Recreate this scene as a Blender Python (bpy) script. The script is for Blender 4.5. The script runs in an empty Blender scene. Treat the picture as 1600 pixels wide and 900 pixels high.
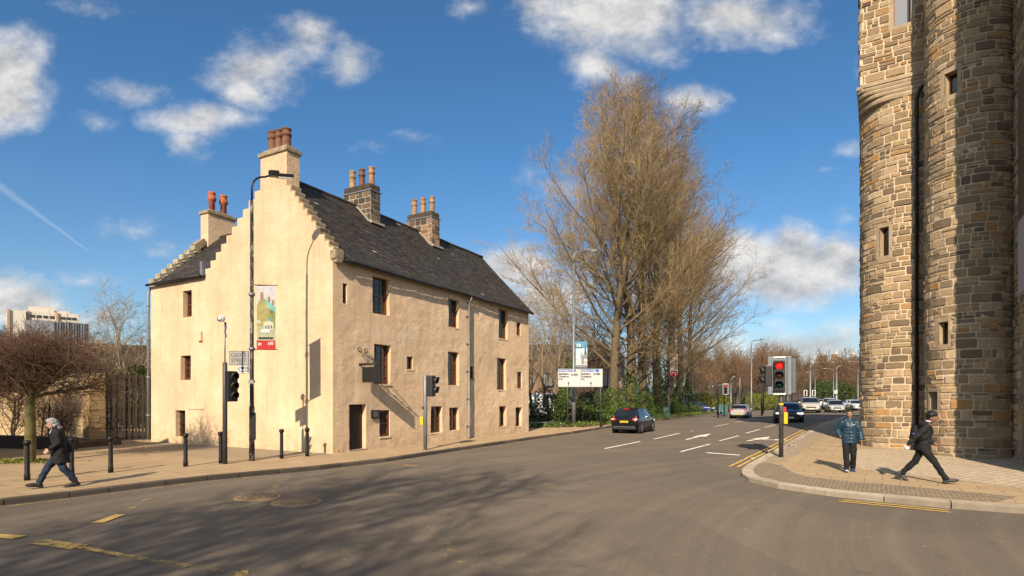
import bpy, bmesh, math, random
import numpy as np
from mathutils import Vector, Matrix, noise

scene = bpy.context.scene
COL = scene.collection
R = math.radians
rnd = random.Random(7)

# ------------------------------------------------------------------ camera
EYE, FOC, HOR = 2.1, 892.0, 621.0          # eye height (m), focal length and horizon row in photo pixels
cam = bpy.data.cameras.new("camera")
cam.sensor_width = 36.0
cam.lens = FOC / 1600 * 36.0
cam.shift_y = (HOR - 450) / 1600
cam.clip_start = 0.1
cam.clip_end = 6000
cam_ob = bpy.data.objects.new("camera", cam)
COL.objects.link(cam_ob)
cam_ob.location = (0, 0, EYE)
cam_ob.rotation_euler = (R(90), 0, 0)
scene.camera = cam_ob

# ------------------------------------------------------------------ sun, sky, exposure
SUN_AZ, SUN_EL = 13.5, 29.5                # direction the light travels (deg from +Y towards +X), elevation
LDIR = Vector((math.sin(R(SUN_AZ)) * math.cos(R(SUN_EL)), math.cos(R(SUN_AZ)) * math.cos(R(SUN_EL)), -math.sin(R(SUN_EL))))
sl = bpy.data.lights.new("sun", 'SUN')
sl.energy = 3.95
sl.angle = R(0.53)
sl.color = (1.0, 0.83, 0.63)
sun_ob = bpy.data.objects.new("sun", sl)
COL.objects.link(sun_ob)
sun_ob.rotation_euler = LDIR.to_track_quat('-Z', 'Y').to_euler()
sun_ob.location = (-20, -60, 60)

scene.view_settings.view_transform = 'Standard'
scene.view_settings.look = 'None'
scene.view_settings.gamma = 1
scene.view_settings.use_curve_mapping = False
scene.view_settings.exposure = 0.58

world = bpy.data.worlds.new("World")
scene.world = world
world.use_nodes = True
wn, wl = world.node_tree.nodes, world.node_tree.links
for n in list(wn):
    wn.remove(n)
def W(t, **k):
    n = wn.new(t)
    for a, b in k.items():
        setattr(n, a, b)
    return n
def wm(op, a, b=None, c=None, clamp=False):
    n = W('ShaderNodeMath', operation=op, use_clamp=clamp)
    for i, v in enumerate((a, b, c)):
        if v is None: continue
        if isinstance(v, (int, float)): n.inputs[i].default_value = v
        else: wl.new(v, n.inputs[i])
    return n.outputs[0]
def wv(op, a, b=None):
    n = W('ShaderNodeVectorMath', operation=op)
    for i, v in enumerate((a, b)):
        if v is None: continue
        if isinstance(v, (tuple, list)): n.inputs[i].default_value = v
        else: wl.new(v, n.inputs[i])
    return n.outputs['Value'] if op in ('LENGTH', 'DOT_PRODUCT') else n.outputs[0]
wout = W('ShaderNodeOutputWorld')
wbg = W('ShaderNodeBackground')
wbg.inputs['Strength'].default_value = 0.086
sky = W('ShaderNodeTexSky', sky_type='NISHITA')
sky.sun_disc = False
sky.sun_elevation = R(SUN_EL)
sky.sun_rotation = R(180 + SUN_AZ)
sky.altitude = 50
sky.air_density = 1.0
sky.dust_density = 0.4
sky.ozone_density = 2.4
tc = W('ShaderNodeTexCoord')
sep = W('ShaderNodeSeparateXYZ')
wl.new(tc.outputs['Generated'], sep.inputs[0])
yy = wm('MAXIMUM', sep.outputs['Y'], 0.03)
cu = wm('DIVIDE', sep.outputs['X'], yy)
cv = wm('DIVIDE', sep.outputs['Z'], yy)
comb = W('ShaderNodeCombineXYZ')
wl.new(cu, comb.inputs[0]); wl.new(cv, comb.inputs[1])
UV = comb.outputs[0]
def wnoise(scale, detail, rough, off=(0, 0, 0), stretch=(1, 1.35, 1)):
    m = wv('MULTIPLY', wv('ADD', UV, off), stretch)
    n = W('ShaderNodeTexNoise')
    n.inputs['Scale'].default_value = scale
    n.inputs['Detail'].default_value = detail
    n.inputs['Roughness'].default_value = rough
    wl.new(m, n.inputs['Vector'])
    return n
warp = wnoise(5.5, 4, 0.55, (3.1, 1.7, 0))
wuv = wv('ADD', UV, wv('MULTIPLY', wv('SUBTRACT', warp.outputs['Color'], (0.5, 0.5, 0.5)), (0.085, 0.07, 0)))
# cloud banks: centre and half extents given as bearings (photo rows and columns through the lens), and weight
CL = [(10, 130, 84, 92, 1.4), (400, 112, 95, 66, .8), (475, 60, 66, 46, .62), (388, 150, 62, 40, .7), (545, 98, 58, 36, .6),
      (318, 192, 116, 34, .85), (290, 222, 46, 34, .6), (205, 150, 48, 22, .42), (160, 190, 50, 27, .42),
      (965, 25, 150, 90, 1.2), (1150, 22, 140, 58, .85), (935, 105, 72, 50, .8), (735, 8, 46, 22, .5), (850, 15, 80, 40, .7), (1030, 85, 50, 30, .5),
      (1090, 155, 62, 30, .8), (1235, 425, 150, 64, 1.6), (1150, 412, 95, 60, 1.35), (1320, 415, 72, 60, 1.4), (1050, 430, 110, 75, 1.2), (1240, 385, 64, 42, 1.1),
      (1260, 535, 160, 45, .85), (1120, 545, 120, 30, .6), (30, 470, 95, 48, 1.2), (5, 440, 50, 26, .7),
      (205, 365, 64, 20, .36), (250, 390, 60, 18, .4), (140, 434, 60, 16, .36), (90, 500, 160, 22, .5),
      (800, 420, 95, 45, 1.1), (860, 462, 90, 50, 1.1), (880, 290, 62, 38, .34), (1330, 345, 40, 20, .34), (1332, 236, 28, 14, .32),
      (585, 232, 30, 12, .3), (640, 212, 36, 12, .28), (1280, 268, 40, 7, .24), (120, 15, 70, 14, .26), (1480, 100, 120, 60, .3), (-120, 250, 100, 60, .7), (1750, 330, 150, 80, .8)]
acc = None
for (px, py, rx, ry, w) in CL:
    d = wv('SUBTRACT', wuv, ((px - 800) / FOC, (HOR - py) / FOC, 0))
    l = wv('LENGTH', wv('MULTIPLY', d, (FOC / rx, FOC / ry, 0)))
    m = wm('MULTIPLY_ADD', l, -w, w)
    acc = m if acc is None else wm('MAXIMUM', acc, m)
acc = wm('MAXIMUM', acc, -0.6)
fb = wnoise(9.0, 9, 0.62)
fb2 = wnoise(26.0, 6, 0.6, (1.3, 0.4, 0))
tex = wm('ADD', wm('MULTIPLY_ADD', fb.outputs[0], 1.15, -0.575), wm('MULTIPLY_ADD', fb2.outputs[0], 0.5, -0.25))
dens_in = wm('ADD', wm('ADD', acc, tex), 0.06)
mr = W('ShaderNodeMapRange', interpolation_type='SMOOTHSTEP')
mr.inputs['From Min'].default_value = 0.0
mr.inputs['From Max'].default_value = 0.92
wl.new(dens_in, mr.inputs['Value'])
dens = mr.outputs[0]
# cloud body: bright heads, greyer bases, by the thickness in the direction of the sun
fb3 = wnoise(9.0, 9, 0.62, (0.012, -0.03, 0))
relief = wm('SUBTRACT', fb.outputs[0], fb3.outputs[0])
sh = wm('ADD', wm('MULTIPLY', relief, 2.6), 0.68)
thick = W('ShaderNodeMapRange')
thick.inputs['From Min'].default_value = 0.25
thick.inputs['From Max'].default_value = 1.15
thick.inputs['To Min'].default_value = 0.0
thick.inputs['To Max'].default_value = 0.22
wl.new(dens_in, thick.inputs['Value'])
sh = wm('SUBTRACT', sh, thick.outputs[0], clamp=True)
cr = W('ShaderNodeMix', data_type='RGBA')
cr.inputs[6].default_value = (3.1, 3.25, 3.5, 1)
cr.inputs[7].default_value = (7.3, 7.05, 6.7, 1)
wl.new(sh, cr.inputs[0])
# unseen cloud behind the viewer is made brighter, to fill the house front
crb = W('ShaderNodeMix', data_type='RGBA', blend_type='MULTIPLY'); crb.inputs[0].default_value = 1.0
gl = W('ShaderNodeMapRange'); gl.inputs['From Min'].default_value = .05; gl.inputs['From Max'].default_value = -.25; gl.inputs['To Min'].default_value = 1.0; gl.inputs['To Max'].default_value = 1.25
wl.new(sep.outputs['Y'], gl.inputs['Value']); wl.new(cr.outputs[2], crb.inputs[6]); wl.new(gl.outputs[0], crb.inputs[7])
mixc = W('ShaderNodeMix', data_type='RGBA')
# broken cloud added out of view, behind the viewer, as fill light
rearn = W('ShaderNodeTexNoise'); rearn.inputs['Scale'].default_value = 3.2; rearn.inputs['Detail'].default_value = 7; rearn.inputs['Roughness'].default_value = .6
wl.new(wv('MULTIPLY', tc.outputs['Generated'], (1, 1, 1.8)), rearn.inputs['Vector'])
rmr = W('ShaderNodeMapRange', interpolation_type='SMOOTHSTEP'); rmr.inputs['From Min'].default_value = .40; rmr.inputs['From Max'].default_value = .60
wl.new(rearn.outputs[0], rmr.inputs['Value'])
ymask = W('ShaderNodeMapRange'); ymask.inputs['From Min'].default_value = .42; ymask.inputs['From Max'].default_value = .12
wl.new(sep.outputs['Y'], ymask.inputs['Value'])
rear = wm('MULTIPLY', rmr.outputs[0], ymask.outputs[0])
dens = wm('MAXIMUM', wm('MULTIPLY', dens, 0.95), wm('MULTIPLY', rear, 0.9))
wl.new(dens, mixc.inputs[0])
skyt = W('ShaderNodeMix', data_type='RGBA', blend_type='MULTIPLY')
skyt.inputs[0].default_value = 1.0; tint = W('ShaderNodeMix', data_type='RGBA')
el_ = W('ShaderNodeMapRange'); el_.inputs['From Min'].default_value = 0.0; el_.inputs['From Max'].default_value = .38
wl.new(sep.outputs['Z'], el_.inputs['Value']); wl.new(el_.outputs[0], tint.inputs[0])
tint.inputs[6].default_value = (0.80, 0.86, 0.90, 1); tint.inputs[7].default_value = (0.50, 0.84, 1.04, 1)
wl.new(tint.outputs[2], skyt.inputs[7])
wl.new(sky.outputs[0], skyt.inputs[6])
wl.new(skyt.outputs[2], mixc.inputs[6])
wl.new(crb.outputs[2], mixc.inputs[7])
# vapour trail, and the pale half moon
a0, a1 = ((-30 - 800) / FOC, (HOR - 268) / FOC), ((138 - 800) / FOC, (HOR - 392) / FOC)
tx, ty = a1[0] - a0[0], a1[1] - a0[1]
tl = math.hypot(tx, ty); tx /= tl; ty /= tl
rel = wv('SUBTRACT', wuv, (a0[0], a0[1], 0)); rel_s = wv('SUBTRACT', UV, (a0[0], a0[1], 0))
along = wv('DOT_PRODUCT', rel_s, (tx, ty, 0))
across = wm('ABSOLUTE', wm('ADD', wm('MULTIPLY', wv('DOT_PRODUCT', rel_s, (-ty, tx, 0)), .8), wm('MULTIPLY', wv('DOT_PRODUCT', rel, (-ty, tx, 0)), .2)))
width = wm('MULTIPLY_ADD', along, -0.042, 0.0115)
tr = wm('SUBTRACT', 1.0, wm('DIVIDE', across, wm('MAXIMUM', width, 0.0005)), clamp=True)
tr = wm('MULTIPLY', tr, wm('LESS_THAN', along, tl))
tr = wm('MULTIPLY', tr, 0.17)
mixt = W('ShaderNodeMix', data_type='RGBA')
wl.new(tr, mixt.inputs[0]); wl.new(mixc.outputs[2], mixt.inputs[6]); mixt.inputs[7].default_value = (7.5, 7.6, 7.8, 1)
mu = wv('LENGTH', wv('SUBTRACT', UV, ((1075 - 800) / FOC, (HOR - 191) / FOC, 0)))
mo = wm('MULTIPLY', wm('LESS_THAN', mu, 4.0 / FOC), 0.22)
mixm = W('ShaderNodeMix', data_type='RGBA')
wl.new(mo, mixm.inputs[0]); wl.new(mixt.outputs[2], mixm.inputs[6]); mixm.inputs[7].default_value = (7.5, 7.6, 7.8, 1)
wl.new(mixm.outputs[2], wbg.inputs['Color'])
wl.new(wbg.outputs[0], wout.inputs['Surface'])

# ------------------------------------------------------------------ survey: where things stand
FX, FY = math.sin(R(29.0)), math.cos(R(29.0))      # direction of the street
def sstep(t):
    t = max(0.0, min(1.0, t))
    return t * t * (3 - 2 * t)
def gz(x, y):
    u, v = x * FX + y * FY, x * FY - y * FX
    return 0.45 * sstep((u - 20) / 24) * sstep((v + 9) / 8)
def G(px, py, dz=0.0):
    """ground point (pavement level + dz) seen along a bearing of the photo"""
    dx, dzr = (px - 800) / FOC, (HOR - py) / FOC
    z = dz
    for _ in range(40):
        t = (z - EYE) / dzr if dzr < -1e-4 else 400
        t = min(t, 400)
        zn = gz(dx * t, t) + dz
        z = z * .4 + zn * .6
    return Vector((dx * t, t, gz(dx * t, t) + dz))
def at(px, py, Y):
    return Vector(((px - 800) / FOC * Y, Y, EYE + (HOR - py) / FOC * Y))
def on(px, Y, dz=0.0):
    x = (px - 800) / FOC * Y
    return Vector((x, Y, gz(x, Y) + dz))
ROAD = -0.12

# ------------------------------------------------------------------ materials
MATS = {}
def mat(name, col, rough=0.7, metal=0.0, var=0.0, vscale=4.0, bump=0.0, bscale=20.0, spec=0.5, col2=None, emit=0.0, coat=0.0, bdist=0.02, sub=0.0):
    if name in MATS: return MATS[name]
    m = bpy.data.materials.new(name); m.use_nodes = True
    nt = m.node_tree; b = nt.nodes['Principled BSDF']
    b.inputs['Base Color'].default_value = (*col, 1)
    b.inputs['Roughness'].default_value = rough
    b.inputs['Metallic'].default_value = metal
    b.inputs['Specular IOR Level'].default_value = spec
    if coat: b.inputs['Coat Weight'].default_value = coat; b.inputs['Coat Roughness'].default_value = .05
    if emit:
        b.inputs['Emission Color'].default_value = (*col, 1); b.inputs['Emission Strength'].default_value = emit
    t = nt.nodes.new('ShaderNodeTexCoord')
    if var or col2:
        n = nt.nodes.new('ShaderNodeTexNoise'); n.inputs['Scale'].default_value = vscale; n.inputs['Detail'].default_value = 6
        n.inputs['Roughness'].default_value = .62
        nt.links.new(t.outputs['Object'], n.inputs['Vector'])
        r = nt.nodes.new('ShaderNodeValToRGB')
        r.color_ramp.elements[0].position = .32; r.color_ramp.elements[1].position = .68
        c2 = col2 or tuple(min(1, c * (1 + var)) for c in col)
        c1 = col if col2 else tuple(c * (1 - var) for c in col)
        r.color_ramp.elements[0].color = (*c1, 1); r.color_ramp.elements[1].color = (*c2, 1)
        nt.links.new(n.outputs[0], r.inputs[0]); nt.links.new(r.outputs[0], b.inputs['Base Color'])
    if bump:
        n2 = nt.nodes.new('ShaderNodeTexNoise'); n2.inputs['Scale'].default_value = bscale; n2.inputs['Detail'].default_value = 5
        nt.links.new(t.outputs['Object'], n2.inputs['Vector'])
        bp = nt.nodes.new('ShaderNodeBump'); bp.inputs['Strength'].default_value = bump; bp.inputs['Distance'].default_value = bdist
        nt.links.new(n2.outputs[0], bp.inputs['Height']); nt.links.new(bp.outputs[0], b.inputs['Normal'])
    MATS[name] = m
    return m
class NT:
    """small node-graph writer on one material"""
    def __init__(s, name, rough=.8, spec=.4):
        s.m = bpy.data.materials.new(name); s.m.use_nodes = True; MATS[name] = s.m
        s.nt = s.m.node_tree; s.b = s.nt.nodes['Principled BSDF']
        s.b.inputs['Roughness'].default_value = rough; s.b.inputs['Specular IOR Level'].default_value = spec
        if 'Diffuse Roughness' in s.b.inputs: s.b.inputs['Diffuse Roughness'].default_value = .9
        s.tc = s.nt.nodes.new('ShaderNodeTexCoord')
    def n(s, t, **k):
        x = s.nt.nodes.new(t)
        for a, b in k.items(): setattr(x, a, b)
        return x
    def put(s, sock, v):
        if isinstance(v, bpy.types.NodeSocket): s.nt.links.new(v, sock)
        else: sock.default_value = v
    def noise(s, scale, detail=5, rough=.6, vec=None):
        x = s.n('ShaderNodeTexNoise'); s.put(x.inputs['Scale'], scale); s.put(x.inputs['Detail'], detail); s.put(x.inputs['Roughness'], rough)
        s.put(x.inputs['Vector'], vec or s.tc.outputs['Object']); return x.outputs[0]
    def noisec(s, scale, vec=None):
        x = s.n('ShaderNodeTexNoise'); s.put(x.inputs['Scale'], scale); s.put(x.inputs['Vector'], vec or s.tc.outputs['Object']); return x.outputs['Color']
    def ramp(s, fac, stops):
        x = s.n('ShaderNodeValToRGB'); e = x.color_ramp.elements
        while len(e) < len(stops): e.new(.5)
        for i, (p, c) in enumerate(stops):
            e[i].position = p; e[i].color = (*c, 1) if len(c) == 3 else c
        s.put(x.inputs[0], fac); return x.outputs[0]
    def mix(s, f, a, b, mode='MIX'):
        x = s.n('ShaderNodeMix', data_type='RGBA', blend_type=mode)
        s.put(x.inputs[0], f)
        s.put(x.inputs[6], a if isinstance(a, bpy.types.NodeSocket) else (*a, 1)); s.put(x.inputs[7], b if isinstance(b, bpy.types.NodeSocket) else (*b, 1))
        return x.outputs[2]
    def math(s, op, a, b=0.0, clamp=False):
        x = s.n('ShaderNodeMath', operation=op, use_clamp=clamp); s.put(x.inputs[0], a); s.put(x.inputs[1], b); return x.outputs[0]
    def map(s, vec, scale=(1, 1, 1), rot=(0, 0, 0), loc=(0, 0, 0)):
        x = s.n('ShaderNodeMapping'); s.put(x.inputs['Vector'], vec); x.inputs['Scale'].default_value = scale
        x.inputs['Rotation'].default_value = rot; x.inputs['Location'].default_value = loc; return x.outputs[0]
    def vadd(s, a, b, k):
        x = s.n('ShaderNodeVectorMath', operation='MULTIPLY_ADD'); s.put(x.inputs[0], b); x.inputs[1].default_value = (k, k, k); s.put(x.inputs[2], a); return x.outputs[0]
    def attr(s, name):
        x = s.n('ShaderNodeAttribute'); x.attribute_name = name; return x.outputs['Fac']
    def bump(s, h, strength=.5, dist=.02, prev=None):
        x = s.n('ShaderNodeBump'); s.put(x.inputs['Height'], h); x.inputs['Strength'].default_value = strength; x.inputs['Distance'].default_value = dist
        if prev is not None: s.put(x.inputs['Normal'], prev)
        s.put(s.b.inputs['Normal'], x.outputs[0]); return x.outputs[0]
    def col(s, v): s.put(s.b.inputs['Base Color'], v if isinstance(v, bpy.types.NodeSocket) else (*v, 1))

# lime harling
k = NT('lime_harling', .92, .2)
n1 = k.noise(.55, 5, .6); n2 = k.noise(3.2, 6, .65); n3 = k.noise(14, 4, .6)
c = k.ramp(n1, [(.3, (.70, .51, .335)), (.52, (.79, .60, .40)), (.72, (.84, .68, .485))])
c = k.mix(k.math('MULTIPLY', k.ramp(n2, [(.45, (0, 0, 0)), (.7, (1, 1, 1))]), .3), c, (.62, .425, .245))
sx = k.n('ShaderNodeSeparateXYZ'); k.put(sx.inputs[0], k.tc.outputs['Object'])
damp = k.math('MULTIPLY', k.math('SUBTRACT', 1.0, k.math('MULTIPLY', sx.outputs['Z'], 1.1), clamp=True), k.ramp(n2, [(.35, (0, 0, 0)), (.65, (1, 1, 1))]))
c = k.mix(k.math('MULTIPLY', damp, .5), c, (.50, .33, .17))
streak = k.noise(1.0, 5, .65, k.map(k.tc.outputs['Object'], (3.2, 3.2, .22)))
c = k.mix(k.math('MULTIPLY', k.ramp(streak, [(.50, (0, 0, 0)), (.72, (1, 1, 1))]), .34), c, (.50, .35, .21))
c = k.mix(k.math('MULTIPLY', k.ramp(n3, [(.55, (0, 0, 0)), (.75, (1, 1, 1))]), .14), c, (.88, .78, .62))
k.col(c)
nb = k.bump(k.noise(8, 5, .7), 1.0, .045)
k.bump(k.noise(26, 6, .75), 1.0, .036, nb)
# slates: one tint value per slate
k = NT('roof_slate', .62, .45)
t = k.attr('tint')
c = k.ramp(t, [(0, (.025, .021, .019)), (.5, (.048, .042, .037)), (.85, (.076, .065, .056)), (.97, (.095, .07, .05)), (1, (.30, .29, .27))])
c = k.mix(k.math('MULTIPLY', k.ramp(k.noise(.5, 6), [(.45, (0, 0, 0)), (.75, (1, 1, 1))]), .5), c, (.060, .058, .036))
k.col(c); k.bump(k.noise(30, 4), .4, .008)
# rubble stones: one tint per stone
def stone_mat(name, stops, wear=.36):
    k = NT(name, .88, .25)
    t = k.attr('tint')
    c = k.ramp(t, stops)
    c = k.mix(k.math('MULTIPLY', k.ramp(k.noise(7, 6, .7), [(.4, (0, 0, 0)), (.72, (1, 1, 1))]), wear), c, (.12, .095, .07))
    c = k.mix(k.math('MULTIPLY', k.noise(2.2, 5), .18), c, (.42, .31, .18))
    k.col(c); nb = k.bump(k.noise(9, 6, .65), .75, .05); k.bump(k.noise(45, 4, .6), .45, .012, nb)
    return k.m
stone_mat('rubble_stone', [(0, (.17, .125, .082)), (.13, (.26, .19, .12)), (.33, (.38, .28, .165)), (.56, (.46, .335, .195)), (.74, (.56, .415, .245)), (.87, (.64, .50, .335)), (.94, (.48, .275, .10)), (1, (.56, .33, .12))])
stone_mat('chimney_stone', [(0, (.035, .033, .032)), (.55, (.075, .068, .06)), (.8, (.13, .105, .085)), (1, (.3, .17, .085))], .3)
stone_mat('chimney_stone_warm', [(0, (.06, .05, .045)), (.25, (.12, .09, .07)), (.5, (.34, .18, .09)), (.8, (.42, .25, .13)), (1, (.3, .2, .17))], .3)
mat('lime_mortar', (.62, .50, .345), .95, var=.18, vscale=6, bump=.5, bscale=30)
mat('mortar_pale', (.40, .355, .29), .95, var=.15, vscale=8)
mat('dressed_stone', (.40, .31, .20), .85, var=.22, vscale=3, bump=.3, bscale=25)
mat('skew_stone', (.30, .24, .15), .9, var=.35, vscale=5, bump=.5, bscale=12)
mat('sash_wood', (.145, .052, .019), .45, var=.25, vscale=9)
mat('door_wood', (.022, .014, .010), .6, var=.3, vscale=8)
mat('window_glass', (.012, .014, .016), .06, spec=.9)
mat('curtain', (.36, .29, .2), .9)
mat('lead', (.22, .24, .27), .5, .4, var=.2)
mat('pipe_grey', (.24, .245, .25), .45, .3, var=.15, vscale=3)
mat('black_iron', (.016, .015, .014), .45, .3, var=.3, vscale=12)
mat('black_plastic', (.018, .018, .017), .4)
mat('pole_flaking', (.025, .022, .02), .55, .2, col2=None)
k = NT('pole_flaking_paint', .55, .4)
k.col(k.ramp(k.noise(7, 6, .7, k.map(k.tc.outputs['Object'], (1.6, 1.6, .5))), [(.0, (.018, .016, .015)), (.53, (.028, .024, .021)), (.57, (.26, .25, .23)), (1, (.42, .40, .36))]))
mat('galvanised', (.25, .255, .25), .5, .55, var=.18, vscale=4)
mat('signal_grey', (.19, .215, .235), .5, .1, var=.12, vscale=5)
mat('white_paint', (.78, .78, .76), .5)
mat('sign_white', (.60, .60, .59), .4)
mat('sign_blue', (.02, .13, .52), .4)
mat('sign_black', (.012, .012, .012), .5)
mat('sign_grey', (.30, .285, .26), .5)
mat('yellow_plastic', (.80, .49, .015), .4)
mat('red_plastic', (.62, .03, .025), .4)
mat('red_glow', (.95, .012, .012), .3, emit=.75)
mat('lens_dark', (.012, .016, .014), .15)
mat('lens_amber', (.045, .014, .004), .15)
mat('lens_green', (.003, .016, .011), .15)
mat('lamp_glass', (.8, .8, .76), .2)
mat('pot_red', (.42, .115, .05), .8, var=.2, vscale=6)
mat('pot_brown', (.17, .075, .04), .8, var=.35, vscale=5, bump=.2)
mat('pot_dull', (.33, .21, .11), .85, var=.45, vscale=4, bump=.2)
mat('pot_buff', (.36, .19, .085), .8, var=.45, vscale=4, bump=.2)
mat('asphalt_patch', (.115, .096, .076), .9, var=.15, vscale=30, bump=.5, bscale=180, bdist=.01)
# ground
k = NT('asphalt', .88, .25)
o = k.tc.outputs['Object']
big = k.noise(.12, 5, .6); mid = k.noise(.9, 6, .65); fine = k.noise(42, 3, .7); grit = k.noise(120, 2, .6)
c = k.ramp(big, [(.3, (.094, .076, .058)), (.7, (.134, .108, .081))])
c = k.mix(k.math('MULTIPLY', k.ramp(mid, [(.42, (0, 0, 0)), (.7, (1, 1, 1))]), .35), c, (.098, .081, .064))
# tyre-polished arcs where traffic turns
rad = k.n('ShaderNodeVectorMath', operation='LENGTH'); k.put(rad.inputs[0], k.map(o, (1, 1, 0), loc=(-19, -1, 0)))
ang = k.noise(.55, 4, .6, k.map(o, (1, 1, 1)))
arcs = k.noise(1.0, 5, .7, None)
cx = k.n('ShaderNodeCombineXYZ'); k.put(cx.inputs[0], k.math('MULTIPLY', rad.outputs['Value'], 1.6)); k.put(cx.inputs[1], k.math('MULTIPLY', ang, .7))
arcs = k.noise(1.3, 5, .7, cx.outputs[0])
c = k.mix(k.math('MULTIPLY', k.ramp(arcs, [(.45, (0, 0, 0)), (.68, (1, 1, 1))]), .40), c, (.195, .16, .12))
c = k.mix(k.math('MULTIPLY', k.ramp(fine, [(.4, (0, 0, 0)), (.75, (1, 1, 1))]), .45), c, (.075, .066, .056))
c = k.mix(k.math('MULTIPLY', k.ramp(grit, [(.55, (0, 0, 0)), (.75, (1, 1, 1))]), .4), c, (.30, .26, .21))
v = k.n('ShaderNodeTexVoronoi', feature='DISTANCE_TO_EDGE'); k.put(v.inputs['Scale'], .22)
k.put(v.inputs['Vector'], k.vadd(o, k.noisec(1.1), 1.3))
crk = k.ramp(v.outputs['Distance'], [(0, (1, 1, 1)), (.006, (0, 0, 0))])
c = k.mix(k.math('MULTIPLY', crk, k.math('MULTIPLY', big, .5)), c, (.045, .04, .035))
pn = k.noise(.33, 2, .4, k.map(o, (1, .45, 1), rot=(0, 0, R(-61))))
c = k.mix(k.math('MULTIPLY', k.ramp(pn, [(.545, (0, 0, 0)), (.555, (1, 1, 1))]), .30), c, (.085, .071, .056))
c = k.mix(k.math('MULTIPLY', k.ramp(k.noise(2.4, 3, .5), [(.66, (0, 0, 0)), (.72, (1, 1, 1))]), .35), c, (.06, .05, .04))
c = k.mix(k.math('MULTIPLY', k.ramp(k.noise(9, 2, .5), [(.70, (0, 0, 0)), (.74, (1, 1, 1))]), .5), c, (.30, .25, .19))
k.col(c); k.bump(fine, .7, .010)
ROT = (0, 0, R(-63.2))
def paving(name, c1, c2, mortar, bw, bh, msize, rot, off=.5, bump=.6, dist=.01, warp=0.02, uv=False, var=(.3, (.26, .20, .13))):
    k = NT(name, .9, .25)
    o = k.tc.outputs['UV'] if uv else k.map(k.tc.outputs['Object'], rot=(0, 0, rot))
    o = k.vadd(o, k.noisec(1.7), warp)
    b = k.n('ShaderNodeTexBrick'); b.offset = off
    k.put(b.inputs['Vector'], o); k.put(b.inputs['Scale'], 1.0); k.put(b.inputs['Brick Width'], bw); k.put(b.inputs['Row Height'], bh)
    k.put(b.inputs['Mortar Size'], msize); k.put(b.inputs['Mortar Smooth'], .3); k.put(b.inputs['Bias'], 0.0)
    k.put(b.inputs['Color1'], (*c1, 1)); k.put(b.inputs['Color2'], (*c2, 1)); k.put(b.inputs['Mortar'], (*mortar, 1))
    c = k.mix(k.math('MULTIPLY', k.ramp(k.noise(.8, 6, .65), [(.38, (0, 0, 0)), (.7, (1, 1, 1))]), var[0]), b.outputs['Color'], var[1])
    c = k.mix(k.math('MULTIPLY', k.ramp(k.noise(14, 5, .7), [(.45, (0, 0, 0)), (.75, (1, 1, 1))]), .25), c, tuple(x * .55 for x in c1))
    c = k.mix(k.math('MULTIPLY', k.ramp(k.noise(5.5, 2, .5), [(.68, (0, 0, 0)), (.72, (1, 1, 1))]), .45), c, tuple(x * .4 for x in c1))
    k.col(c)
    h = k.math('SUBTRACT', k.math('MULTIPLY', k.noise(22, 4), .35), b.outputs['Fac'])
    k.bump(h, bump, dist)
    return k.m
paving('pavement_slabs', (.295, .21, .122), (.355, .255, .15), (.13, .093, .058), .9, .6, .012, R(-63.2))
paving('plain_slabs', (.285, .205, .12), (.335, .245, .146), (.13, .095, .06), .75, .6, .01, R(33))
paving('setts', (.30, .24, .165), (.42, .34, .24), (.12, .09, .065), .22, .13, .022, R(33), dist=.025, warp=.03)
paving('setts_worn', (.27, .215, .145), (.40, .325, .225), (.10, .08, .055), .18, .11, .03, R(33), dist=.04, bump=.8, warp=.05)
paving('sett_rows', (.40, .325, .225), (.50, .41, .29), (.14, .11, .08), .34, .165, .022, R(33 + 72), dist=.02, warp=.03)
paving('cobbles_forecourt', (.33, .26, .165), (.43, .335, .22), (.15, .11, .07), .2, .12, .025, R(-20), dist=.02, bump=.5, warp=.08)
def kerbmat(name, lo, hi):
    k = NT(name, .85, .3); c = k.ramp(k.attr('tint'), [(0, lo), (1, hi)])
    c = k.mix(k.math('MULTIPLY', k.ramp(k.noise(3, 6, .7), [(.4, (0, 0, 0)), (.7, (1, 1, 1))]), .4), c, tuple(x * .5 for x in lo)); k.col(c); k.bump(k.noise(40, 4), .4, .01)
kerbmat('kerb_granite', (.27, .225, .165), (.40, .345, .265))
kerbmat('kerb_whin', (.065, .052, .040), (.125, .10, .077))
mat('earth', (.075, .052, .032), .95, var=.4, vscale=1.5, bump=.6, bscale=8, bdist=.06)
mat('far_ground', (.07, .07, .035), .95, var=.3, vscale=.2)
def paint(name, col, lo, hi):
    """worn road paint: the coating is gone wherever the tarmac shows through"""
    k = NT(name, .8, .3)
    w = k.math('ADD', k.math('MULTIPLY', k.noise(1.6, 6, .7), .6), k.math('MULTIPLY', k.noise(14, 6, .8), .4))
    k.col(k.mix(k.math('MULTIPLY', k.noise(30, 4), .5), col, tuple(c * .6 for c in col)))
    k.put(k.b.inputs['Alpha'], k.ramp(w, [(lo, (0, 0, 0)), (hi, (1, 1, 1))])); k.bump(k.noise(42, 3, .7), .4, .006)
    return k.m
paint('line_white', (.68, .64, .56), .36, .46)
paint('line_white_faded', (.42, .38, .31), .50, .62)
paint('line_yellow', (.60, .38, .085), .36, .47)
paint('line_yellow_faded', (.52, .36, .12), .49, .60)
paint('line_yellow_worn', (.54, .355, .115), .42, .50)
paint('line_yellow_ghost', (.42, .30, .12), .53, .68)
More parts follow.
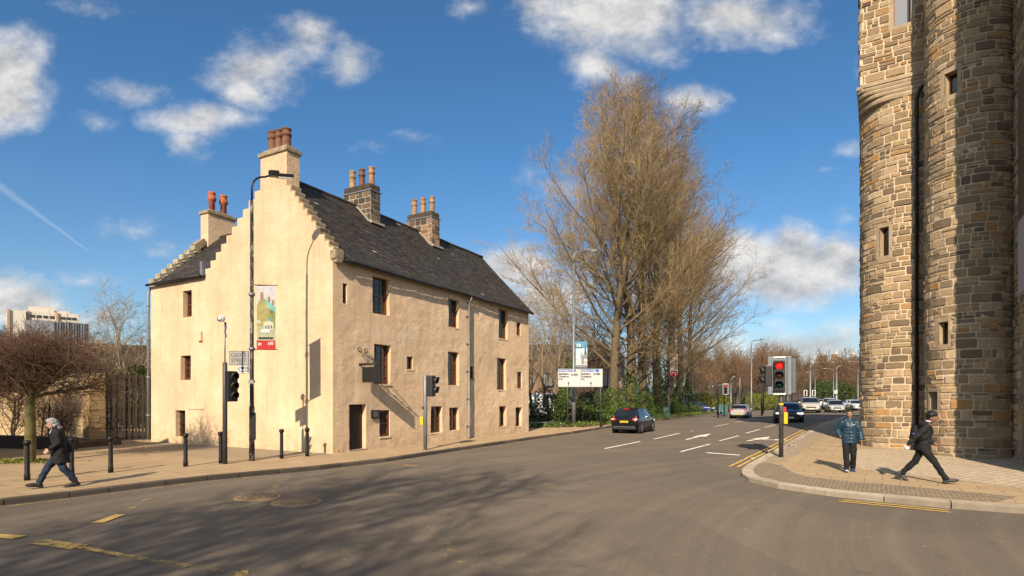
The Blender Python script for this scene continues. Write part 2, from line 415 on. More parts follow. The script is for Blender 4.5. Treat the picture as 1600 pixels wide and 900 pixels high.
# plants
mat('bark_pale', (.145, .108, .06), .9, var=.35, vscale=5, bump=.4, bscale=14)
mat('bark_dark', (.085, .062, .042), .9, var=.35, vscale=4, bump=.4, bscale=14)
mat('bark_mossy', (.115, .10, .035), .9, var=.4, vscale=5, bump=.4, bscale=14)
mat('twig_gold', (.28, .20, .098), .85, var=.3, vscale=.45)
mat('twig_brown', (.19, .115, .065), .85, var=.3, vscale=.3)
mat('twig_red', (.105, .056, .031), .85, var=.3, vscale=.8)
mat('twig_pale', (.29, .225, .145), .85, var=.25, vscale=.5)
mat('twig_olive', (.20, .145, .06), .85, var=.3, vscale=.5)
def leafmat(name, c1, c2, c3):
    k = NT(name, .5, .4)
    t = k.attr('tint')
    k.col(k.ramp(t, [(0, c1), (.55, c2), (1, c3)]))
    k.b.inputs['Subsurface Weight'].default_value = 0
    return k.m
leafmat('ivy_leaf', (.025, .055, .009), (.075, .135, .018), (.18, .24, .035))
leafmat('hedge_leaf', (.015, .032, .007), (.04, .075, .012), (.09, .13, .022))
leafmat('laurel_leaf', (.06, .085, .008), (.16, .18, .018), (.28, .27, .035))
leafmat('conifer_leaf', (.02, .03, .006), (.065, .07, .010), (.14, .125, .016))
leafmat('litter_leaf', (.10, .05, .02), (.18, .10, .045), (.10, .10, .03))

# ------------------------------------------------------------------ tagging and mesh writing
def tag(o, label=None, cat=None, group=None, kind=None):
    if label: o['label'] = label
    if cat: o['category'] = cat
    if group: o['group'] = group
    if kind: o['kind'] = kind
    return o
def thing(name, label, cat, loc=(0, 0, 0), rz=0.0, group=None):
    o = bpy.data.objects.new(name, None); COL.objects.link(o)
    o.empty_display_size = .3
    o.location = loc; o.rotation_euler = (0, 0, rz)
    return tag(o, label, cat, group)
def link(name, me, parent=None):
    o = bpy.data.objects.new(name, me); COL.objects.link(o)
    if parent is not None: o.parent = parent
    return o
def kids(o): return list(o.children)
def copy_tree(o, parent=None):
    c = o.copy(); COL.objects.link(c)
    if parent is not None: c.parent = parent
    for ch in kids(o): copy_tree(ch, c)
    return c
def M(n): return MATS[n]
class MB:
    """collects shapes; build() links them as ONE mesh object"""
    def __init__(s): s.v, s.f, s.mi, s.t, s.uv, s.sm = [], [], [], [], {}, []
    def add(s, vs, fs, mi=0, tint=0.0, smooth=False):
        o = len(s.v); s.v += [tuple(v) for v in vs]
        for f in fs:
            s.f.append(tuple(i + o for i in f)); s.mi.append(mi); s.t.append(tint); s.sm.append(smooth)
    def box(s, c, size, rz=0.0, mi=0, tint=0.0, mtx=None, taper=1.0):
        x, y, z = (a / 2 for a in size)
        vs = [Vector((sx * x * (taper if sz > 0 else 1), sy * y * (taper if sz > 0 else 1), sz * z)) for sz in (-1, 1) for sx, sy in ((-1, -1), (1, -1), (1, 1), (-1, 1))]
        m = mtx or Matrix.Rotation(rz, 3, 'Z')
        s.add([m @ v + Vector(c) for v in vs], [(3, 2, 1, 0), (4, 5, 6, 7), (0, 1, 5, 4), (1, 2, 6, 5), (2, 3, 7, 6), (3, 0, 4, 7)], mi, tint)
    def rbox(s, c, size, r=.02, rz=0.0, mi=0, mtx=None):
        """box with chamfered edges"""
        bm = bmesh.new(); bmesh.ops.create_cube(bm, size=1.0)
        for v in bm.verts: v.co = Vector((v.co.x * size[0], v.co.y * size[1], v.co.z * size[2]))
        bmesh.ops.bevel(bm, geom=list(bm.edges), offset=min(r, min(size) * .45), segments=2, profile=.7, affect='EDGES')
        m = mtx or Matrix.Rotation(rz, 3, 'Z')
        bm.verts.ensure_lookup_table()
        for i, v in enumerate(bm.verts): v.index = i
        s.add([m @ v.co + Vector(c) for v in bm.verts], [tuple(v.index for v in f.verts) for f in bm.faces], mi, 0, False)
        bm.free()
    def tube(s, pts, radii, n=10, mi=0, caps=True, ell=1.0, side=None, smooth=True, tint=0.0):
        """swept tube; side = fixed lateral axis for elliptical sections (radius along side r, across r*ell or its own list)"""
        pts = [Vector(p) for p in pts]
        if isinstance(radii, (int, float)): radii = [radii] * len(pts)
        ells = ell if isinstance(ell, (list, tuple)) else [ell] * len(pts)
        vs, prev = [], None
        for i, p in enumerate(pts):
            d = (pts[min(i + 1, len(pts) - 1)] - pts[max(i - 1, 0)])
            d = d.normalized() if d.length > 1e-9 else Vector((0, 0, 1))
            if side is not None:
                a = Vector(side); a = (a - d * a.dot(d)).normalized()
            elif prev is None:
                a = d.orthogonal().normalized()
            else:
                a = (prev - d * prev.dot(d)).normalized()
            prev = a; b = d.cross(a)
            for j in range(n):
                q = 2 * math.pi * j / n
                vs.append(p + a * math.cos(q) * radii[i] + b * math.sin(q) * radii[i] * ells[i])
        fs = [(i * n + j, i * n + (j + 1) % n, (i + 1) * n + (j + 1) % n, (i + 1) * n + j) for i in range(len(pts) - 1) for j in range(n)]
        if caps: fs += [tuple(range(n - 1, -1, -1)), tuple((len(pts) - 1) * n + j for j in range(n))]
        s.add(vs, fs, mi, tint, smooth)
    def lathe(s, c, prof, n=16, mi=0, smooth=True, axis=None):
        """prof: (radius, height) pairs about Z (or about axis)"""
        q = Vector((0, 0, 1)).rotation_difference(Vector(axis)).to_matrix() if axis is not None else Matrix.Identity(3)
        vs = [q @ Vector((r * math.cos(2 * math.pi * j / n), r * math.sin(2 * math.pi * j / n), z)) + Vector(c) for r, z in prof for j in range(n)]
        fs = [(i * n + j, i * n + (j + 1) % n, (i + 1) * n + (j + 1) % n, (i + 1) * n + j) for i in range(len(prof) - 1) for j in range(n)]
        fs += [tuple(range(n - 1, -1, -1)), tuple((len(prof) - 1) * n + j for j in range(n))]
        s.add(vs, fs, mi, 0, smooth)
    def ball(s, c, r, n=12, mi=0, mtx=None):
        r = (r, r, r) if isinstance(r, (int, float)) else r
        vs, fs = [], []
        rings = n // 2
        for i in range(rings + 1):
            th = math.pi * (i + (.0001 if i == 0 else (-.0001 if i == rings else 0))) / rings
            for j in range(n):
                ph = 2 * math.pi * j / n
                p = Vector((r[0] * math.sin(th) * math.cos(ph), r[1] * math.sin(th) * math.sin(ph), r[2] * math.cos(th)))
                vs.append((mtx @ p if mtx else p) + Vector(c))
        for i in range(rings):
            for j in range(n): fs.append((i * n + j, (i + 1) * n + j, (i + 1) * n + (j + 1) % n, i * n + (j + 1) % n))
        s.add(vs, fs, mi, 0, True)
    def prism(s, poly, axis_o, au, av, an, depth, mi=0, tint=0.0, mi_side=None):
        """polygon (u,v) in the plane (au,av) from axis_o, pushed by depth along an"""
        o, au, av, an = Vector(axis_o), Vector(au), Vector(av), Vector(an)
        n = len(poly)
        vs = [o + au * u + av * v for u, v in poly] + [o + au * u + av * v + an * depth for u, v in poly]
        s.add(vs, [tuple(range(n)), tuple(range(2 * n - 1, n - 1, -1))], mi, tint)
        s.add(vs, [(i, i + n, (i + 1) % n + n, (i + 1) % n) for i in range(n)], mi if mi_side is None else mi_side, tint)
    def quad(s, a, b, c, d, mi=0, tint=0.0): s.add([a, b, c, d], [(0, 1, 2, 3)], mi, tint)
    def build(s, name, mats, parent=None, tints=False, fix=True):
        me = bpy.data.meshes.new(name)
        me.from_pydata(s.v, [], s.f)
        if isinstance(mats, (str, bpy.types.Material)): mats = [mats]
        for m in mats: me.materials.append(M(m) if isinstance(m, str) else m)
        me.polygons.foreach_set('material_index', s.mi)
        me.polygons.foreach_set('use_smooth', s.sm)
        if tints:
            a = me.attributes.new('tint', 'FLOAT', 'FACE'); a.data.foreach_set('value', s.t)
        if fix:
            bm = bmesh.new(); bm.from_mesh(me); bmesh.ops.recalc_face_normals(bm, faces=bm.faces); bm.to_mesh(me); bm.free()
        me.update()
        return link(name, me, parent)
def np_mesh(name, verts, faces, mats, parent=None, mi=None, tint=None, smooth=False):
    """fast mesh from numpy arrays; faces is (N,k)"""
    me = bpy.data.meshes.new(name)
    nv, nf, kk = len(verts), len(faces), faces.shape[1]
    me.vertices.add(nv); me.vertices.foreach_set('co', np.asarray(verts, np.float32).ravel())
    me.loops.add(nf * kk); me.loops.foreach_set('vertex_index', np.asarray(faces, np.int32).ravel())
    me.polygons.add(nf); me.polygons.foreach_set('loop_start', np.arange(0, nf * kk, kk, dtype=np.int32))
    for m in mats: me.materials.append(M(m))
    if mi is not None: me.polygons.foreach_set('material_index', np.asarray(mi, np.int32))
    me.polygons.foreach_set('use_smooth', np.full(nf, smooth))
    if tint is not None:
        a = me.attributes.new('tint', 'FLOAT', 'FACE'); a.data.foreach_set('value', np.asarray(tint, np.float32))
    me.update(calc_edges=True)
    return link(name, me, parent)
def text_part(name, txt, size, m, parent, mtx, align='LEFT', sx=1.0, bold=0.0):
    cu = bpy.data.curves.new(name, 'FONT'); cu.body = txt; cu.size = size; cu.align_x = align; cu.extrude = .001; cu.offset = bold
    ob = bpy.data.objects.new(name, cu); COL.objects.link(ob)
    bpy.context.view_layer.update()
    me = bpy.data.meshes.new_from_object(ob.evaluated_get(bpy.context.evaluated_depsgraph_get()))
    bpy.data.objects.remove(ob)
    me.transform(Matrix.Diagonal((sx, 1, 1, 1))); me.transform(mtx)
    me.materials.clear(); me.materials.append(M(m))
    return link(name, me, parent)

# ------------------------------------------------------------------ ground, road, pavements
def sheet(name, poly, m, dz, skirt=0.0, step=3.0, kind='structure', skirt_mat=None):
    """flat sheet following the ground; optional downward edge"""
    bm = bmesh.new()
    vs = [bm.verts.new((x, y, 0)) for x, y in poly]
    f = bm.faces.new(vs)
    bmesh.ops.triangulate(bm, faces=[f])
    us = [x * FX + y * FY for x, y in poly]; ws = [x * FY - y * FX for x, y in poly]
    for vals, no, lo, hi in ((us, Vector((FX, FY, 0)), 18, 46), (ws, Vector((FY, -FX, 0)), -10, 1)):
        k = math.ceil(max(min(vals), lo))
        while k < min(max(vals), hi):
            bmesh.ops.bisect_plane(bm, geom=bm.verts[:] + bm.edges[:] + bm.faces[:], plane_co=no * k, plane_no=no)
            k += step
    if skirt:
        ed = [e for e in bm.edges if len(e.link_faces) == 1]
        r = bmesh.ops.extrude_edge_only(bm, edges=ed)
        low = {v for v in r['geom'] if isinstance(v, bmesh.types.BMVert)}
        sf = {f for f in r['geom'] if isinstance(f, bmesh.types.BMFace)}
    else: low, sf = set(), set()
    for v in bm.verts: v.co.z = gz(v.co.x, v.co.y) + dz - (skirt if v in low else 0)
    bmesh.ops.recalc_face_normals(bm, faces=bm.faces)
    for f in bm.faces:
        if f not in sf and f.normal.z < 0: f.normal_flip()
        if f in sf and skirt_mat: f.material_index = 1
    me = bpy.data.meshes.new(name); bm.to_mesh(me); bm.free()
    me.materials.append(M(m))
    if skirt_mat: me.materials.append(M(skirt_mat))
    o = link(name, me)
    if kind: o['kind'] = kind
    return o
def P2(l, dz=0.0): return [tuple(G(x, y, dz)[:2]) for x, y in l]
sheet('road', [(-90, -70), (110, -70), (260, 60), (260, 260), (-90, 260)], 'asphalt', ROAD, step=1.5)
# wide land beyond, well below the near sheets
bm_ = MB(); bm_.quad((-2500, -600, -.5), (2500, -600, -.5), (2500, 3500, -.5), (-2500, 3500, -.5)); g_ = bm_.build('land', 'far_ground'); g_['kind'] = 'structure'

LK = P2([(0, 781), (100, 770), (200, 758), (300, 746), (400, 737), (500, 728), (600, 717), (700, 702), (826, 684), (900, 674), (960, 664.5), (1040, 653), (1100, 645)])
LK = [(-30, -14), (-17.5, 2.4)] + LK + [(LK[-1][0] + FX * 16, LK[-1][1] + FY * 16)]
RK = P2([(1320, 651), (1250, 680), (1195, 710), (1167, 725), (1157, 734), (1160, 741), (1175, 748), (1225, 757.5), (1325, 771), (1400, 777.5), (1480, 785), (1600, 793)])
RK = [(125, 150)] + [(RK[0][0] + 25.0, RK[0][1] + 23.0)] + RK + [(15.5, 7.3), (40, -9)]
def offset_line(pl, d):
    out = []
    for i, p in enumerate(pl):
        a, b = Vector(pl[max(i - 1, 0)]), Vector(pl[min(i + 1, len(pl) - 1)])
        t = (b - a).normalized(); out.append((p[0] - t.y * d, p[1] + t.x * d))
    return out
def kerb(name, line, d, m, gap=.012, seed=1):
    """kerb stones laid along a line, inner edge offset d; every stone a block"""
    r = random.Random(seed); q = MB()
    pts = [Vector(p) for p in line]; inner = [Vector(p) for p in offset_line(line, d)]
    L = [0]
    for a, b in zip(pts, pts[1:]): L.append(L[-1] + (b - a).length)
    def ev(pl, s):
        for i in range(len(L) - 1):
            if s <= L[i + 1] or i == len(L) - 2:
                t = (s - L[i]) / max(1e-6, L[i + 1] - L[i]); return pl[i].lerp(pl[i + 1], t)
    s = 0
    while s < L[-1] - .3:
        ln = r.uniform(.75, 1.35); e = min(s + ln, L[-1])
        a, b, c_, d_ = ev(pts, s + gap), ev(pts, e - gap), ev(inner, e - gap), ev(inner, s + gap)
        top = r.uniform(.0, .012) + .004; jit = r.uniform(-.012, .012)
        vs = []
        for p, lift, k in ((a, 0, 0), (b, 0, 0), (c_, .006, 1), (d_, .006, 1)):
            z = gz(p.x, p.y); vs.append((p.x, p.y, z + ROAD - .06))
        out = (a - d_).normalized() * .02
        for p, k in ((a, 0), (b, 0), (c_, 1), (d_, 1)):
            z = gz(p.x, p.y); vs.append((p.x + jit * .3, p.y, z + top - (.025 if k == 0 else 0)))
        for p, k in ((a, 0), (b, 0)):
            z = gz(p.x, p.y); pp = p - out * 1.3; vs.append((pp.x, pp.y, z + top))
        q.add(vs, [(0, 1, 5, 4), (4, 5, 9, 8), (8, 9, 6, 7), (1, 2, 6, 9, 5), (3, 0, 4, 8, 7)], 0, r.random())
        s = e
    o = q.build(name, m, tints=True); o['kind'] = 'structure'; return o
LKi = offset_line(LK, .16); RKi = offset_line(RK, .30)
kerb('kerb_left', LK, .17, 'kerb_whin', seed=2)
kerb('kerb_right', RK, .31, 'kerb_granite', seed=3)
far = LKi[-1]
sheet('pavement_left', LKi + [(far[0] - 4.6, far[1] + 2.3), (5.2, 40.4), (2.2, 40.6), (-9, 46), (-60, 46), (-60, -14)], 'pavement_slabs', 0, skirt=.14)
sheet('pavement_right', RKi + [(140, -9), (140, 150)], 'plain_slabs', 0, skirt=.14)
# forecourt of cobbles by the gable, and a paler strip of flags
sheet('forecourt_cobbles', P2([(238, 689.5), (520, 709.6), (512, 712.5), (420, 714), (330, 716), (282, 713), (243, 702)]), 'cobbles_forecourt', .004)
# bands of setts on the right-hand corner
sheet('sett_band_kerb', P2([(1177, 727), (1163, 736), (1180, 744), (1228, 754), (1326, 767), (1402, 773), (1482, 779.5), (1560, 784), (1590, 776), (1500, 768), (1400, 758), (1320, 752), (1262, 745), (1238, 738), (1222, 728), (1198, 722)]), 'setts_worn', .004)
sheet('sett_band_street', P2([(1180, 724), (1198, 721), (1222, 721), (1248, 708), (1284, 685), (1318, 662), (1326, 655), (1322, 653), (1256, 681), (1202, 711)]), 'setts', .004)
sheet('sett_rows_tower', P2([(1338, 702), (1325, 716), (1335, 731), (1400, 741), (1500, 751), (1640, 768), (1640, 700)]), 'sett_rows', .004)
# road markings
STRIPES = [0]
def stripe(name, pts, w, m, dz=ROAD + .005):
    STRIPES[0] += 1; dz += .0004 * STRIPES[0]
    q = MB(); ps = [Vector(p) for p in pts]
    for i, (a, b) in enumerate(zip(ps, ps[1:])):
        t = (b - a).normalized() if (b - a).length > 1e-6 else Vector((1, 0))
        n = Vector((-t.y, t.x)) * w / 2
        k = max(1, int((b - a).length / 1.0))
        for j in range(k):
            u, v = a.lerp(b, j / k), a.lerp(b, (j + 1) / k)
            c = [(p.x, p.y, gz(p.x, p.y) + dz) for p in (u - n, v - n, v + n, u + n)]
            q.quad(*c)
    o = q.build(name, m, fix=False); o['kind'] = 'structure'; return o
def mark(p, q, w, m): return stripe('road_marking', P2([p, q], ROAD), w, m)
for p, q in (((945, 701), (1000, 690)), ((1022, 686), (1062, 677)), ((1075, 675), (1139, 662)), ((1148, 660), (1182, 654))): mark(p, q, .13, 'line_white')
for p, q in (((1063, 706), (1109, 694)), ((1124, 689), (1154, 681)), ((1166, 677), (1187, 671)), ((1195, 668), (1211, 664)), ((1216, 662), (1226, 659))): mark(p, q, .12, 'line_white')
mark((1104, 707.5), (1156, 711.5), .22, 'line_white')
mark((985, 701.5), (1064, 706), .18, 'line_white_faded')
mark((1140, 655), (1166, 650), .2, 'line_white_faded')
for p, q in (((1010, 671), (1030, 667)), ((1085, 662), (1112, 656)), ((1128, 648), (1150, 645)), ((1100, 655), (1120, 651))): mark(p, q, .1, 'line_white_faded')
def arrow(tail, tip, m, turn=None):
    a, b = Vector(P2([tail], ROAD)[0]), Vector(P2([tip], ROAD)[0])
    t = (b - a).normalized(); n = Vector((-t.y, t.x)); L = (b - a).length
    pl = [a + n * .09, a + t * L * .52 + n * .09, a + t * L * .48 + n * .38, b, a + t * L * .48 - n * .38, a + t * L * .52 - n * .09, a - n * .09]
    q = MB(); f = [(p.x, p.y, gz(p.x, p.y) + ROAD + .006) for p in pl]
    q.add(f, [(0, 1, 5, 6), (2, 3, 4), ], 0)
    if turn:
        c = a + t * L * .30; s = turn; d = (t * .35 + n * s).normalized(); e = Vector((-d.y, d.x))
        pl = [c + e * .09, c + d * 1.0 + e * .09, c + d * .9 + e * .3, c + d * 1.7, c + d * .9 - e * .3, c + d * 1.0 - e * .09, c - e * .09]
        q.add([(p.x, p.y, gz(p.x, p.y) + ROAD + .007) for p in pl], [(0, 1, 5, 6), (2, 3, 4)], 0)
    o = q.build('road_marking', m, fix=False); o['kind'] = 'structure'
arrow((1072, 687), (1111, 677.5), 'line_white')
arrow((1168, 689), (1204, 682.5), 'line_white', turn=-1)
def along_kerb(line, i0, i1, d): return offset_line(line, d)[i0:i1]
for d in (-.28, -.52):
    stripe('road_marking', along_kerb(RK, 1, 6, d), .075, 'line_yellow')
    stripe('road_marking', along_kerb(RK, 6, 10, d), .075, 'line_yellow_ghost')
    stripe('road_marking', along_kerb(RK, 10, 13, d), .075, 'line_yellow')
stripe('road_marking', along_kerb(LK, 1, 9, -.30), .09, 'line_yellow_faded')
stripe('road_marking', along_kerb(LK, 1, 6, -.62), .08, 'line_yellow_ghost')
stripe('road_marking', along_kerb(LK, 8, 16, -.30), .08, 'line_yellow_faded')
mark((57, 847), (124, 856), .26, 'line_yellow_worn'); mark((118, 855), (225, 875), .11, 'line_yellow_worn'); mark((225, 875), (385, 901), .13, 'line_yellow_faded')
mark((152, 818), (188, 805), .2, 'line_yellow_worn'); mark((188, 804), (252, 770), .16, 'line_yellow_ghost')
mark((350, 903), (396, 828), .2, 'line_yellow_ghost'); mark((396, 828), (440, 745), .16, 'line_yellow_ghost'); mark((330, 903), (388, 896), .2, 'line_yellow_faded')
mark((-20, 838), (30, 841), .22, 'line_yellow_worn'); mark((420, 890), (640, 876), .12, 'line_yellow_ghost'); mark((640, 876), (790, 862), .12, 'line_yellow_ghost')
mark((60, 800), (300, 780), .1, 'line_yellow_ghost'); mark((650, 800), (740, 900), .12, 'line_yellow_ghost')
# ------------------------------------------------------------------ the old house
A0 = G(520, 709)
HX, HY = Vector((FX, FY, 0)), Vector((-FY, FX, 0))        # along the street front, and along the gable (back from the front)
house = thing('old_house', 'three storey cream harled old house with crow stepped gable and slate roof', 'house', A0, math.atan2(FY, FX))
def front(px, py):
    d = Vector(((px - 800) / FOC, 1, (HOR - py) / FOC)); o = Vector((0, 0, EYE)) - A0
    k = -o.dot(HY) / d.dot(HY); p = o + d * k; return p.dot(HX), p.z
def gable(px, py):
    d = Vector(((px - 800) / FOC, 1, (HOR - py) / FOC)); o = Vector((0, 0, EYE)) - A0
    k = -o.dot(HX) / d.dot(HX); p = o + d * k; return p.dot(HY), p.z
S1 = front(826, 650)[0]; T1 = gable(236, 600)[0]; TM = gable(321, 430)[0]
EAVE = 7.45; RIDGE_T = 3.45; RIDGE_Z = 11.15; EAVE_W = 7.4
print('house', A0, 'len', S1, 'depth', T1, 'main', TM)
def grid_lines(lo, hi, step, extra):
    xs = sorted(set([lo, hi] + [e for e in extra if lo < e < hi]))
    out = []
    for a, b in zip(xs, xs[1:]):
        n = max(1, round((b - a) / step)); out += [a + (b - a) * i / n for i in range(n)]
    return out + [hi]
def wall_sheet(q, us, vs, inside, pos, disp, depth_of, inward):
    """a wall as a fine grid with openings; open edges get reveals of their own depth"""
    nu, nv = len(us), len(vs); idx = {}
    def vid(i, j):
        if (i, j) not in idx:
            idx[(i, j)] = len(q.v); q.v.append(tuple(pos(us[i], vs[j]) - inward * disp(us[i], vs[j])))
        return idx[(i, j)]
    def back(i, j, d):
        q.v.append(tuple(pos(us[i], vs[j]) + inward * d)); return len(q.v) - 1
    def face(*f): q.f.append(tuple(f)); q.mi.append(0); q.t.append(0); q.sm.append(True)
    ins = {}
    for i in range(nu - 1):
        for j in range(nv - 1): ins[(i, j)] = inside((us[i] + us[i + 1]) / 2, (vs[j] + vs[j + 1]) / 2)
    for (i, j), k in ins.items():
        if not k: continue
        face(vid(i, j), vid(i + 1, j), vid(i + 1, j + 1), vid(i, j + 1))
        for di, dj, e in ((-1, 0, ((i, j + 1), (i, j))), (1, 0, ((i + 1, j), (i + 1, j + 1))), (0, -1, ((i, j), (i + 1, j))), (0, 1, ((i + 1, j + 1), (i, j + 1)))):
            if not ins.get((i + di, j + dj), False):
                cu_, cv_ = (us[min(i + max(di, 0), nu - 1)] if di else (us[i] + us[i + 1]) / 2) + di * .02, (vs[min(j + max(dj, 0), nv - 1)] if dj else (vs[j] + vs[j + 1]) / 2) + dj * .02
                d = depth_of(cu_, cv_)
                a, b = e
                q.v.append(q.v[vid(*a)]); va = len(q.v) - 1; q.v.append(q.v[vid(*b)]); vb = len(q.v) - 1
                q.f.append((va, back(*a, d), back(*b, d), vb)); q.mi.append(0); q.t.append(0); q.sm.append(False)
def rect_px(fn, l, r, t, b):
    """opening from its photo edges: left, right, top and bottom rows taken at the left edge"""
    u0, zt = fn(l, t); _, zb = fn(l, b); u1, _ = fn(r, t)
    return (min(u0, u1), max(u0, u1), zb, zt)
FRONT = {
 'w1': rect_px(front, 529.3, 542.3, 440.7, 472.7), 'w2': rect_px(front, 582, 608.7, 430, 489), 'w3': rect_px(front, 700.3, 717.3, 465.7, 510),
 'w4': rect_px(front, 779.7, 793.7, 481.7, 528), 'w5': rect_px(front, 807.3, 813.7, 503, 524),
 'm1': rect_px(front, 584.7, 610.7, 537, 600), 'm2': rect_px(front, 635.7, 645.3, 556.7, 576.7), 'm3': rect_px(front, 700, 717.3, 549, 601.7),
 'm3b': rect_px(front, 734, 740.3, 572.3, 593), 'm4': rect_px(front, 777.3, 791, 559, 609), 'm5': rect_px(front, 808.3, 815.7, 580.7, 607),
 'door': rect_px(front, 545, 571.7, 632, 709), 'b1': rect_px(front, 593.7, 610, 641, 682.7), 'b2': rect_px(front, 673, 691.3, 635, 677),
 'b3': rect_px(front, 702.3, 717.3, 637, 673), 'b4': rect_px(front, 779.3, 790.7, 635, 666.7), 'b5': rect_px(front, 805, 815, 636.7, 666.7)}
d_ = FRONT['door']; FRONT['door'] = (d_[0], d_[1], -.02, d_[3])
GAB = {'g1': rect_px(gable, 286, 299.6, 455, 496), 'g2': rect_px(gable, 282, 298, 556, 594), 'g3': rect_px(gable, 274.4, 289.6, 641, 682)}
for k_, v_ in FRONT.items(): print(k_, [round(a, 2) for a in v_])
for k_, v_ in GAB.items(): print(k_, [round(a, 2) for a in v_])
def in_rects(u, v, rs): return any(a < u < b and c < v < d for a, b, c, d in rs)
def lump(u, v, w=0.0): return .055 * (noise.noise(Vector((u * .45, v * .45, w))) ) + .020 * noise.noise(Vector((u * 1.5, v * 1.7, w + 5))) + .013 * noise.noise(Vector((u * 3.6, v * 4.4, w + 9))) + .008 * noise.noise(Vector((u * 7.5, v * 8.5, w + 13)))
WREC = .27
def rec_of(r): return WREC if (r[1] - r[0]) > .75 else .17
def front_rec(u, v):
    for r in rs:
        if in_rects(u, v, [r]): return rec_of(r)
    return .02
q = MB()
rs = list(FRONT.values())
us = grid_lines(0, S1, .085, [a for r in rs for a in r[:2]]); vs = grid_lines(-.15, EAVE, .085, [a for r in rs for a in r[2:]])
wall_sheet(q, us, vs, lambda u, v: not in_rects(u, v, rs), lambda u, v: Vector((u, 0, v)),
           lambda u, v: lump(u, v) * min(1, u * 2, (S1 - u) * 2), lambda u, v: front_rec(u, v), Vector((0, 1, 0)))
# gable with its crow steps
CH0, CH1 = 2.52, 4.08; CHZ = 12.0
NS1, NS2 = 11, 10
def steps_profile():
    r, l = [], []
    for i in range(NS1): r.append((CH0 * i / NS1, CH0 * (i + 1) / NS1, 7.45 + (10.45 - 7.45) * (i + 1) / NS1))
    for i in range(NS2): l.append((TM - (TM - CH1) * (i + 1) / NS2, TM - (TM - CH1) * i / NS2, 7.42 + (10.55 - 7.42) * (i + 1) / NS2))
    return r, l
sr, sl_ = steps_profile()
gr = list(GAB.values())
def top_at(u):
    if u < CH0:
        for a, b, z in sr:
            if a <= u <= b: return z
    if u < CH1: return 11.85
    for a, b, z in sl_:
        if a <= u <= b: return z
    return EAVE_W
exu = [a for r in gr for a in r[:2]] + [x for s in sr + sl_ for x in s[:2]] + [CH0, CH1, TM]
exv = [a for r in gr for a in r[2:]] + [s[2] for s in sr + sl_] + [EAVE_W]
us = grid_lines(0, T1, .2, exu); vs = grid_lines(-.15, 11.85, .2, exv)
wall_sheet(q, us, vs, lambda u, v: v < top_at(u) and not in_rects(u, v, gr), lambda u, v: Vector((0, u, v)),
           lambda u, v: .35 * lump(u, v, 3.0) * min(1, u * 3, (T1 - u) * 2), lambda u, v: .3 if in_rects(u, v, gr) else .5, Vector((1, 0, 0)))
# walls out of sight: far gable, back, wing end
q.quad((S1, 0, -.15), (S1, TM, -.15), (S1, TM, 7.4), (S1, 0, 7.4)); q.add([(S1, 0, 7.4), (S1, TM, 7.4), (S1, RIDGE_T, RIDGE_Z - .05)], [(0, 1, 2)])
q.quad((6.2, TM, -.15), (S1, TM, -.15), (S1, TM, 7.3), (6.2, TM, 7.3))
q.quad((0.0, T1, -.15), (6.2, T1, -.15), (6.2, T1, 7.3), (0.0, T1, 7.3)); q.quad((6.2, T1, -.15), (6.2, TM, -.15), (6.2, TM, 7.3), (6.2, T1, 7.3))
# dark interior so that the panes look in on a room
q.build('wall', 'lime_harling', house)
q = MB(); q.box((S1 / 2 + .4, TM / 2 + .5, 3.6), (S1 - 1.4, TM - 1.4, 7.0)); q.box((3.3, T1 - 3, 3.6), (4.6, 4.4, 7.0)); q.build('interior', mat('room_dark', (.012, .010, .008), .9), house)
# wall-head chimney side faces (rendered) : behind the gable face
def stepped_stones(q, profile, s0, s1, axis):
    for a, b, z in profile:
        pass
# roof: every slate its own sheet, lapped
def slate_roof(q, o, au, up, nrm, w_of, rows, exposure, seed, base=0.0):
    """o: eave corner, au: along eave, up: unit vector up the slope; w_of(row)->(u0,u1)"""
    r = random.Random(seed)
    for j in range(rows):
        u0, u1 = w_of(j)
        u = u0 - r.uniform(0, .15) ; h0 = j * exposure
        while u < u1:
            w = r.uniform(.17, .33); a, b = max(u, u0), min(u + w - .006, u1); u += w
            if b - a < .03: continue
            sag = .05 * noise.noise(Vector((a * .35, h0 * .35, seed)))
            lift = .020 + r.uniform(0, .010); drop = r.uniform(0, .018)
            t = min(.96, max(0, r.gauss(.42, .22)))
            if r.random() < .003: t = 1.0
            P = lambda uu, hh, nn: o + au * uu + up * hh + nrm * (nn + sag)
            vs = [P(a, h0 - drop, lift), P(b, h0 - drop, lift), P(b, h0 + exposure * 1.15, .004), P(a, h0 + exposure * 1.15, .004), P(a, h0 - drop, -.004), P(b, h0 - drop, -.004)]
            q.add(vs, [(0, 1, 2, 3), (4, 5, 1, 0)], 0, t)
    return q
EV = Vector((0, -.20, EAVE - .14)); RG = Vector((0, RIDGE_T, RIDGE_Z))
up = (RG - EV); sl_len = up.length; up.normalize(); nrm = Vector((0, -up.z, up.y))
q = MB(); EXP = .135; rows = int(sl_len / EXP)
slate_roof(q, EV, Vector((1, 0, 0)), up, nrm, lambda j: (.46, S1 + .10), rows, EXP, 1)
# under-sheet, back slope
q.quad(EV + Vector((.46, 0, -.03)), EV + Vector((S1 + .1, 0, -.03)), RG + Vector((S1 + .1, 0, -.03)), RG + Vector((.46, 0, -.03)), 0, .2)
q.quad(RG + Vector((.46, 0, -.03)), RG + Vector((S1 + .1, 0, -.03)), Vector((S1 + .1, TM + .2, 7.25)), Vector((.46, TM + .2, 7.25)), 0, .2)
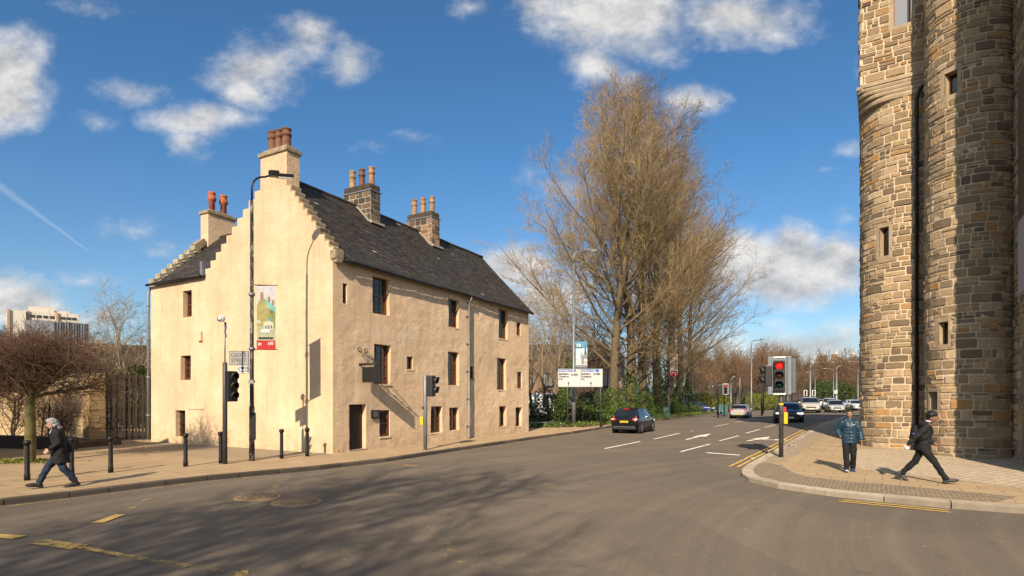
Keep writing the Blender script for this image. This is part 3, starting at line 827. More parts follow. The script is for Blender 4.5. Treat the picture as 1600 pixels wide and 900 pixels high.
# verge edge at the far end
q.quad(EV + Vector((S1 + .1, 0, -.03)), EV + Vector((S1 + .1, 0, -.12)), RG + Vector((S1 + .1, 0, -.12)), RG + Vector((S1 + .1, 0, -.03)), 0, .2)
roof = q.build('roof', 'roof_slate', house, tints=True, fix=False)
q = MB(); pts = [RG + Vector((s_, 0, .03 + .03 * noise.noise(Vector((s_ * .5, 0, 2))))) for s_ in np.linspace(.5, S1 + .1, 40)]
q.tube(pts, .10, n=8); q.build('ridge_tile', mat('ridge_dark', (.045, .038, .032), .85, var=.4, vscale=2), roof)
# wing roof behind the gable, facing the square
WR = Vector((3.15, 0, 10.35)); WE = Vector((-.14, 0, EAVE_W - .06)); upw = (WR - WE); wl_len = upw.length; upw.normalize(); nw = Vector((-upw.z, 0, upw.x))
q = MB(); rows = int(wl_len / EXP)
o_ = Vector((WE.x, T1 - .02, WE.z))
def wing_w(j):
    h = j * EXP; z = WE.z + upw.z * h
    tmin = 3.6
    return (.40, T1 - TM + .02 if (WE.x + upw.x * h) < .5 else T1 - tmin)
slate_roof(q, o_, Vector((0, -1, 0)), upw, nw, wing_w, rows, EXP, 2)
wroof = q.build('wing_roof', 'roof_slate', house, tints=True, fix=False)
q = MB(); q.quad(Vector((.52, T1 - .3, WE.z + .60)), Vector((.52, 4, WE.z + .60)), Vector((WR.x, 4, WR.z - .05)), Vector((WR.x, T1 - .3, WR.z - .05)))
q.quad(Vector((WR.x, T1 - .3, WR.z - .05)), Vector((WR.x, 4, WR.z - .05)), Vector((6.4, 4, 7.2)), Vector((6.4, T1 - .3, 7.2)))
q.tube([(WR.x, T1 - .4, WR.z + .02), (WR.x, 3.7, WR.z + .02)], .1, n=8)
q.build('ridge_tile', 'ridge_dark', wroof)
q = MB(); q.box((.12, TM + .12, 7.75), (.5, .16, .62)); q.build('flashing', 'lead', wroof)
# crow steps on the wing's outer gable
q = MB(); q2 = MB(); NW = 9
q.add([(.0, T1 - .45, 7.2), (3.15, T1 - .45, 10.4), (6.3, T1 - .45, 7.2), (.0, T1 - .0, 7.2), (3.15, T1, 10.4), (6.3, T1, 7.2)], [(0, 1, 2), (3, 5, 4), (0, 3, 4, 1), (1, 4, 5, 2)], 0)
for i in range(NW):
    s_ = -.12 + 2.55 * (i + .5) / NW; z = 7.33 + 2.62 * (i + .5) / NW + .12
    q2.rbox((s_, T1 - .20, z - .02), (.25, .40, .24), .025, mi=0)
    q2.rbox((s_ + .10, T1 - .2, z - .17), (.30, .38, .2), .02, mi=0)
q.build('skew', 'lime_harling', wroof); q2.build('crow_steps', mat('crow_stone', (.37, .315, .215), .9, var=.35, vscale=3, bump=.4, bscale=14), wroof)
# copes on top of the gable's own crow steps
q = MB()
for a, b, z in sr: q.rbox((.27, (a + b) / 2 - .005, z - .055), (.48, b - a + .03, .13), .02)
q.build('crow_steps', 'skew_stone', house); q = MB()
for a, b, z in sl_: q.rbox((.27, (a + b) / 2 - .005, z - .03), (.48, b - a + .02, .08), .02)
q.build('crow_steps', 'skew_stone', house)
q = MB(); q.rbox((.12, -.10, 7.42), (.46, .3, .34), .06); q.rbox((.1, -.16, 7.2), (.3, .2, .16), .05); q.build('skewputt', 'skew_stone', house)
# chimneys
def pots(parent, xs, m, h, r, rows='x', y=0.0, z=0.0, style=0):
    for i, x in enumerate(xs):
        mm = m[i] if isinstance(m, list) else m
        q = MB(); hh = h * (1 + .03 * ((i * 7) % 3))
        prof = [(r * 1.12, 0), (r * 1.05, hh * .06), (r, hh * .5), (r * .95, hh * .62), (r * 1.2, hh * .64), (r * 1.22, hh * .72), (r * 1.0, hh * .75), (r * .98, hh * .93), (r * 1.14, hh * .95), (r * 1.14, hh), (r * .8, hh), (r * .75, hh * .5)]
        if style: prof = [(r * 1.0, 0), (r * .95, hh * .52), (r * 1.35, hh * .56), (r * 1.4, hh * .72), (r * 1.1, hh * .76), (r * 1.05, hh * .9), (r * 1.2, hh * .93), (r * 1.2, hh), (r * .8, hh), (r * .75, hh * .5)]
        q.lathe((x[0], x[1], z), prof, n=16); q.build('chimney_pot', mm, parent)
ch = MB(); CD = .62
def shaft(x0, x1, y0, y1, z0, z1): ch.box(((x0 + x1) / 2, (y0 + y1) / 2, (z0 + z1) / 2), (x1 - x0, y1 - y0, z1 - z0))
# rendered apex chimney of the main gable: the gable's face runs up as its front
shaft(.505, CD, CH0, CH1, 9.6, 11.85)
chm = ch.build('chimney', 'lime_harling', house)
q = MB(); q.rbox((CD / 2, (CH0 + CH1) / 2, 11.93), (CD + .16, CH1 - CH0 + .16, .17), .05); q.rbox((CD / 2, (CH0 + CH1) / 2, 12.06), (CD - .1, CH1 - CH0 - .12, .16), .07); q.build('cope', 'skew_stone', chm)
pots(chm, [(CD / 2, CH0 + .38), (CD / 2, (CH0 + CH1) / 2 + .02), (CD / 2, CH1 - .36)], 'pot_brown', .78, .17, z=12.12)
ch = MB(); shaft(2.45, 3.95, T1 - .62, T1 + .0, 9.3, 11.45)
chm = ch.build('chimney', 'lime_harling', wroof)
q = MB(); q.rbox((3.2, T1 - .31, 11.52), (1.66, .78, .16), .05); q.rbox((3.2, T1 - .31, 11.64), (1.3, .5, .14), .06); q.build('cope', 'skew_stone', chm)
pots(chm, [(2.85, T1 - .31), (3.5, T1 - .31)], 'pot_red', .98, .155, z=11.68, style=1)
q = MB(); q.box((2.2, T1 - .3, 9.85), (.5, .5, .3), mtx=Matrix.Rotation(R(-44), 3, 'Y')); q.build('skew_block', 'skew_stone', wroof)
def stone_cells(r, L, H, hmin=.2, hmax=.42, wmin=.28, wmax=.75, split=.38, jit=.02):
    """irregular coursed rubble: returns (u0,u1,v0,v1) cells"""
    cells = []; v = 0
    while v < H:
        h = r.uniform(hmin, hmax); h = min(h, H - v) if H - v - h > hmin * .6 else H - v
        u = -r.uniform(0, wmin)
        while u < L:
            w = r.uniform(wmin, wmax); a, b = max(0, u), min(L, u + w); u += w
            if b - a < .04: continue
            if h > hmin * 1.25 and r.random() < split and b - a > .3:
                k = r.uniform(.38, .62) * h
                for c0, c1 in ((v, v + k), (v + k, v + h)):
                    if r.random() < .45:
                        m_ = a + (b - a) * r.uniform(.35, .65); cells += [(a, m_, c0, c1), (m_, b, c0, c1)]
                    else: cells.append((a, b, c0, c1))
            else: cells.append((a, b, v, v + h))
        v += h
    return cells
def clip_cells(cells, holes):
    for hu0, hu1, hv0, hv1 in holes:
        out = []
        for a, b, c, d in cells:
            if b <= hu0 or a >= hu1 or d <= hv0 or c >= hv1: out.append((a, b, c, d)); continue
            if c < hv0: out.append((a, b, c, hv0))
            if d > hv1: out.append((a, b, hv1, d))
            c2, d2 = max(c, hv0), min(d, hv1)
            if a < hu0: out.append((a, hu0, c2, d2))
            if b > hu1: out.append((hu1, b, c2, d2))
        cells = out
    return cells
def rubble(q, cells, pos, r, joint=.0125, bulge=(.018, .055), mi_s=0, mi_m=1, seg=.2, smooth=True):
    """pos(u,v,n) -> point; every cell a mortar border and a bulged, rock-faced stone"""
    for a, b, c, d in cells:
        w, h = b - a, d - c
        nu = max(3, min(5, int(w / seg) + 1)); tint = r.random()
        jt = min(joint * r.uniform(.7, 1.4), w * .25, h * .25)
        # mortar plane
        mu = [a + w * i / nu for i in range(nu + 1)]
        o = len(q.v)
        for x in mu: q.v += [tuple(pos(x, c, 0)), tuple(pos(x, d, 0))]
        for i in range(nu): q.f.append((o + 2 * i, o + 2 * i + 2, o + 2 * i + 3, o + 2 * i + 1)); q.mi.append(mi_m); q.t.append(0); q.sm.append(False)
        # stone: outer ring on the mortar, middle ring raised, inner lumps
        iu = nu + 1; iv = 4; o = len(q.v)
        bl = r.uniform(*bulge); tiltu, tiltv = r.uniform(-.35, .35) * bl, r.uniform(-.35, .35) * bl
        rj = [r.uniform(-.5, .5) * jt for _ in range(4)]
        for j in range(iv):
            for i in range(iu):
                fu, fv = i / (iu - 1), j / (iv - 1)
                edge = i in (0, iu - 1) or j in (0, iv - 1)
                x0, x1 = a + jt + rj[0] * (1 - fv) + rj[1] * fv * .6, b - jt + rj[2] * fv
                y0, y1 = c + jt + rj[3] * fu, d - jt
                x = x0 + (x1 - x0) * fu; y = y0 + (y1 - y0) * fv
                if edge: 
                    if i in (0, iu - 1) and j in (0, iv - 1):
                        x += (x1 - x0) * .035 * (1 if i == 0 else -1); y += (y1 - y0) * .05 * (1 if j == 0 else -1)
                    nn = -.004
                else:
                    if iv == 4: y = y0 + (y1 - y0) * (.10 if j == 1 else .9)
                    if i == 1: x = x0 + min(.026, (x1 - x0) * .14)
                    if i == iu - 2: x = x1 - min(.026, (x1 - x0) * .14) if iu > 3 else (x0 + x1) / 2
                    nn = bl * r.uniform(.65, 1.25) + tiltu * (fu * 2 - 1) + tiltv * (fv * 2 - 1)
                q.v.append(tuple(pos(x, y, nn)))
        for j in range(iv - 1):
            for i in range(iu - 1):
                q.f.append((o + j * iu + i, o + j * iu + i + 1, o + (j + 1) * iu + i + 1, o + (j + 1) * iu + i)); q.mi.append(mi_s); q.t.append(tint); q.sm.append(False)
def ridge_chimney(s0, s1, t0, t1, z1, stone, pm, seed, pot_h=.86):
    r = random.Random(seed); q = MB()
    L = [s1 - s0, t1 - t0]
    z0 = RIDGE_Z - (RIDGE_T - t0) * .98 - .35
    for (o, au, an, ln) in ((Vector((s0, t1, z0)), Vector((0, -1, 0)), Vector((-1, 0, 0)), t1 - t0), (Vector((s0, t0, z0)), Vector((1, 0, 0)), Vector((0, -1, 0)), s1 - s0),
                            (Vector((s1, t0, z0)), Vector((0, 1, 0)), Vector((1, 0, 0)), t1 - t0), (Vector((s1, t1, z0)), Vector((-1, 0, 0)), Vector((0, 1, 0)), s1 - s0)):
        cells = stone_cells(r, ln, z1 - z0, .22, .30, .3, .6, 0.1)
        rubble(q, cells, lambda u, v, n: o + au * u + Vector((0, 0, v)) + an * n, r, joint=.006, bulge=(.012, .02))
    c = q.build('chimney', [stone, 'mortar_pale'], roof, tints=True, fix=False)
    q = MB(); q.rbox(((s0 + s1) / 2, (t0 + t1) / 2, z1 + .02), (s1 - s0 + .1, t1 - t0 + .1, .06), .02); q.build('lead_band', 'lead', c)
    q = MB(); cxx, cyy = (s0 + s1) / 2, (t0 + t1) / 2
    rr = random.Random(seed + 5)
    q = MB()
    n = 4
    for i in range(n):
        for j, (sy) in enumerate((-1, 1)):
            y0 = t0 + (t1 - t0) * i / n; q.rbox((cxx + sy * (s1 - s0) * .25, y0 + (t1 - t0) / n / 2, z1 + .20), ((s1 - s0) * .52, (t1 - t0) / n + .005, .3), .1)
    q.build('cope', stone, c, tints=True)
    pots(c, [(cxx, t0 + (t1 - t0) * f) for f in (.14, .5, .86)], pm, pot_h, .135, z=z1 + .34)
    q = MB(); q.box((s0 - .10, (t0 + RIDGE_T) / 2, RIDGE_Z - (RIDGE_T - t0) / 2 * 1.0 + .0), (.14, (RIDGE_T - t0) * 1.42, .12), mtx=Matrix.Rotation(math.atan2(up.z, up.y), 3, 'X'))
    q.box((cxx, t0 - .1, z0 + .34), (s1 - s0 + .2, .18, .1)); q.build('skew_fillet', 'mortar_pale', c)
# where the two ridge stacks stand along the roof
def on_ridge(px):
    d = Vector(((px - 800) / FOC, 1, 0)); o = Vector((0, 0, 0)) - Vector((A0.x, A0.y, 0)); b = o - HY * RIDGE_T
    k = -b.dot(HY) / d.dot(HY); return (o + d * k).dot(HX)
print('ridge chim s', on_ridge(570), on_ridge(664))
c1, c2 = on_ridge(566), on_ridge(661)
ridge_chimney(c1 - .32, c1 + .34, 2.62, 4.34, 11.85, 'chimney_stone', ['pot_buff', 'pot_brown', 'pot_dull'], 11)
ridge_chimney(c2 - .30, c2 + .40, 2.62, 4.34, 11.90, 'chimney_stone_warm', ['pot_dull', 'pot_buff', 'pot_dull'], 12)
# windows, recessed in their reveals
def sash_window(u0, u1, z0, z1, plane, bars=(2, 4), m='sash_wood', depth=.0, shutter=False):
    """plane: 'front' (x along, recess +y) or 'gable' (y along, recess +x)"""
    w, h = u1 - u0, z1 - z0
    def V(u, n, z): return Vector((u, n, z)) if plane == 'front' else Vector((n, u, z))
    def B(q, uc, nc, zc, su, sn, sz):
        q.box(V(uc, nc, zc), (su, sn, sz) if plane == 'front' else (sn, su, sz))
    rec = (rec_of((u0, u1)) if plane == 'front' else .3) - .10
    q = MB(); f = .055
    B(q, u0 + f / 2, rec + .05, (z0 + z1) / 2, f, .10, h); B(q, u1 - f / 2, rec + .05, (z0 + z1) / 2, f, .10, h)
    B(q, (u0 + u1) / 2, rec + .05, z1 - f / 2, w - 2 * f, .099, f); B(q, (u0 + u1) / 2, rec + .045, z0 + f / 2, w - 2 * f, .13, f)
    win = q.build('window', m, house)
    q = MB()
    nb_, nr = bars; iw, ih = w - 2 * f, h - 2 * f
    if nr >= 3:
        B(q, (u0 + u1) / 2, rec + .055, z0 + h / 2, iw, .06, .055)
        B(q, u0 + f + .018, rec + .06, z0 + h / 2, .036, .05, ih); B(q, u1 - f - .018, rec + .06, z0 + h / 2, .036, .05, ih)
        B(q, (u0 + u1) / 2, rec + .062, z0 + f + .03, iw, .05, .06)
    for i in range(1, nb_): B(q, u0 + f + iw * i / nb_, rec + .068, z0 + h / 2, .022, .03, ih)
    for j in range(1, nr):
        if nr >= 3 and j == nr // 2: continue
        B(q, (u0 + u1) / 2, rec + .067, z0 + f + ih * j / nr, iw, .03, .022)
    q.build('glazing_bars', m, win)
    q = MB(); B(q, (u0 + u1) / 2, rec + .078, (z0 + z1) / 2, iw, .008, ih); q.build('pane', 'window_glass', win)
    return win
for k_, (a, b, c, d) in FRONT.items():
    if k_ == 'door': continue
    sm_ = (b - a) < .75 and (d - c) < 1.0
    if k_ in ('w1',): bars = (2, 2)
    elif k_ in ('w5', 'm2', 'm3b', 'm5'): bars = (1, 2)
    elif k_[0] == 'b': bars = (2, 3)
    else: bars = (3, 6)
    win = sash_window(a, b, c, d, 'front', bars)
    q = MB(); q.rbox(((a + b) / 2, (.13), c - .037), (b - a + .06, .28, .07), .02); q.build('sill', 'lime_harling', win)
for k_, (a, b, c, d) in GAB.items():
    win = sash_window(a, b, c, d, 'gable', (3, 4))
    if k_ == 'g3':
        q = MB()
        for i in range(1, 5): q.tube([(.16, a + (b - a) * i / 5, c), (.16, a + (b - a) * i / 5, d)], .012, n=6)
        for i in range(1, 4): q.tube([(.16, a, c + (d - c) * i / 4), (.16, b, c + (d - c) * i / 4)], .010, n=6)
        q.build('window_grille', 'black_iron', win)
# door
a, b, c, d = FRONT['door']
q = MB(); n = 5
for i in range(n): q.box((a + (b - a) * (i + .5) / n, WREC - .05, (c + d) / 2), ((b - a) / n - .012, .05, d - c))
q.box(((a + b) / 2, WREC - .02, (c + d) / 2), (b - a, .02, d - c))
dr = q.build('door', 'door_wood', house)
q = MB(); q.ball((a + .15, WREC - .1, 1.0), .035); q.build('handle', 'black_iron', dr)
q = MB(); q.box(((a + b) / 2, .2, .01), (b - a, .5, .1)); q.build('door_step', 'dressed_stone', house)
# gutters and pipes
q = MB(); q.tube([(s_, -.27, EAVE - .2 + .01 * math.sin(s_)) for s_ in np.linspace(.35, S1 + .1, 30)], .065, n=8)
for s_ in np.linspace(1, S1 - .5, 14): q.box((s_, -.2, EAVE - .22), (.03, .12, .05))
q.build('gutter', 'black_iron', house)
ps = front(729.5, 600)[0]
q = MB(); q.tube([(ps, -.27, EAVE - .22), (ps, -.27, EAVE - .34), (ps, -.14, EAVE - .55), (ps, -.13, .15), (ps - .12, -.18, .0)], .055, n=10)
for z in (.6, 2.0, 3.4, 4.8, 6.2): q.tube([(ps, -.13, z), (ps, -.13, z + .1)], .072, n=10); q.box((ps, -.06, z + .05), (.2, .12, .04))
q.build('downpipe', 'pipe_grey', house)
q = MB(); q.tube([(.02, T1 + .1, 7.35), (-.08, T1 + .09, 7.0), (-.08, T1 + .08, 0)], .06, n=10)
for z in (1.2, 3, 4.8, 6.4): q.tube([(-.08, T1 + .085, z), (-.08, T1 + .085, z + .1)], .08, n=10)
q.build('downpipe', 'pipe_grey', house)
q = MB(); q.tube([(-.22, T1, EAVE_W - .02), (-.22, TM + .05, EAVE_W + .02)], .06, n=8); q.build('gutter', 'black_iron', wroof)
# small vent hood and blocked lintel on the gable
v0, vz0 = gable(317, 533); v1, vz1 = gable(312, 518)
q = MB(); q.rbox((-.05, (v0 + v1) / 2, (vz0 + vz1) / 2), (.14, abs(v1 - v0) + .02, abs(vz1 - vz0)), .03); q.build('vent_hood', 'lime_harling', house)
l0, lz = gable(318, 639); l1, _ = gable(295, 639)
q = MB(); q.box((-.012, (l0 + l1) / 2, lz), (.06, abs(l1 - l0), .05)); q.build('lintel_mark', 'lime_harling', house)
# plaque by the door
pa, pz1 = front(579, 640.7); pb, _ = front(590.7, 640.7); _, pz0 = front(579, 654)
q = MB(); q.rbox(((pa + pb) / 2, -.05, (pz0 + pz1) / 2), (pb - pa, .06, pz1 - pz0), .01)
pl = q.build('wall_plaque', 'black_plastic'); pl.parent = None; pl.matrix_world = house.matrix_basis
pl.location = A0; pl.rotation_euler = house.rotation_euler
tag(pl, 'small black square plaque on the house wall right of the door', 'plaque')
q = MB()
for i in range(5): q.box(((pa + pb) / 2, -.082, pz1 - .08 - i * (pz1 - pz0 - .12) / 5), ((pb - pa) * (.7 if i % 2 else .6), .004, .02))
q.build('lettering', mat('plaque_grey', (.25, .25, .24), .5), pl)
# bracket sign
s0, bz = front(560.5, 570); TIPN = -1.05
sg = thing('hanging_sign', 'black hanging board on an iron scroll bracket above the house door', 'sign', A0, math.atan2(FY, FX))
q = MB(); q.tube([(s0, .02, bz), (s0, TIPN, bz)], .028, n=8)
for k_ in range(8): q.ball((s0, TIPN * (k_ + .5) / 8, bz + .04), .035, 8)
for ds, dzz in ((-.06, .62), (.28, .60)):
    pts = [(s0 + ds, .02, bz + dzz)] + [(s0 + ds + .0 + .09 * math.sin(t) - .0, -.08 - .07 * (1 - math.cos(t)) * .5, bz + dzz - .03 + .09 * math.cos(t)) for t in np.linspace(0, 5.2, 14)]
    q.tube(pts, .012, n=6); q.tube([(s0 + ds, -.06, bz + dzz - .1), (s0, TIPN + .05, bz + .04)], .013, n=6)
q.build('bracket', 'black_iron', sg)
q = MB(); q.rbox((s0, TIPN * .56, bz - .40), (.05, .78, .60), .02)
for y in (TIPN * .3, TIPN * .82): q.tube([(s0, y, bz), (s0, y, bz - .11)], .012, n=6)
q.build('sign_board', 'black_plastic', sg)

# ------------------------------------------------------------------ the rubble-stone tower on the right
BD = R(33.0)
TA, TB = Vector((math.cos(BD), -math.sin(BD), 0)), Vector((math.sin(BD), math.cos(BD), 0))   # along its front, and away from the viewer
C1 = on(1343, 22.9); C1.z = 0
def TP(a, b, z=0.0): return C1 + TA * a + TB * b + Vector((0, 0, z))
tower = thing('stone_tower', 'tall rubble stone building with rounded corner and round stair turret on the right', 'tower', (C1.x, C1.y, 0))
HT = 19.5
class Path:
    """plan outline as a polyline, walked by arc length; outward normal to its right or left"""
    def __init__(s, pts, flip=1):
        s.p = [Vector((p[0], p[1], 0)) for p in pts]; s.L = [0]; s.flip = flip
        for a, b in zip(s.p, s.p[1:]): s.L.append(s.L[-1] + (b - a).length)
    def ev(s, u):
        u = max(0, min(u, s.L[-1]))
        for i in range(len(s.L) - 1):
            if u <= s.L[i + 1] or i == len(s.L) - 2: break
        t = (u - s.L[i]) / max(1e-9, s.L[i + 1] - s.L[i])
        return s.p[i].lerp(s.p[i + 1], t)
    def nrm(s, u):
        d = (s.ev(u + .03) - s.ev(u - .03)).normalized()
        return Vector((d.y, -d.x, 0)) * s.flip
    def pos(s, z0=0.0):
        return lambda u, v, n: s.ev(u) + s.nrm(u) * n + Vector((0, 0, v + z0)) - Vector((C1.x, C1.y, 0))
    def at_px(s, px):
        best = None
        for i in range(2000):
            u = s.L[-1] * i / 1999; p = s.ev(u)
            if s.nrm(u).dot(-p) <= 0 : continue
            q = 800 + FOC * p.x / p.y
            e = abs(q - px) + .02 * p.y
            if best is None or e < best[0]: best = (e, u)
        return best[1]
def corner_path(r):
    """left flank, corner of radius r, front face up to the recess by the turret"""
    pts = [TP(0, 4.5)]
    if r > .05:
        for i in range(15):
            t = math.pi / 2 * i / 14
            pts.append(TP(r - r * math.cos(t), r - r * math.sin(t)))
    else: pts.append(TP(0, 0))
    pts.append(TP(2.45, 0)); pts.append(TP(2.5, .45)); pts.append(TP(3.4, .5))
    return Path(pts)
CR = 1.5
ZC = at(1375, 160, 22.6).z; ZT = at(1380, 128, 22.3).z
print('tower corbel', ZC, ZT, C1)
rr = random.Random(21)
low, high = corner_path(CR), corner_path(0.0)
def slit(path, px0, px1, py0, py1):
    u0, u1 = path.at_px(px0), path.at_px(px1); p = path.ev((u0 + u1) / 2)
    return [min(u0, u1), max(u0, u1), EYE + (HOR - py1) / FOC * p.y, EYE + (HOR - py0) / FOC * p.y]
tc_ = TP(3.36, -.80); TR = 1.27
turret = Path([(tc_.x + TR * math.sin(t) * TA.x * 1 - TR * math.cos(t) * TB.x, tc_.y + TR * math.sin(t) * TA.y - TR * math.cos(t) * TB.y) for t in np.linspace(-2.3, 2.1, 60)])
# the recess between the front face and turret, and the return wall that runs towards the viewer
WA = 4.50
_p = turret.ev(turret.at_px(1492)) - Vector((C1.x, C1.y, 0)); _la, _lb = LDIR.dot(TA), LDIR.dot(TB)
WB = _p.dot(TB) - _lb / -_la * (WA - _p.dot(TA))
print('wing corner b', WB, TP(WA, WB).x / TP(WA, WB).y * FOC + 800)
ret = Path([TP(WA, -.3), TP(WA, WB), TP(WA + 9, WB)])
slits = {'low': [slit(low, 1374, 1389, 355, 400)], 'tur': [slit(turret, 1476, 1496, 112, 148), slit(turret, 1466, 1482, 503, 538), slit(turret, 1451, 1465, 612, 640)], 'high': [slit(high, 1396, 1423, -60, 38)]}
print('slits', {k: [[round(x, 2) for x in s] for s in v] for k, v in slits.items()})
def ring(h): return (h[0] - .12, h[1] + .10, h[2] - .12, h[3] + .17)
q = MB()
def stone_wall(path, z0, z1, holes, seed, **kw):
    r = random.Random(seed)
    cells = stone_cells(r, path.L[-1], z1 - z0, **kw)
    cells = clip_cells(cells, [(h[0], h[1], h[2] - z0, h[3] - z0) for h in holes])
    cells = [c for c in cells if c[1] - c[0] > .03 and c[3] - c[2] > .03]
    rubble(q, cells, path.pos(z0), r)
KW = dict(hmin=.16, hmax=.37, wmin=.20, wmax=.70, split=.36)
stone_wall(low, -.1, ZC, [ring(h) for h in slits['low']], 31, **KW)
stone_wall(high, ZT, HT, [ring(h) for h in slits['high']], 32, **KW)
stone_wall(turret, -.1, HT, [ring(h) for h in slits['tur']], 33, **KW)
stone_wall(ret, -.1, HT, [(2.6, 5.2, -.1, 4.6)], 34, **KW)
q.build('wall', ['rubble_stone', 'lime_mortar'], tower, tints=True, fix=False)
# backing walls and top out of sight
q = MB(); base = Vector((C1.x, C1.y, 0))
def wq(p0, p1, z0=-.1, z1=HT):
    a, b = p0 - base, p1 - base
    q.quad((a.x, a.y, z0), (b.x, b.y, z0), (b.x, b.y, z1), (a.x, a.y, z1))
wq(TP(0, 4.5), TP(0, 9)); wq(TP(0, 9), TP(14, 9)); wq(TP(14, 9), TP(14, WB))
tp_ = [TP(0, 0), TP(2.6, 0), TP(2.6, -.5), TP(WA, -.5), TP(WA, WB), TP(14, WB), TP(14, 9), TP(0, 9)]
q.add([(p.x - base.x, p.y - base.y, HT) for p in tp_], [tuple(range(8))])
q.lathe((tc_.x - base.x, tc_.y - base.y, HT), [(TR, -.2), (TR, .02), (.05, 1.6)], 24)
q.build('rear_walls', 'lime_mortar', tower)
# corbelling from round to square: moulded courses of shrinking corner radius
q = MB(); n = 4
for i in range(n):
    f0, f1 = i / n, (i + 1) / n
    rad = CR * (1 - f1) ** 1.0 * .95 + .02; z0, z1 = ZC + (ZT - ZC) * f0 - (.05 if i == 0 else 0), ZC + (ZT - ZC) * f1
    cp = corner_path(rad)
    us_ = np.linspace(0, cp.L[-1], 50)
    for u0, u1 in zip(us_, us_[1:]):
        for (za, na, zb, nb2) in ((z0, -.12, z0 + .02, .05), (z0 + .02, .05, z0 + (z1 - z0) * .55, .075), (z0 + (z1 - z0) * .55, .075, z1, .05), (z1, .05, z1, -.5)):
            P = cp.pos()
            q.quad(P(u0, za, na), P(u1, za, na), P(u1, zb, nb2), P(u0, zb, nb2))
cp = corner_path(.02)
for u0, u1 in zip(np.linspace(0, cp.L[-1], 40), np.linspace(0, cp.L[-1], 40)[1:]):
    P = cp.pos()
    for (za, na, zb, nb2) in ((ZT - .02, .0, ZT, .10), (ZT, .10, ZT + .13, .11), (ZT + .13, .11, ZT + .16, .0)):
        q.quad(P(u0, za, na), P(u1, za, na), P(u1, zb, nb2), P(u0, zb, nb2))
q.build('corbel', 'dressed_stone', tower, fix=False)
# slit windows in dressed surrounds
def slit_window(path, h, wide=False):
    P = path.pos(); u0, u1, z0, z1 = h; R0 = ring(h)
    q = MB()
    for a, b, c, d in ((R0[0], u0, R0[2], R0[3]), (u1, R0[1], R0[2], R0[3]), (u0, u1, R0[2], z0), (u0, u1, z1, R0[3])):
        q.add([P(a, c, .015), P(b, c, .015), P(b, d, .015), P(a, d, .015)], [(0, 1, 2, 3)])
        for (e, f, g_, h_) in ((a, c, b, c), (a, d, b, d), (a, c, a, d), (b, c, b, d)): q.quad(P(e, f, .015), P(g_, h_, .015), P(g_, h_, -.05), P(e, f, -.05))
    DP = -.30
    for (a, c, b, d) in ((u0, z0, u0, z1), (u1, z0, u1, z1), (u0, z0, u1, z0), (u0, z1, u1, z1)): q.quad(P(a, c, .015), P(b, d, .015), P(b, d, DP), P(a, c, DP))
    sr_ = q.build('window_surround', 'dressed_stone', tower)
    q = MB(); f = .045
    for a, b, c, d in ((u0, u0 + f, z0, z1), (u1 - f, u1, z0, z1), (u0, u1, z0, z0 + f), (u0, u1, z1 - f, z1)): q.quad(P(a, c, DP + .05), P(b, c, DP + .05), P(b, d, DP + .05), P(a, d, DP + .05))
    q.build('frame', 'sash_wood', sr_)
    q = MB(); q.quad(P(u0, z0, DP + .02), P(u1, z0, DP + .02), P(u1, z1, DP + .02), P(u0, z1, DP + .02)); q.build('pane', 'window_glass' if not wide else mat('window_bright', (.25, .27, .3), .08, spec=1.0), sr_)
for h in slits['low']: slit_window(low, h)
for h in slits['tur']: slit_window(turret, h)
for h in slits['high']: slit_window(high, h, True)
# down pipe in the recess
pb_ = TP(1.93, -.10) - base
u_ = low.at_px(1432); pb_ = low.ev(u_) + low.nrm(u_) * .13 - base
q = MB(); zt_ = at(1440, 138, 21.5).z
q.tube([(pb_.x + TA.x * .35, pb_.y + TA.y * .35, zt_ + .35), (pb_.x + TA.x * .1, pb_.y + TA.y * .1, zt_ + .1), (pb_.x, pb_.y, zt_ - .25), (pb_.x, pb_.y, .12)], .062, n=12)
for z in (1.4, 3.4, 5.4, 7.4, 9.4, 11.4): q.tube([(pb_.x, pb_.y, z), (pb_.x, pb_.y, z + .14)], .082, n=12)
q.build('downpipe', 'black_iron', tower)
# arched doorway in the return wall
q = MB(); P = ret.pos()
arch = [(2.6, -.1), (2.6, 3.0)] + [(2.6 + 1.295 * (1 - math.cos(t)), 3.0 + 1.5 * math.sin(t)) for t in np.linspace(0, math.pi, 16)[1:]] + [(5.19, -.1)]
for (a, b), (c, d) in zip(arch, arch[1:]): q.quad(P(a, b, .03), P(c, d, .03), P(c, d, -.6), P(a, b, -.6))
for i in range(len(arch) - 1):
    (a, b), (c, d) = arch[i], arch[i + 1]
    if b >= 2.9 or d >= 2.9: q.quad(P(a, b, .02), P(c, d, .02), P(c, 4.6, .02), P(a, 4.6, .02))
q.build('arch_surround', 'dressed_stone', tower)
q = MB(); q.quad(P(2.5, -.1, -.55), P(5.3, -.1, -.55), P(5.3, 4.7, -.55), P(2.5, 4.7, -.55)); q.build('door', 'black_iron', tower)
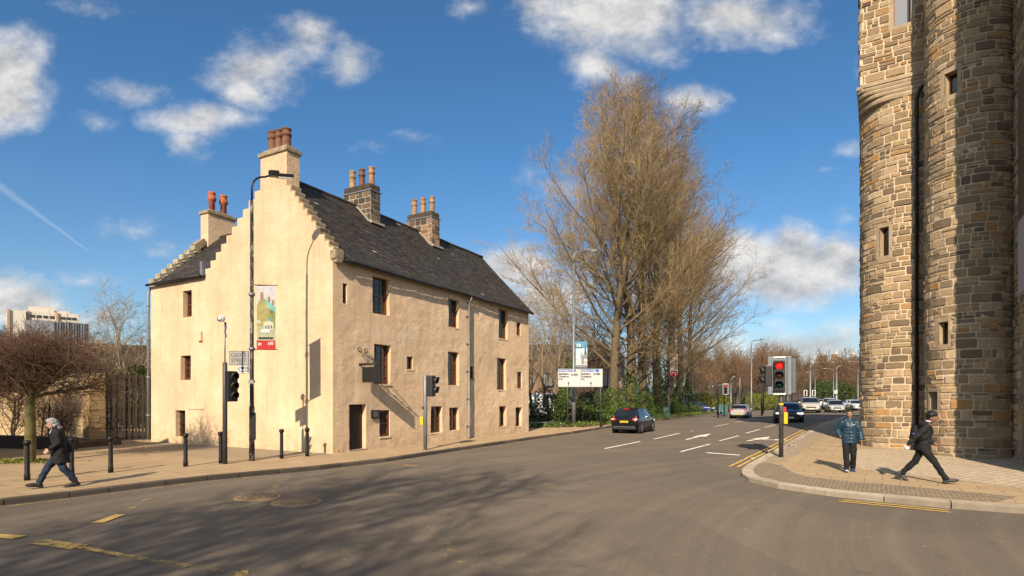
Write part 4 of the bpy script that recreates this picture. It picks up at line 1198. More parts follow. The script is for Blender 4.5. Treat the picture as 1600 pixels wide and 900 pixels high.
# banner panel fixed to the return wall
bl = thing('wall_banner', 'tall black panel in a pale frame on the shaded return wall of the stone tower', 'banner', base)
q = MB(); zb0, zb1 = at(1595, 470, 17.4).z, at(1595, 128, 17.4).z
P = ret.pos()
ub = [u for u in np.linspace(0, 5, 500) if 800 + FOC * (ret.ev(u) + ret.nrm(u) * .35).x / (ret.ev(u) + ret.nrm(u) * .35).y < 1590][-1]
def pnl(z0, z1, m, nm, w, d0, d1, e=0):
    q = MB(); vs = [P(u, z, n) for n in (d0, d1) for u, z in ((ub + e, z0), (ub + w - e, z0), (ub + w - e, z1), (ub + e, z1))]
    q.add(vs, [(0, 1, 2, 3), (4, 5, 6, 7), (0, 1, 5, 4), (1, 2, 6, 5), (2, 3, 7, 6), (3, 0, 4, 7)]); return q.build(nm, m, bl)
pnl(zb0, zb1, 'galvanised', 'frame', 1.1, .26, .34); pnl(zb0 + 2.3, zb1 - .12, 'black_plastic', 'panel', 1.1, .25, .352, .06); pnl(zb0 + .1, zb0 + 2.2, mat('panel_pale', (.35, .34, .33), .5), 'panel', 1.1, .25, .352, .06)

# ------------------------------------------------------------------ vegetation builders
def seg_mesh(name, segs, mats, parent, mi=None, sides=3):
    """many tapered twigs as one mesh: segs rows = p0(3) p1(3) r0 r1"""
    S = np.asarray([s[:8] for s in segs], np.float64); n = len(S)
    p0, p1, r0, r1 = S[:, :3], S[:, 3:6], S[:, 6], S[:, 7]
    d = p1 - p0; d /= np.maximum(np.linalg.norm(d, axis=1, keepdims=True), 1e-9)
    ref = np.where(np.abs(d[:, 2:3]) > .9, np.array([[1.0, 0, 0]]), np.array([[0, 0, 1.0]]))
    a = np.cross(d, ref); a /= np.linalg.norm(a, axis=1, keepdims=True); b = np.cross(d, a)
    vs = np.zeros((n, 2 * sides, 3))
    for j in range(sides):
        q = 2 * math.pi * j / sides; o = a * math.cos(q) + b * math.sin(q)
        vs[:, j] = p0 + o * r0[:, None]; vs[:, sides + j] = p1 + o * r1[:, None]
    base = (np.arange(n) * 2 * sides)[:, None]
    fs = np.concatenate([base + np.array([[j, (j + 1) % sides, sides + (j + 1) % sides, sides + j]]) for j in range(sides)], axis=0)
    return np_mesh(name, vs.reshape(-1, 3), fs, mats, parent, smooth=sides > 4)
def grow(segs, r, p, d, length, rad, level, P):
    """recursive bare branching"""
    L = P[level]; n = L['n']; sl_ = length / n
    rads = [rad * (1 - (1 - L['tip']) * i / n) for i in range(n + 1)]
    last = level == len(P) - 1
    kidsn = 0 if last else L['k'](length, r)
    marks = sorted(r.uniform(L['from'], 1.0) for _ in range(int(kidsn))); mi = 0; side = r.uniform(0, 6.28)
    for i in range(n):
        j = L['jit']
        d = Vector((d.x + r.gauss(0, j), d.y + r.gauss(0, j), d.z + r.gauss(0, j) + L['up'])).normalized()
        q = p + d * sl_
        segs.append((p.x, p.y, p.z, q.x, q.y, q.z, rads[i], rads[i + 1], level))
        while mi < len(marks) and marks[mi] <= (i + 1) / n:
            f = marks[mi]; mi += 1; side += 2.4 + r.uniform(-.5, .5)
            c = p.lerp(q, f * n - i)
            o = d.orthogonal().normalized(); o.rotate(Matrix.Rotation(side, 3, d))
            ang = R(r.gauss(*L['ang']))
            nd = (d * math.cos(ang) + o * math.sin(ang)).normalized()
            ln = L['len'](length, f, r)
            grow(segs, r, c, nd, ln, max(L['rmin'], min(rads[i] * L['rk'], ln * L['rl'])), level + 1, P)
        p = q
    return p
def bare_tree(name, loc, segs, trunk_mat, twig_mat, split, label, group=None, cat='tree', scale=1.0, rz=0.0):
    o = thing(name, label, cat, loc, rz, group)
    o.scale = (scale,) * 3
    seg_mesh('trunk', [s for s in segs if s[8] <= split], [trunk_mat], o, sides=7)
    tw = [s for s in segs if s[8] > split]
    if tw: seg_mesh('crown', tw, [twig_mat], o, sides=3)
    return o
def big_poplar(seed, H, spread, nl=52, dens=1.0, low=.13, lean=0.0, egg=.40):
    """tall upswept winter crown, egg-shaped: widest low down, feathery at the top"""
    r = random.Random(seed); segs = []
    P = [None,
         dict(n=8, tip=.22, k=lambda l, r: l * 1.75 * dens, **{'from': .18}, jit=.06, up=.050, ang=(40, 8), len=lambda l, f, r: (l * (.34 - .2 * f) + .7) * r.uniform(.7, 1.15), rmin=.014, rk=.55, rl=.009),
         dict(n=4, tip=.35, k=lambda l, r: l * 4.5 * dens, **{'from': .12}, jit=.08, up=.055, ang=(38, 9), len=lambda l, f, r: r.uniform(.55, 1.15) * (1.15 - .5 * f), rmin=.009, rk=.6, rl=.010),
         dict(n=2, tip=.6, k=lambda l, r: 3.2 * dens + r.random(), **{'from': .2}, jit=.09, up=.07, ang=(33, 9), len=lambda l, f, r: r.uniform(.25, .6), rmin=.0072, rk=.75, rl=.014),
         dict(n=1, tip=.8, jit=.06, up=.08)]
    # leader
    pts = [Vector((0, 0, -.2))]; n = 16; d = Vector((lean, 0, 1))
    for i in range(n):
        d = Vector((d.x + r.gauss(0, .03) - d.x * .1, d.y + r.gauss(0, .03) - d.y * .1, 1)).normalized(); pts.append(pts[-1] + d * (H * .93 + .2) / n)
    r0 = H * .0145
    rad = lambda f: r0 * (1 - f) ** .85 + .02 + .12 * max(0, .05 - f) / .05
    for i in range(n): segs.append((*pts[i], *pts[i + 1], rad(i / n), rad((i + 1) / n), 0))
    side = 0; top = H; zw = egg * H
    for k_ in range(nl):
        f = low + (1 - low) * ((k_ + r.random() * .8) / nl) ** .9
        f = min(f, .985); i = int(f * n); c = pts[i].lerp(pts[i + 1], f * n - i); side += 2.4 + r.uniform(-.6, .6)
        el = R(20 + 44 * f ** .75 + r.gauss(0, 6)); tn = math.tan(el) * 1.25
        w = spread * .5
        for _ in range(30):
            zt = c.z + w * tn
            w = w * .6 + .4 * spread * min(1, max(.02, (top - zt) / (top - zw))) ** .72
        w = min(w, spread, spread * (.52 + 1.5 * f)) * r.uniform(.84, 1.1)
        ln = min(w / math.cos(el) * 1.12, H * .46)
        nd = Vector((math.cos(side) * math.cos(el), math.sin(side) * math.cos(el), math.sin(el)))
        grow(segs, r, c, nd, max(ln, 1.0), max(.022, min(rad(f) * .34, ln * .0080)), 1, P)
    return segs
def spread_tree(seed, H, spread, nl=16, dens=1.0, low=.25, el=(35, 12), up=.03, thick=.016, fine=1.0, multi=1):
    r = random.Random(seed); segs = []
    P = [None,
         dict(n=6, tip=.25, k=lambda l, r: l * 1.9 * dens, **{'from': .25}, jit=.10, up=up, ang=(42, 10), len=lambda l, f, r: (l * (.48 - .2 * f) + .3) * r.uniform(.7, 1.2), rmin=.014 * fine, rk=.65, rl=.014),
         dict(n=4, tip=.35, k=lambda l, r: l * 3.2 * dens, **{'from': .15}, jit=.12, up=up, ang=(42, 12), len=lambda l, f, r: r.uniform(.5, 1.1) * (H / 12 + .25), rmin=.010 * fine, rk=.6, rl=.012),
         dict(n=2, tip=.6, k=lambda l, r: 3 * dens, **{'from': .2}, jit=.12, up=up, ang=(38, 12), len=lambda l, f, r: r.uniform(.25, .6) * (H / 12 + .25), rmin=.007 * fine, rk=.75, rl=.016),
         dict(n=1, tip=.8, jit=.06, up=.03)]
    for s_ in range(multi):
        d = Vector((r.gauss(0, .12 if multi > 1 else .03), r.gauss(0, .12 if multi > 1 else .03), 1)).normalized()
        pts = [Vector((r.gauss(0, .15 * (multi > 1)), r.gauss(0, .15 * (multi > 1)), -.2))]; n = 10
        for i in range(n):
            d = Vector((d.x + r.gauss(0, .06), d.y + r.gauss(0, .06), 1)).normalized(); pts.append(pts[-1] + d * (H * .78) / n)
        rad = lambda f: H * thick * (1 - f) ** .8 / (multi ** .5) + .02
        for i in range(n): segs.append((*pts[i], *pts[i + 1], rad(i / n), rad((i + 1) / n), 0))
        side = r.uniform(0, 6)
        for k_ in range(nl // multi + 1):
            f = min(.98, low + (1 - low) * (k_ + r.random()) / (nl // multi + 1)); i = int(f * n); c = pts[i].lerp(pts[i + 1], f * n - i); side += 2.4 + r.uniform(-.6, .6)
            e = R(el[0] + el[1] * 2.2 * f + r.gauss(0, el[1] * .6)); ln = spread * r.uniform(.75, 1.15) * (1.05 - .5 * f)
            nd = Vector((math.cos(side) * math.cos(e), math.sin(side) * math.cos(e), math.sin(e)))
            grow(segs, r, c, nd, ln, max(.02, min(rad(f) * .6, ln * .02)), 1, P)
    return segs
def leaf_mesh(name, centers, size, m, parent=None, seed=0, normals=None, spread=.9, kinds=None):
    """leaf-sized faces, each a bent pair of triangles, one tint per leaf"""
    r = np.random.default_rng(seed); C = np.asarray(centers, np.float64); n = len(C)
    d = r.normal(size=(n, 3)) if normals is None else np.asarray(normals) + r.normal(size=(n, 3)) * spread
    d /= np.linalg.norm(d, axis=1, keepdims=True)
    t = np.cross(d, r.normal(size=(n, 3))); t /= np.linalg.norm(t, axis=1, keepdims=True); b = np.cross(d, t)
    s = (size * r.uniform(.6, 1.3, size=n))[:, None]
    vs = np.stack([C - t * s * .5, C + b * s * .32 + d * s * .08, C + t * s * .55, C - b * s * .32 + d * s * .08], axis=1)
    fs = (np.arange(n) * 4)[:, None] + np.array([[0, 1, 2, 3]])
    tint = np.clip(r.normal(.5, .24, size=n), 0, 1)
    if kinds is not None: tint = np.clip(tint + kinds, 0, 1)
    return np_mesh(name, vs.reshape(-1, 3), fs, [m], parent, tint=tint)
def blob_leaves(blobs, n, seed, shell=.55):
    """leaf centres spread through a union of lumpy ellipsoids (more at the surface); returns centres, normals"""
    r = np.random.default_rng(seed); C, N = [], []
    vol = np.array([b[1][0] * b[1][1] * b[1][2] for b in blobs]) ** .67; vol /= vol.sum()
    for (c, rad), f in zip(blobs, vol):
        k = max(8, int(n * f)); d = r.normal(size=(k, 3)); d /= np.linalg.norm(d, axis=1, keepdims=True)
        q = r.uniform(shell, 1.06, size=(k, 1)) ** .6
        p = d * q * np.array(rad) + np.array(c)
        C.append(p); N.append(d)
    return np.concatenate(C), np.concatenate(N)
def shrub(name, label, cat, loc, blobs, n, size, m, seed, group=None, stem='bark_dark', kind=None, core=True):
    o = thing(name, label, cat, loc, 0, group)
    if kind: o['kind'] = kind
    C, N = blob_leaves(blobs, n, seed); keep = C[:, 2] > -.05
    leaf_mesh('foliage', C[keep], size, m, o, seed, N[keep])
    q = MB(); r = random.Random(seed)
    for c, rad in blobs[:14]:
        q.tube([(c[0], c[1], c[2] - rad[2] - .1), (c[0], c[1], c[2]), (c[0] + r.uniform(-.1, .1), c[1], c[2] + rad[2] * .5)], [.04, .03, .01], n=6)
    q.build('stem', stem, o); return o

# --- the row of tall bare trees along the street
ROW = [(958, 50.5, 30.6, 12.6), (985, 55.5, 33.6, 9.8), (1007, 60.0, 34.6, 10.2), (1029, 66.0, 35.4, 10.2), (1046, 72.0, 34.6, 9.8), (1060, 78.5, 34.6, 10.6), (1074, 86.0, 30.0, 10.4)]
row_lab = ['tallest bare tree of the row, nearest the white direction sign', 'second bare tree of the row beside the tallest, ivy at its foot', 'third tall bare tree of the roadside row from the direction sign',
           'bare tree in the middle of the roadside row', 'bare tree of the row just beyond the green cabinet', 'second to last bare tree at the far end of the row', 'last bare tree of the row with low wide spreading branches']
POP = []
for i, (px, Y, H, sp) in enumerate(ROW):
    p = on(px, Y)
    sg_ = big_poplar(100 + i, H, sp, nl=62 if i == 0 else 46, dens=1.06 if i == 0 else .84, low=.15 if i == 0 else .12)
    bare_tree('bare_tree', p, sg_, 'bark_pale', 'twig_gold', 1, row_lab[i], 'tall bare trees in a row along the street', rz=i * 1.3)
# ivy up their trunks
for i, (px, Y, H, sp) in enumerate(ROW):
    p = on(px, Y); r = np.random.default_rng(50 + i); h = [3.6, 5.6, 3.8, 5.5, 3.4, 4.2, 5.0][i]; n = 2600
    z = r.uniform(0, 1, n) ** 1.25 * h; a = r.uniform(0, 6.283, n); rad = (.60 + .5 * np.exp(-z * .8) ) * r.uniform(.85, 1.25, n) * np.clip((h - z) / h * 3, .35, 1)
    C = np.stack([np.cos(a) * rad, np.sin(a) * rad, z], 1); N = np.stack([np.cos(a), np.sin(a), .3 + 0 * a], 1)
    o = leaf_mesh('climbing_ivy', C, .16, 'ivy_leaf', None, i, N); o.location = p
    tag(o, ['green ivy sleeve round the foot of the tallest bare tree', 'tall ivy sleeve on the second trunk of the tree row', 'ivy round the foot of the third trunk in the row', 'tall narrow ivy sleeve on the middle trunk of the row', 'short bushy ivy on the trunk beyond the green cabinet', 'dark ivy on the second to last trunk of the row', 'dark ivy on the last trunk of the row by the bus shelter'][i], 'ivy', 'ivy climbing the roadside trunks')
# thinner trees between the house and the row
for i, (px, Y, H, sp, nl, lab) in enumerate([(858, 44, 10.5, 3.6, 16, 'slender pale bare tree just right of the house end'), (880, 46, 11.5, 3.8, 18, 'forked pale bare tree left of the silver lamp post, ivy on its trunk'), (833, 52, 12.5, 4.2, 18, 'small bare tree partly hidden behind the end of the house'), (925, 60, 14, 4.5, 18, 'thin bare tree behind the direction sign')]):
    bare_tree('bare_tree', on(px, Y), spread_tree(200 + i, H, sp, nl, 1.1, .22, (48, 10), .06, .011, multi=2 if i < 2 else 1), 'twig_pale' if i < 2 else 'bark_dark', 'twig_pale', 1, lab)
p = on(873, 45); r = np.random.default_rng(77); n = 3200; z = r.uniform(0, 1, n) * 5.2; a = r.uniform(0, 6.283, n); rad = .42 * r.uniform(.6, 1.3, n) * np.clip((5.4 - z) / 2, .4, 1)
o = leaf_mesh('climbing_ivy', np.stack([np.cos(a) * rad + z * .18, np.sin(a) * rad, z], 1), .15, 'ivy_leaf', None, 5, np.stack([np.cos(a), np.sin(a), .3 + 0 * a], 1)); o.location = p
tag(o, 'bright green ivy up the leaning trunk left of the direction sign', 'ivy')
# hedge and ground ivy behind the pavement
def strip_blobs(pts, h, w, seed, step=.8, z0=0):
    r = random.Random(seed); out = []
    for a, b in zip(pts, pts[1:]):
        a, b = Vector(a), Vector(b); n = max(1, int((b - a).length / step))
        for i in range(n):
            p = a.lerp(b, (i + r.random()) / n); hh = h * r.uniform(.7, 1.2)
            out.append(((p.x, p.y, gz(p.x, p.y) + z0 + hh * .5), (w * r.uniform(.8, 1.2), w * r.uniform(.8, 1.2), hh * .58)))
    return out
h1 = on(826, 41); h2 = on(905, 46); h3 = on(960, 53)
shrub('hedge', 'dark clipped hedge along the house end behind the pavement', 'hedge', (0, 0, 0), strip_blobs([h1 + Vector((-1.5, .5, 0)), h2, h3], 2.3, .95, 1), 9000, .17, 'hedge_leaf', 3)
g1, g2, g3, g4 = on(905, 43), on(985, 52), on(1040, 65), on(1105, 80)
shrub('ivy_bank', 'sunlit ivy and shrubs at the feet of the roadside trees', 'hedge', (0, 0, 0), strip_blobs([g1 + Vector((0, 2, 0)), g2 + Vector((-.6, 1, 0)), g3 + Vector((-1, 1, 0)), g4 + Vector((-1.5, 0, 0))], 1.25, 1.15, 2, .75), 15000, .17, 'ivy_leaf', 4, kind='stuff')
gpts = []; r = np.random.default_rng(9)
for a, b in ((on(835, 40.5), on(900, 42)), (on(900, 42), on(975, 49.5)), (on(975, 49.5), on(1040, 61)), (on(1040, 61), on(1110, 78))):
    n = 1500; t = r.uniform(0, 1, n)[:, None]; gpts.append(np.array(a)[None] * (1 - t) + np.array(b)[None] * t + np.stack([r.normal(0, .7, n), r.normal(.4, .8, n), np.abs(r.normal(0, .10, n)) + .03], 1))
o = leaf_mesh('ground_ivy', np.concatenate(gpts), .17, 'ivy_leaf', None, 8); o['kind'] = 'stuff'
o2 = leaf_mesh('leaf_litter', np.concatenate(gpts)[::3] * 1.0 + np.array([[.35, -.35, -.03]]), .13, 'litter_leaf', None, 18); o2['kind'] = 'stuff'
vb = [tuple(p[:2]) for p in (on(828, 39.2), on(885, 40.6), on(960, 46.0), on(1005, 54), on(1050, 64), on(1118, 80))]
sheet('verge', vb + [(x - 7, y + 5) for x, y in vb[::-1]], 'earth', .012)
sheet('land_behind', [(x - 1, y + .6) for x, y in vb] + [(60, 118), (140, 200), (-80, 240), (-80, 47), (-10, 47), (0.5, 42)], 'far_ground', -.02)

# --- left: umbrella-crowned street tree, shrubs by the wall, trees behind
def umbrella_tree(seed):
    r = random.Random(seed); segs = []
    H = 2.35
    pts = [Vector((0, 0, -.1)), Vector((.02, 0, .8)), Vector((0, .02, 1.6)), Vector((.03, 0, H))]
    for i in range(3): segs.append((*pts[i], *pts[i + 1], .17 - .015 * i, .155 - .015 * i, 0))
    P = [None,
         dict(n=6, tip=.3, k=lambda l, r: l * 5.6, **{'from': .15}, jit=.13, up=.035, ang=(45, 12), len=lambda l, f, r: (1.25 - .5 * f) * r.uniform(.7, 1.2), rmin=.014, rk=.6, rl=.018),
         dict(n=4, tip=.4, k=lambda l, r: l * 9, **{'from': .12}, jit=.14, up=.05, ang=(45, 12), len=lambda l, f, r: r.uniform(.35, .75), rmin=.007, rk=.6, rl=.012),
         dict(n=2, tip=.6, k=lambda l, r: 3, **{'from': .1}, jit=.12, up=.04, ang=(40, 12), len=lambda l, f, r: r.uniform(.15, .4), rmin=.0045, rk=.7, rl=.014),
         dict(n=1, tip=.7, jit=.05, up=.02)]
    for k_ in range(24):
        a = k_ * 2.4 + r.uniform(-.3, .3); e = R(r.uniform(12, 62)); ln = r.uniform(2.0, 2.75) * (1.1 - .45 * math.sin(e))
        grow(segs, r, pts[-1] + Vector((0, 0, -r.uniform(0, .35))), Vector((math.cos(a) * math.cos(e), math.sin(a) * math.cos(e), math.sin(e))), ln, .05, 1, P)
    return segs
us_ = umbrella_tree(5)
bare_tree('street_tree', on(46, 18.4), us_, 'bark_mossy', 'twig_red', 1, 'low street tree with mossy trunk and dense umbrella crown of bare twigs')
for i, (px, Y, sc) in enumerate([(-35, 24.0, 1.0)]):
    bare_tree('street_tree', on(px, Y), umbrella_tree(6 + i), 'bark_mossy', 'twig_red', 1, 'second umbrella crowned bare tree by the left edge, nearer the sandstone wall', scale=sc)
for i, (px, Y, H, sp, lab) in enumerate([(100, 24.2, 2.7, 1.5, 'bare twiggy shrub against the sandstone wall, right of the street tree'), (22, 27.5, 3.0, 1.7, 'bare twiggy shrub in shade at the left end of the wall'), (70, 26.0, 2.5, 1.5, 'bare twiggy shrub in front of the wall behind the street tree')]):
    bare_tree('bare_shrub', on(px, Y), spread_tree(300 + i, H, sp, 18, 1.5, .05, (40, 12), .04, .012, .6, multi=3), 'bark_dark', 'twig_red', 0, lab, 'bare shrubs along the sandstone wall', cat='shrub')
bare_tree('bare_tree', on(196, 46), spread_tree(311, 10.6, 4.2, 20, 1.25, .18, (42, 10), .05, .013, multi=2), 'twig_pale', 'twig_pale', 1, 'large pale bare tree rising behind the gate left of the house')
bare_tree('bare_tree', on(128, 52), spread_tree(312, 7.6, 3.8, 18, 1.2, .2, (40, 10), .04, .013), 'bark_dark', 'twig_red', 1, 'reddish bare tree behind the sandstone wall')
bare_tree('bare_tree', on(165, 38), spread_tree(313, 5.0, 3.0, 18, 1.3, .15, (32, 10), .03, .013), 'bark_dark', 'twig_red', 1, 'low reddish bare tree just behind the gate')
bare_tree('bare_tree', on(30, 60), spread_tree(314, 9.0, 5.0, 18, 1.2, .2, (35, 10), .03, .013), 'bark_dark', 'twig_red', 1, 'bare tree far left below the tower block')
shrub('evergreen_bush', 'rounded golden green evergreen behind the gate by the house', 'shrub', on(217, 36), [((0, 0, 1.9), (1.3, 1.2, 1.5)), ((.6, 0, 3.0), (.9, .9, 1.0)), ((-.7, .2, 2.6), (.8, .8, .9)), ((.1, -.3, 3.5), (.6, .6, .7))], 5200, .17, 'conifer_leaf', 6)
# --- tree behind the viewer that throws its branch shadows over the road
bare_tree('bare_tree', (-10.2, -12.6, ROAD), spread_tree(330, 18, 7.0, 24, .95, .36, (28, 10), .03, .015, 2.1), 'bark_dark', 'twig_brown', 1, 'bare tree behind the viewpoint whose shadow crosses the road')
bare_tree('bare_tree', (-5.2, -17.0, ROAD), spread_tree(331, 16, 6.0, 20, .9, .40, (28, 10), .03, .015, 2.1), 'bark_dark', 'twig_brown', 1, 'second bare tree behind the viewpoint, further back to the right')

# --- far woods: individual bare trees
protoA = bare_tree('bare_tree', on(1128, 128), spread_tree(400, 12.5, 5.2, 20, .95, .2, (42, 10), .04, .014, 2.4), 'bark_dark', 'twig_brown', 1, 'x')
protoB = bare_tree('bare_tree', on(1212, 132), spread_tree(401, 13.0, 5.6, 22, .95, .15, (50, 10), .05, .013, 2.4), 'bark_dark', 'twig_brown', 1, 'x')
protoC = bare_tree('bare_tree', on(1300, 230), spread_tree(402, 12.0, 5.0, 18, .9, .2, (45, 10), .05, .014, 3.2), 'bark_dark', 'twig_brown', 1, 'x')
FAR_G, FAR_L = 'far bare trees beyond the junction', 'brown bare tree in the distant belt of trees beyond the junction'
for o_ in (protoA, protoB, protoC): o_['label'] = FAR_L; o_['group'] = FAR_G
rt = random.Random(12)
spots = [(1086, 118, .9, 0), (1098, 140, 1.0, 1), (1108, 125, .8, 0), (1117, 150, 1.05, 1), (1140, 140, .95, 0), (1150, 128, .78, 1), (1158, 150, .9, 0), (1168, 135, .72, 0), (1180, 150, .86, 1), (1190, 138, .98, 0), (1199, 150, 1.1, 1), (1222, 145, 1.05, 0), (1232, 135, .92, 1), (1243, 160, .95, 0), (1252, 175, 1.0, 1), (1262, 190, .92, 0)]
for px, Y, sc, kd in spots:
    c = copy_tree((protoA, protoB)[kd]); c.location = on(px, Y); c.scale = (sc, sc, sc * 1.18); c.rotation_euler = (0, 0, rt.uniform(0, 6))
for px, Y, sc in [(1255, 215, 1.0), (1268, 240, 1.05), (1278, 225, .9), (1288, 250, .98), (1310, 235, .9), (1320, 255, 1.0), (1330, 225, .86), (1341, 240, .95), (1352, 230, .9), (1362, 235, .95), (1275, 205, 1.15), (1290, 210, 1.2), (1302, 205, 1.12), (1316, 212, 1.2), (1327, 205, 1.1), (1338, 210, 1.15), (1284, 190, 1.2), (1308, 195, 1.25), (1324, 190, 1.2), (1343, 195, 1.2), (1270, 180, .62), (1296, 185, .6), (1318, 180, .64), (1338, 175, .6)]:
    c = copy_tree(protoC); c.location = on(px, Y); c.scale = (sc, sc, sc * 1.18); c.rotation_euler = (0, 0, rt.uniform(0, 6))
for px, Y, H in ((1268, 262, 26), (1286, 270, 27), (1306, 275, 26), (1330, 270, 23), (1342, 268, 22)):
    c = bare_tree('bare_tree', on(px, Y), spread_tree(500 + px, H, 4.5, 18, .7, .35, (60, 8), .08, .008, 3.5), 'twig_pale', 'twig_pale', 1, 'tall thin feathery bare tree in front of the distant brick hospital roofs', 'thin tall far trees')
# far hedges
shrub('hedge', 'bright yellow green clipped hedge behind the far traffic signals', 'hedge', (0, 0, 0), strip_blobs([on(1080, 100), on(1120, 98), on(1152, 96)], 2.6, 1.1, 5, 1.2), 5200, .26, 'laurel_leaf', 7)
shrub('hedge', 'yellow green shrubs behind the far railings near the junction', 'hedge', (0, 0, 0), strip_blobs([on(1165, 98), on(1190, 102), on(1212, 108)], 2.6, 1.2, 6, 1.2), 5200, .26, 'laurel_leaf', 8)
shrub('hedge', 'dark evergreen shrubs beyond the oncoming cars', 'hedge', (0, 0, 0), strip_blobs([on(1272, 150), on(1300, 155), on(1345, 150)], 6.0, 2.6, 9, 2.4), 6500, .42, 'hedge_leaf', 9)

# more of the belt beyond, and a wooded rise on the horizon
for px, Y, sc, kd in [(1078, 150, 1.0, 1), (1092, 165, 1.1, 0), (1104, 175, 1.15, 1), (1124, 170, 1.1, 1), (1134, 160, 1.0, 0), (1146, 175, 1.1, 1), (1163, 165, .95, 1), (1174, 172, .95, 0), (1186, 165, 1.1, 1), (1206, 160, 1.15, 0), (1216, 170, 1.2, 1), (1228, 170, 1.12, 0), (1238, 180, 1.1, 1), (1248, 195, 1.1, 0), (840, 90, .8, 0), (865, 100, .9, 1), (890, 95, .85, 0), (915, 110, .95, 1), (940, 100, .9, 0), (965, 115, .95, 1), (990, 110, .9, 0), (1015, 120, .95, 1), (1040, 115, .9, 0), (1062, 130, .95, 1)]:
    c = copy_tree((protoA, protoB)[kd]); c.location = on(px, Y); c.scale = (sc, sc, sc * 1.18); c.rotation_euler = (0, 0, rt.uniform(0, 6))
q = MB(); rh = random.Random(3); NX, NYY = 70, 8
def hill(x, y):
    return -.6 + 30 * sstep((y - 330) / 300) * (.55 + .45 * noise.noise(Vector((x * .004, y * .004, 1)))) + 1.5 * noise.noise(Vector((x * .03, y * .03, 4)))
for i in range(NX):
    for j in range(NYY):
        x0, x1 = -1200 + 3000 * i / NX, -1200 + 3000 * (i + 1) / NX; y0, y1 = 320 + 60 * j, 320 + 60 * (j + 1)
        q.quad((x0, y0, hill(x0, y0)), (x1, y0, hill(x1, y0)), (x1, y1, hill(x1, y1)), (x0, y1, hill(x0, y1)))
o = q.build('hills', mat('far_wood', (.085, .065, .048), .95, var=.35, vscale=.02)); o['kind'] = 'structure'

# denser planting behind the sandstone wall
for i, (px, Y, H, sp, lab) in enumerate([(-10, 40, 6.4, 3.6, 'bare brown tree over the left end of the sandstone wall'), (62, 44, 6.6, 3.8, 'bare brown tree behind the street tree crown, under the tower block'), (105, 40, 5.8, 3.4, 'bare brown tree behind the right half of the street tree crown'), (150, 48, 7.0, 3.6, 'bare brown tree behind the wall pier and gate'), (228, 58, 8.0, 3.6, 'bare brown tree close to the house corner, far behind the gate')]):
    bare_tree('bare_tree', on(px, Y), spread_tree(340 + i, H, sp, 22, 1.5, .12, (38, 12), .03, .012, 1.3), 'bark_dark', 'twig_brown', 1, lab)
shrub('hedge', 'dark evergreen bank of shrubs behind the sandstone wall', 'hedge', (0, 0, 0), strip_blobs([on(-80, 36), on(60, 34), on(235, 40)], 3.4, 1.5, 15, 1.0), 9000, .2, 'hedge_leaf', 16)

weed = leaf_mesh('weed', np.random.default_rng(3).normal(0, 1, (90, 3)) * np.array([[.10, .06, .07]]) + np.array([[0, 0, .12]]), .09, 'laurel_leaf', None, 3); weed.location = G(516, 708)
tag(weed, 'small yellow green weed at the foot of the house corner', 'plant')
r = np.random.default_rng(13); n = 900; ctr = G(30, 722)
gr_ = leaf_mesh('grass', np.stack([r.normal(0, .55, n), r.normal(0, .28, n), np.abs(r.normal(0, .035, n)) + .01], 1) + np.array(ctr)[None], .08, 'laurel_leaf', None, 4); gr_['kind'] = 'stuff'

# ------------------------------------------------------------------ buildings further off, wall and gate on the left
def ground_thing(name, label, cat, p, rz=0, group=None): return thing(name, label, cat, p, rz, group)
# sandstone wall with end pier
W0 = on(152, 25.6); WD = Vector((-.84, .54, 0)); WNn = Vector((-.54, -.84, 0))
wall = thing('sandstone_wall', 'buff sandstone wall with end pier left of the wooden gate', 'wall', W0)
r = random.Random(61); q = MB()
cells = []
for j in range(16):
    h = .2; off = (j % 2) * .3; u = -off
    while u < 16:
        w = r.uniform(.45, .75); a, b = max(.62, u), min(16, u + w); u += w
        if b - a > .05: cells.append((a, b, j * h - .1, j * h + h - .1))
rubble(q, cells, lambda u, v, n: WD * u + WNn * n + Vector((0, 0, v)), r, joint=.006, bulge=(.008, .02))
q.build('wall_face', ['ashlar_buff_stone' if 'ashlar_buff_stone' in MATS else stone_mat('ashlar_buff_stone', [(0, (.40, .28, .14)), (.5, (.50, .36, .19)), (1, (.56, .42, .24))], .2), 'lime_mortar'], wall, tints=True, fix=False)
q = MB(); q.box(WD * 8.3 - WNn * .22 + Vector((0, 0, 1.5)), (15.4, .40, 3.2), rz=math.atan2(WD.y, WD.x)); q.build('wall_core', 'lime_mortar', wall)
q = MB()
for j in range(8): q.rbox(WD * .3 + Vector((0, 0, .1 + j * .41)), (.62 if j % 2 else .66, .66, .40), .03, rz=math.atan2(WD.y, WD.x))
q.build('pier', 'ashlar_buff_stone', wall, tints=True)
q = MB(); q.rbox(WD * 8.2 + Vector((0, 0, 3.14)) - WNn * .2, (15.6, .56, .12), .03, rz=math.atan2(WD.y, WD.x)); q.build('coping', 'dressed_stone', wall)
# low planter wall in front
pw = thing('planter_wall', 'low dark stone planter wall in front of the bare shrubs', 'wall', on(112, 22.9))
q = MB(); q.rbox((-3.6, .9, .22), (7.6, .35, .60), .03, rz=R(-14)); q.build('wall_face', 'kerb_whin', pw, tints=True)
q = MB(); q.box((-3.4, 2.3, .12), (7.0, 2.4, .24), rz=R(-16)); q.build('planting_bed', 'earth', pw)
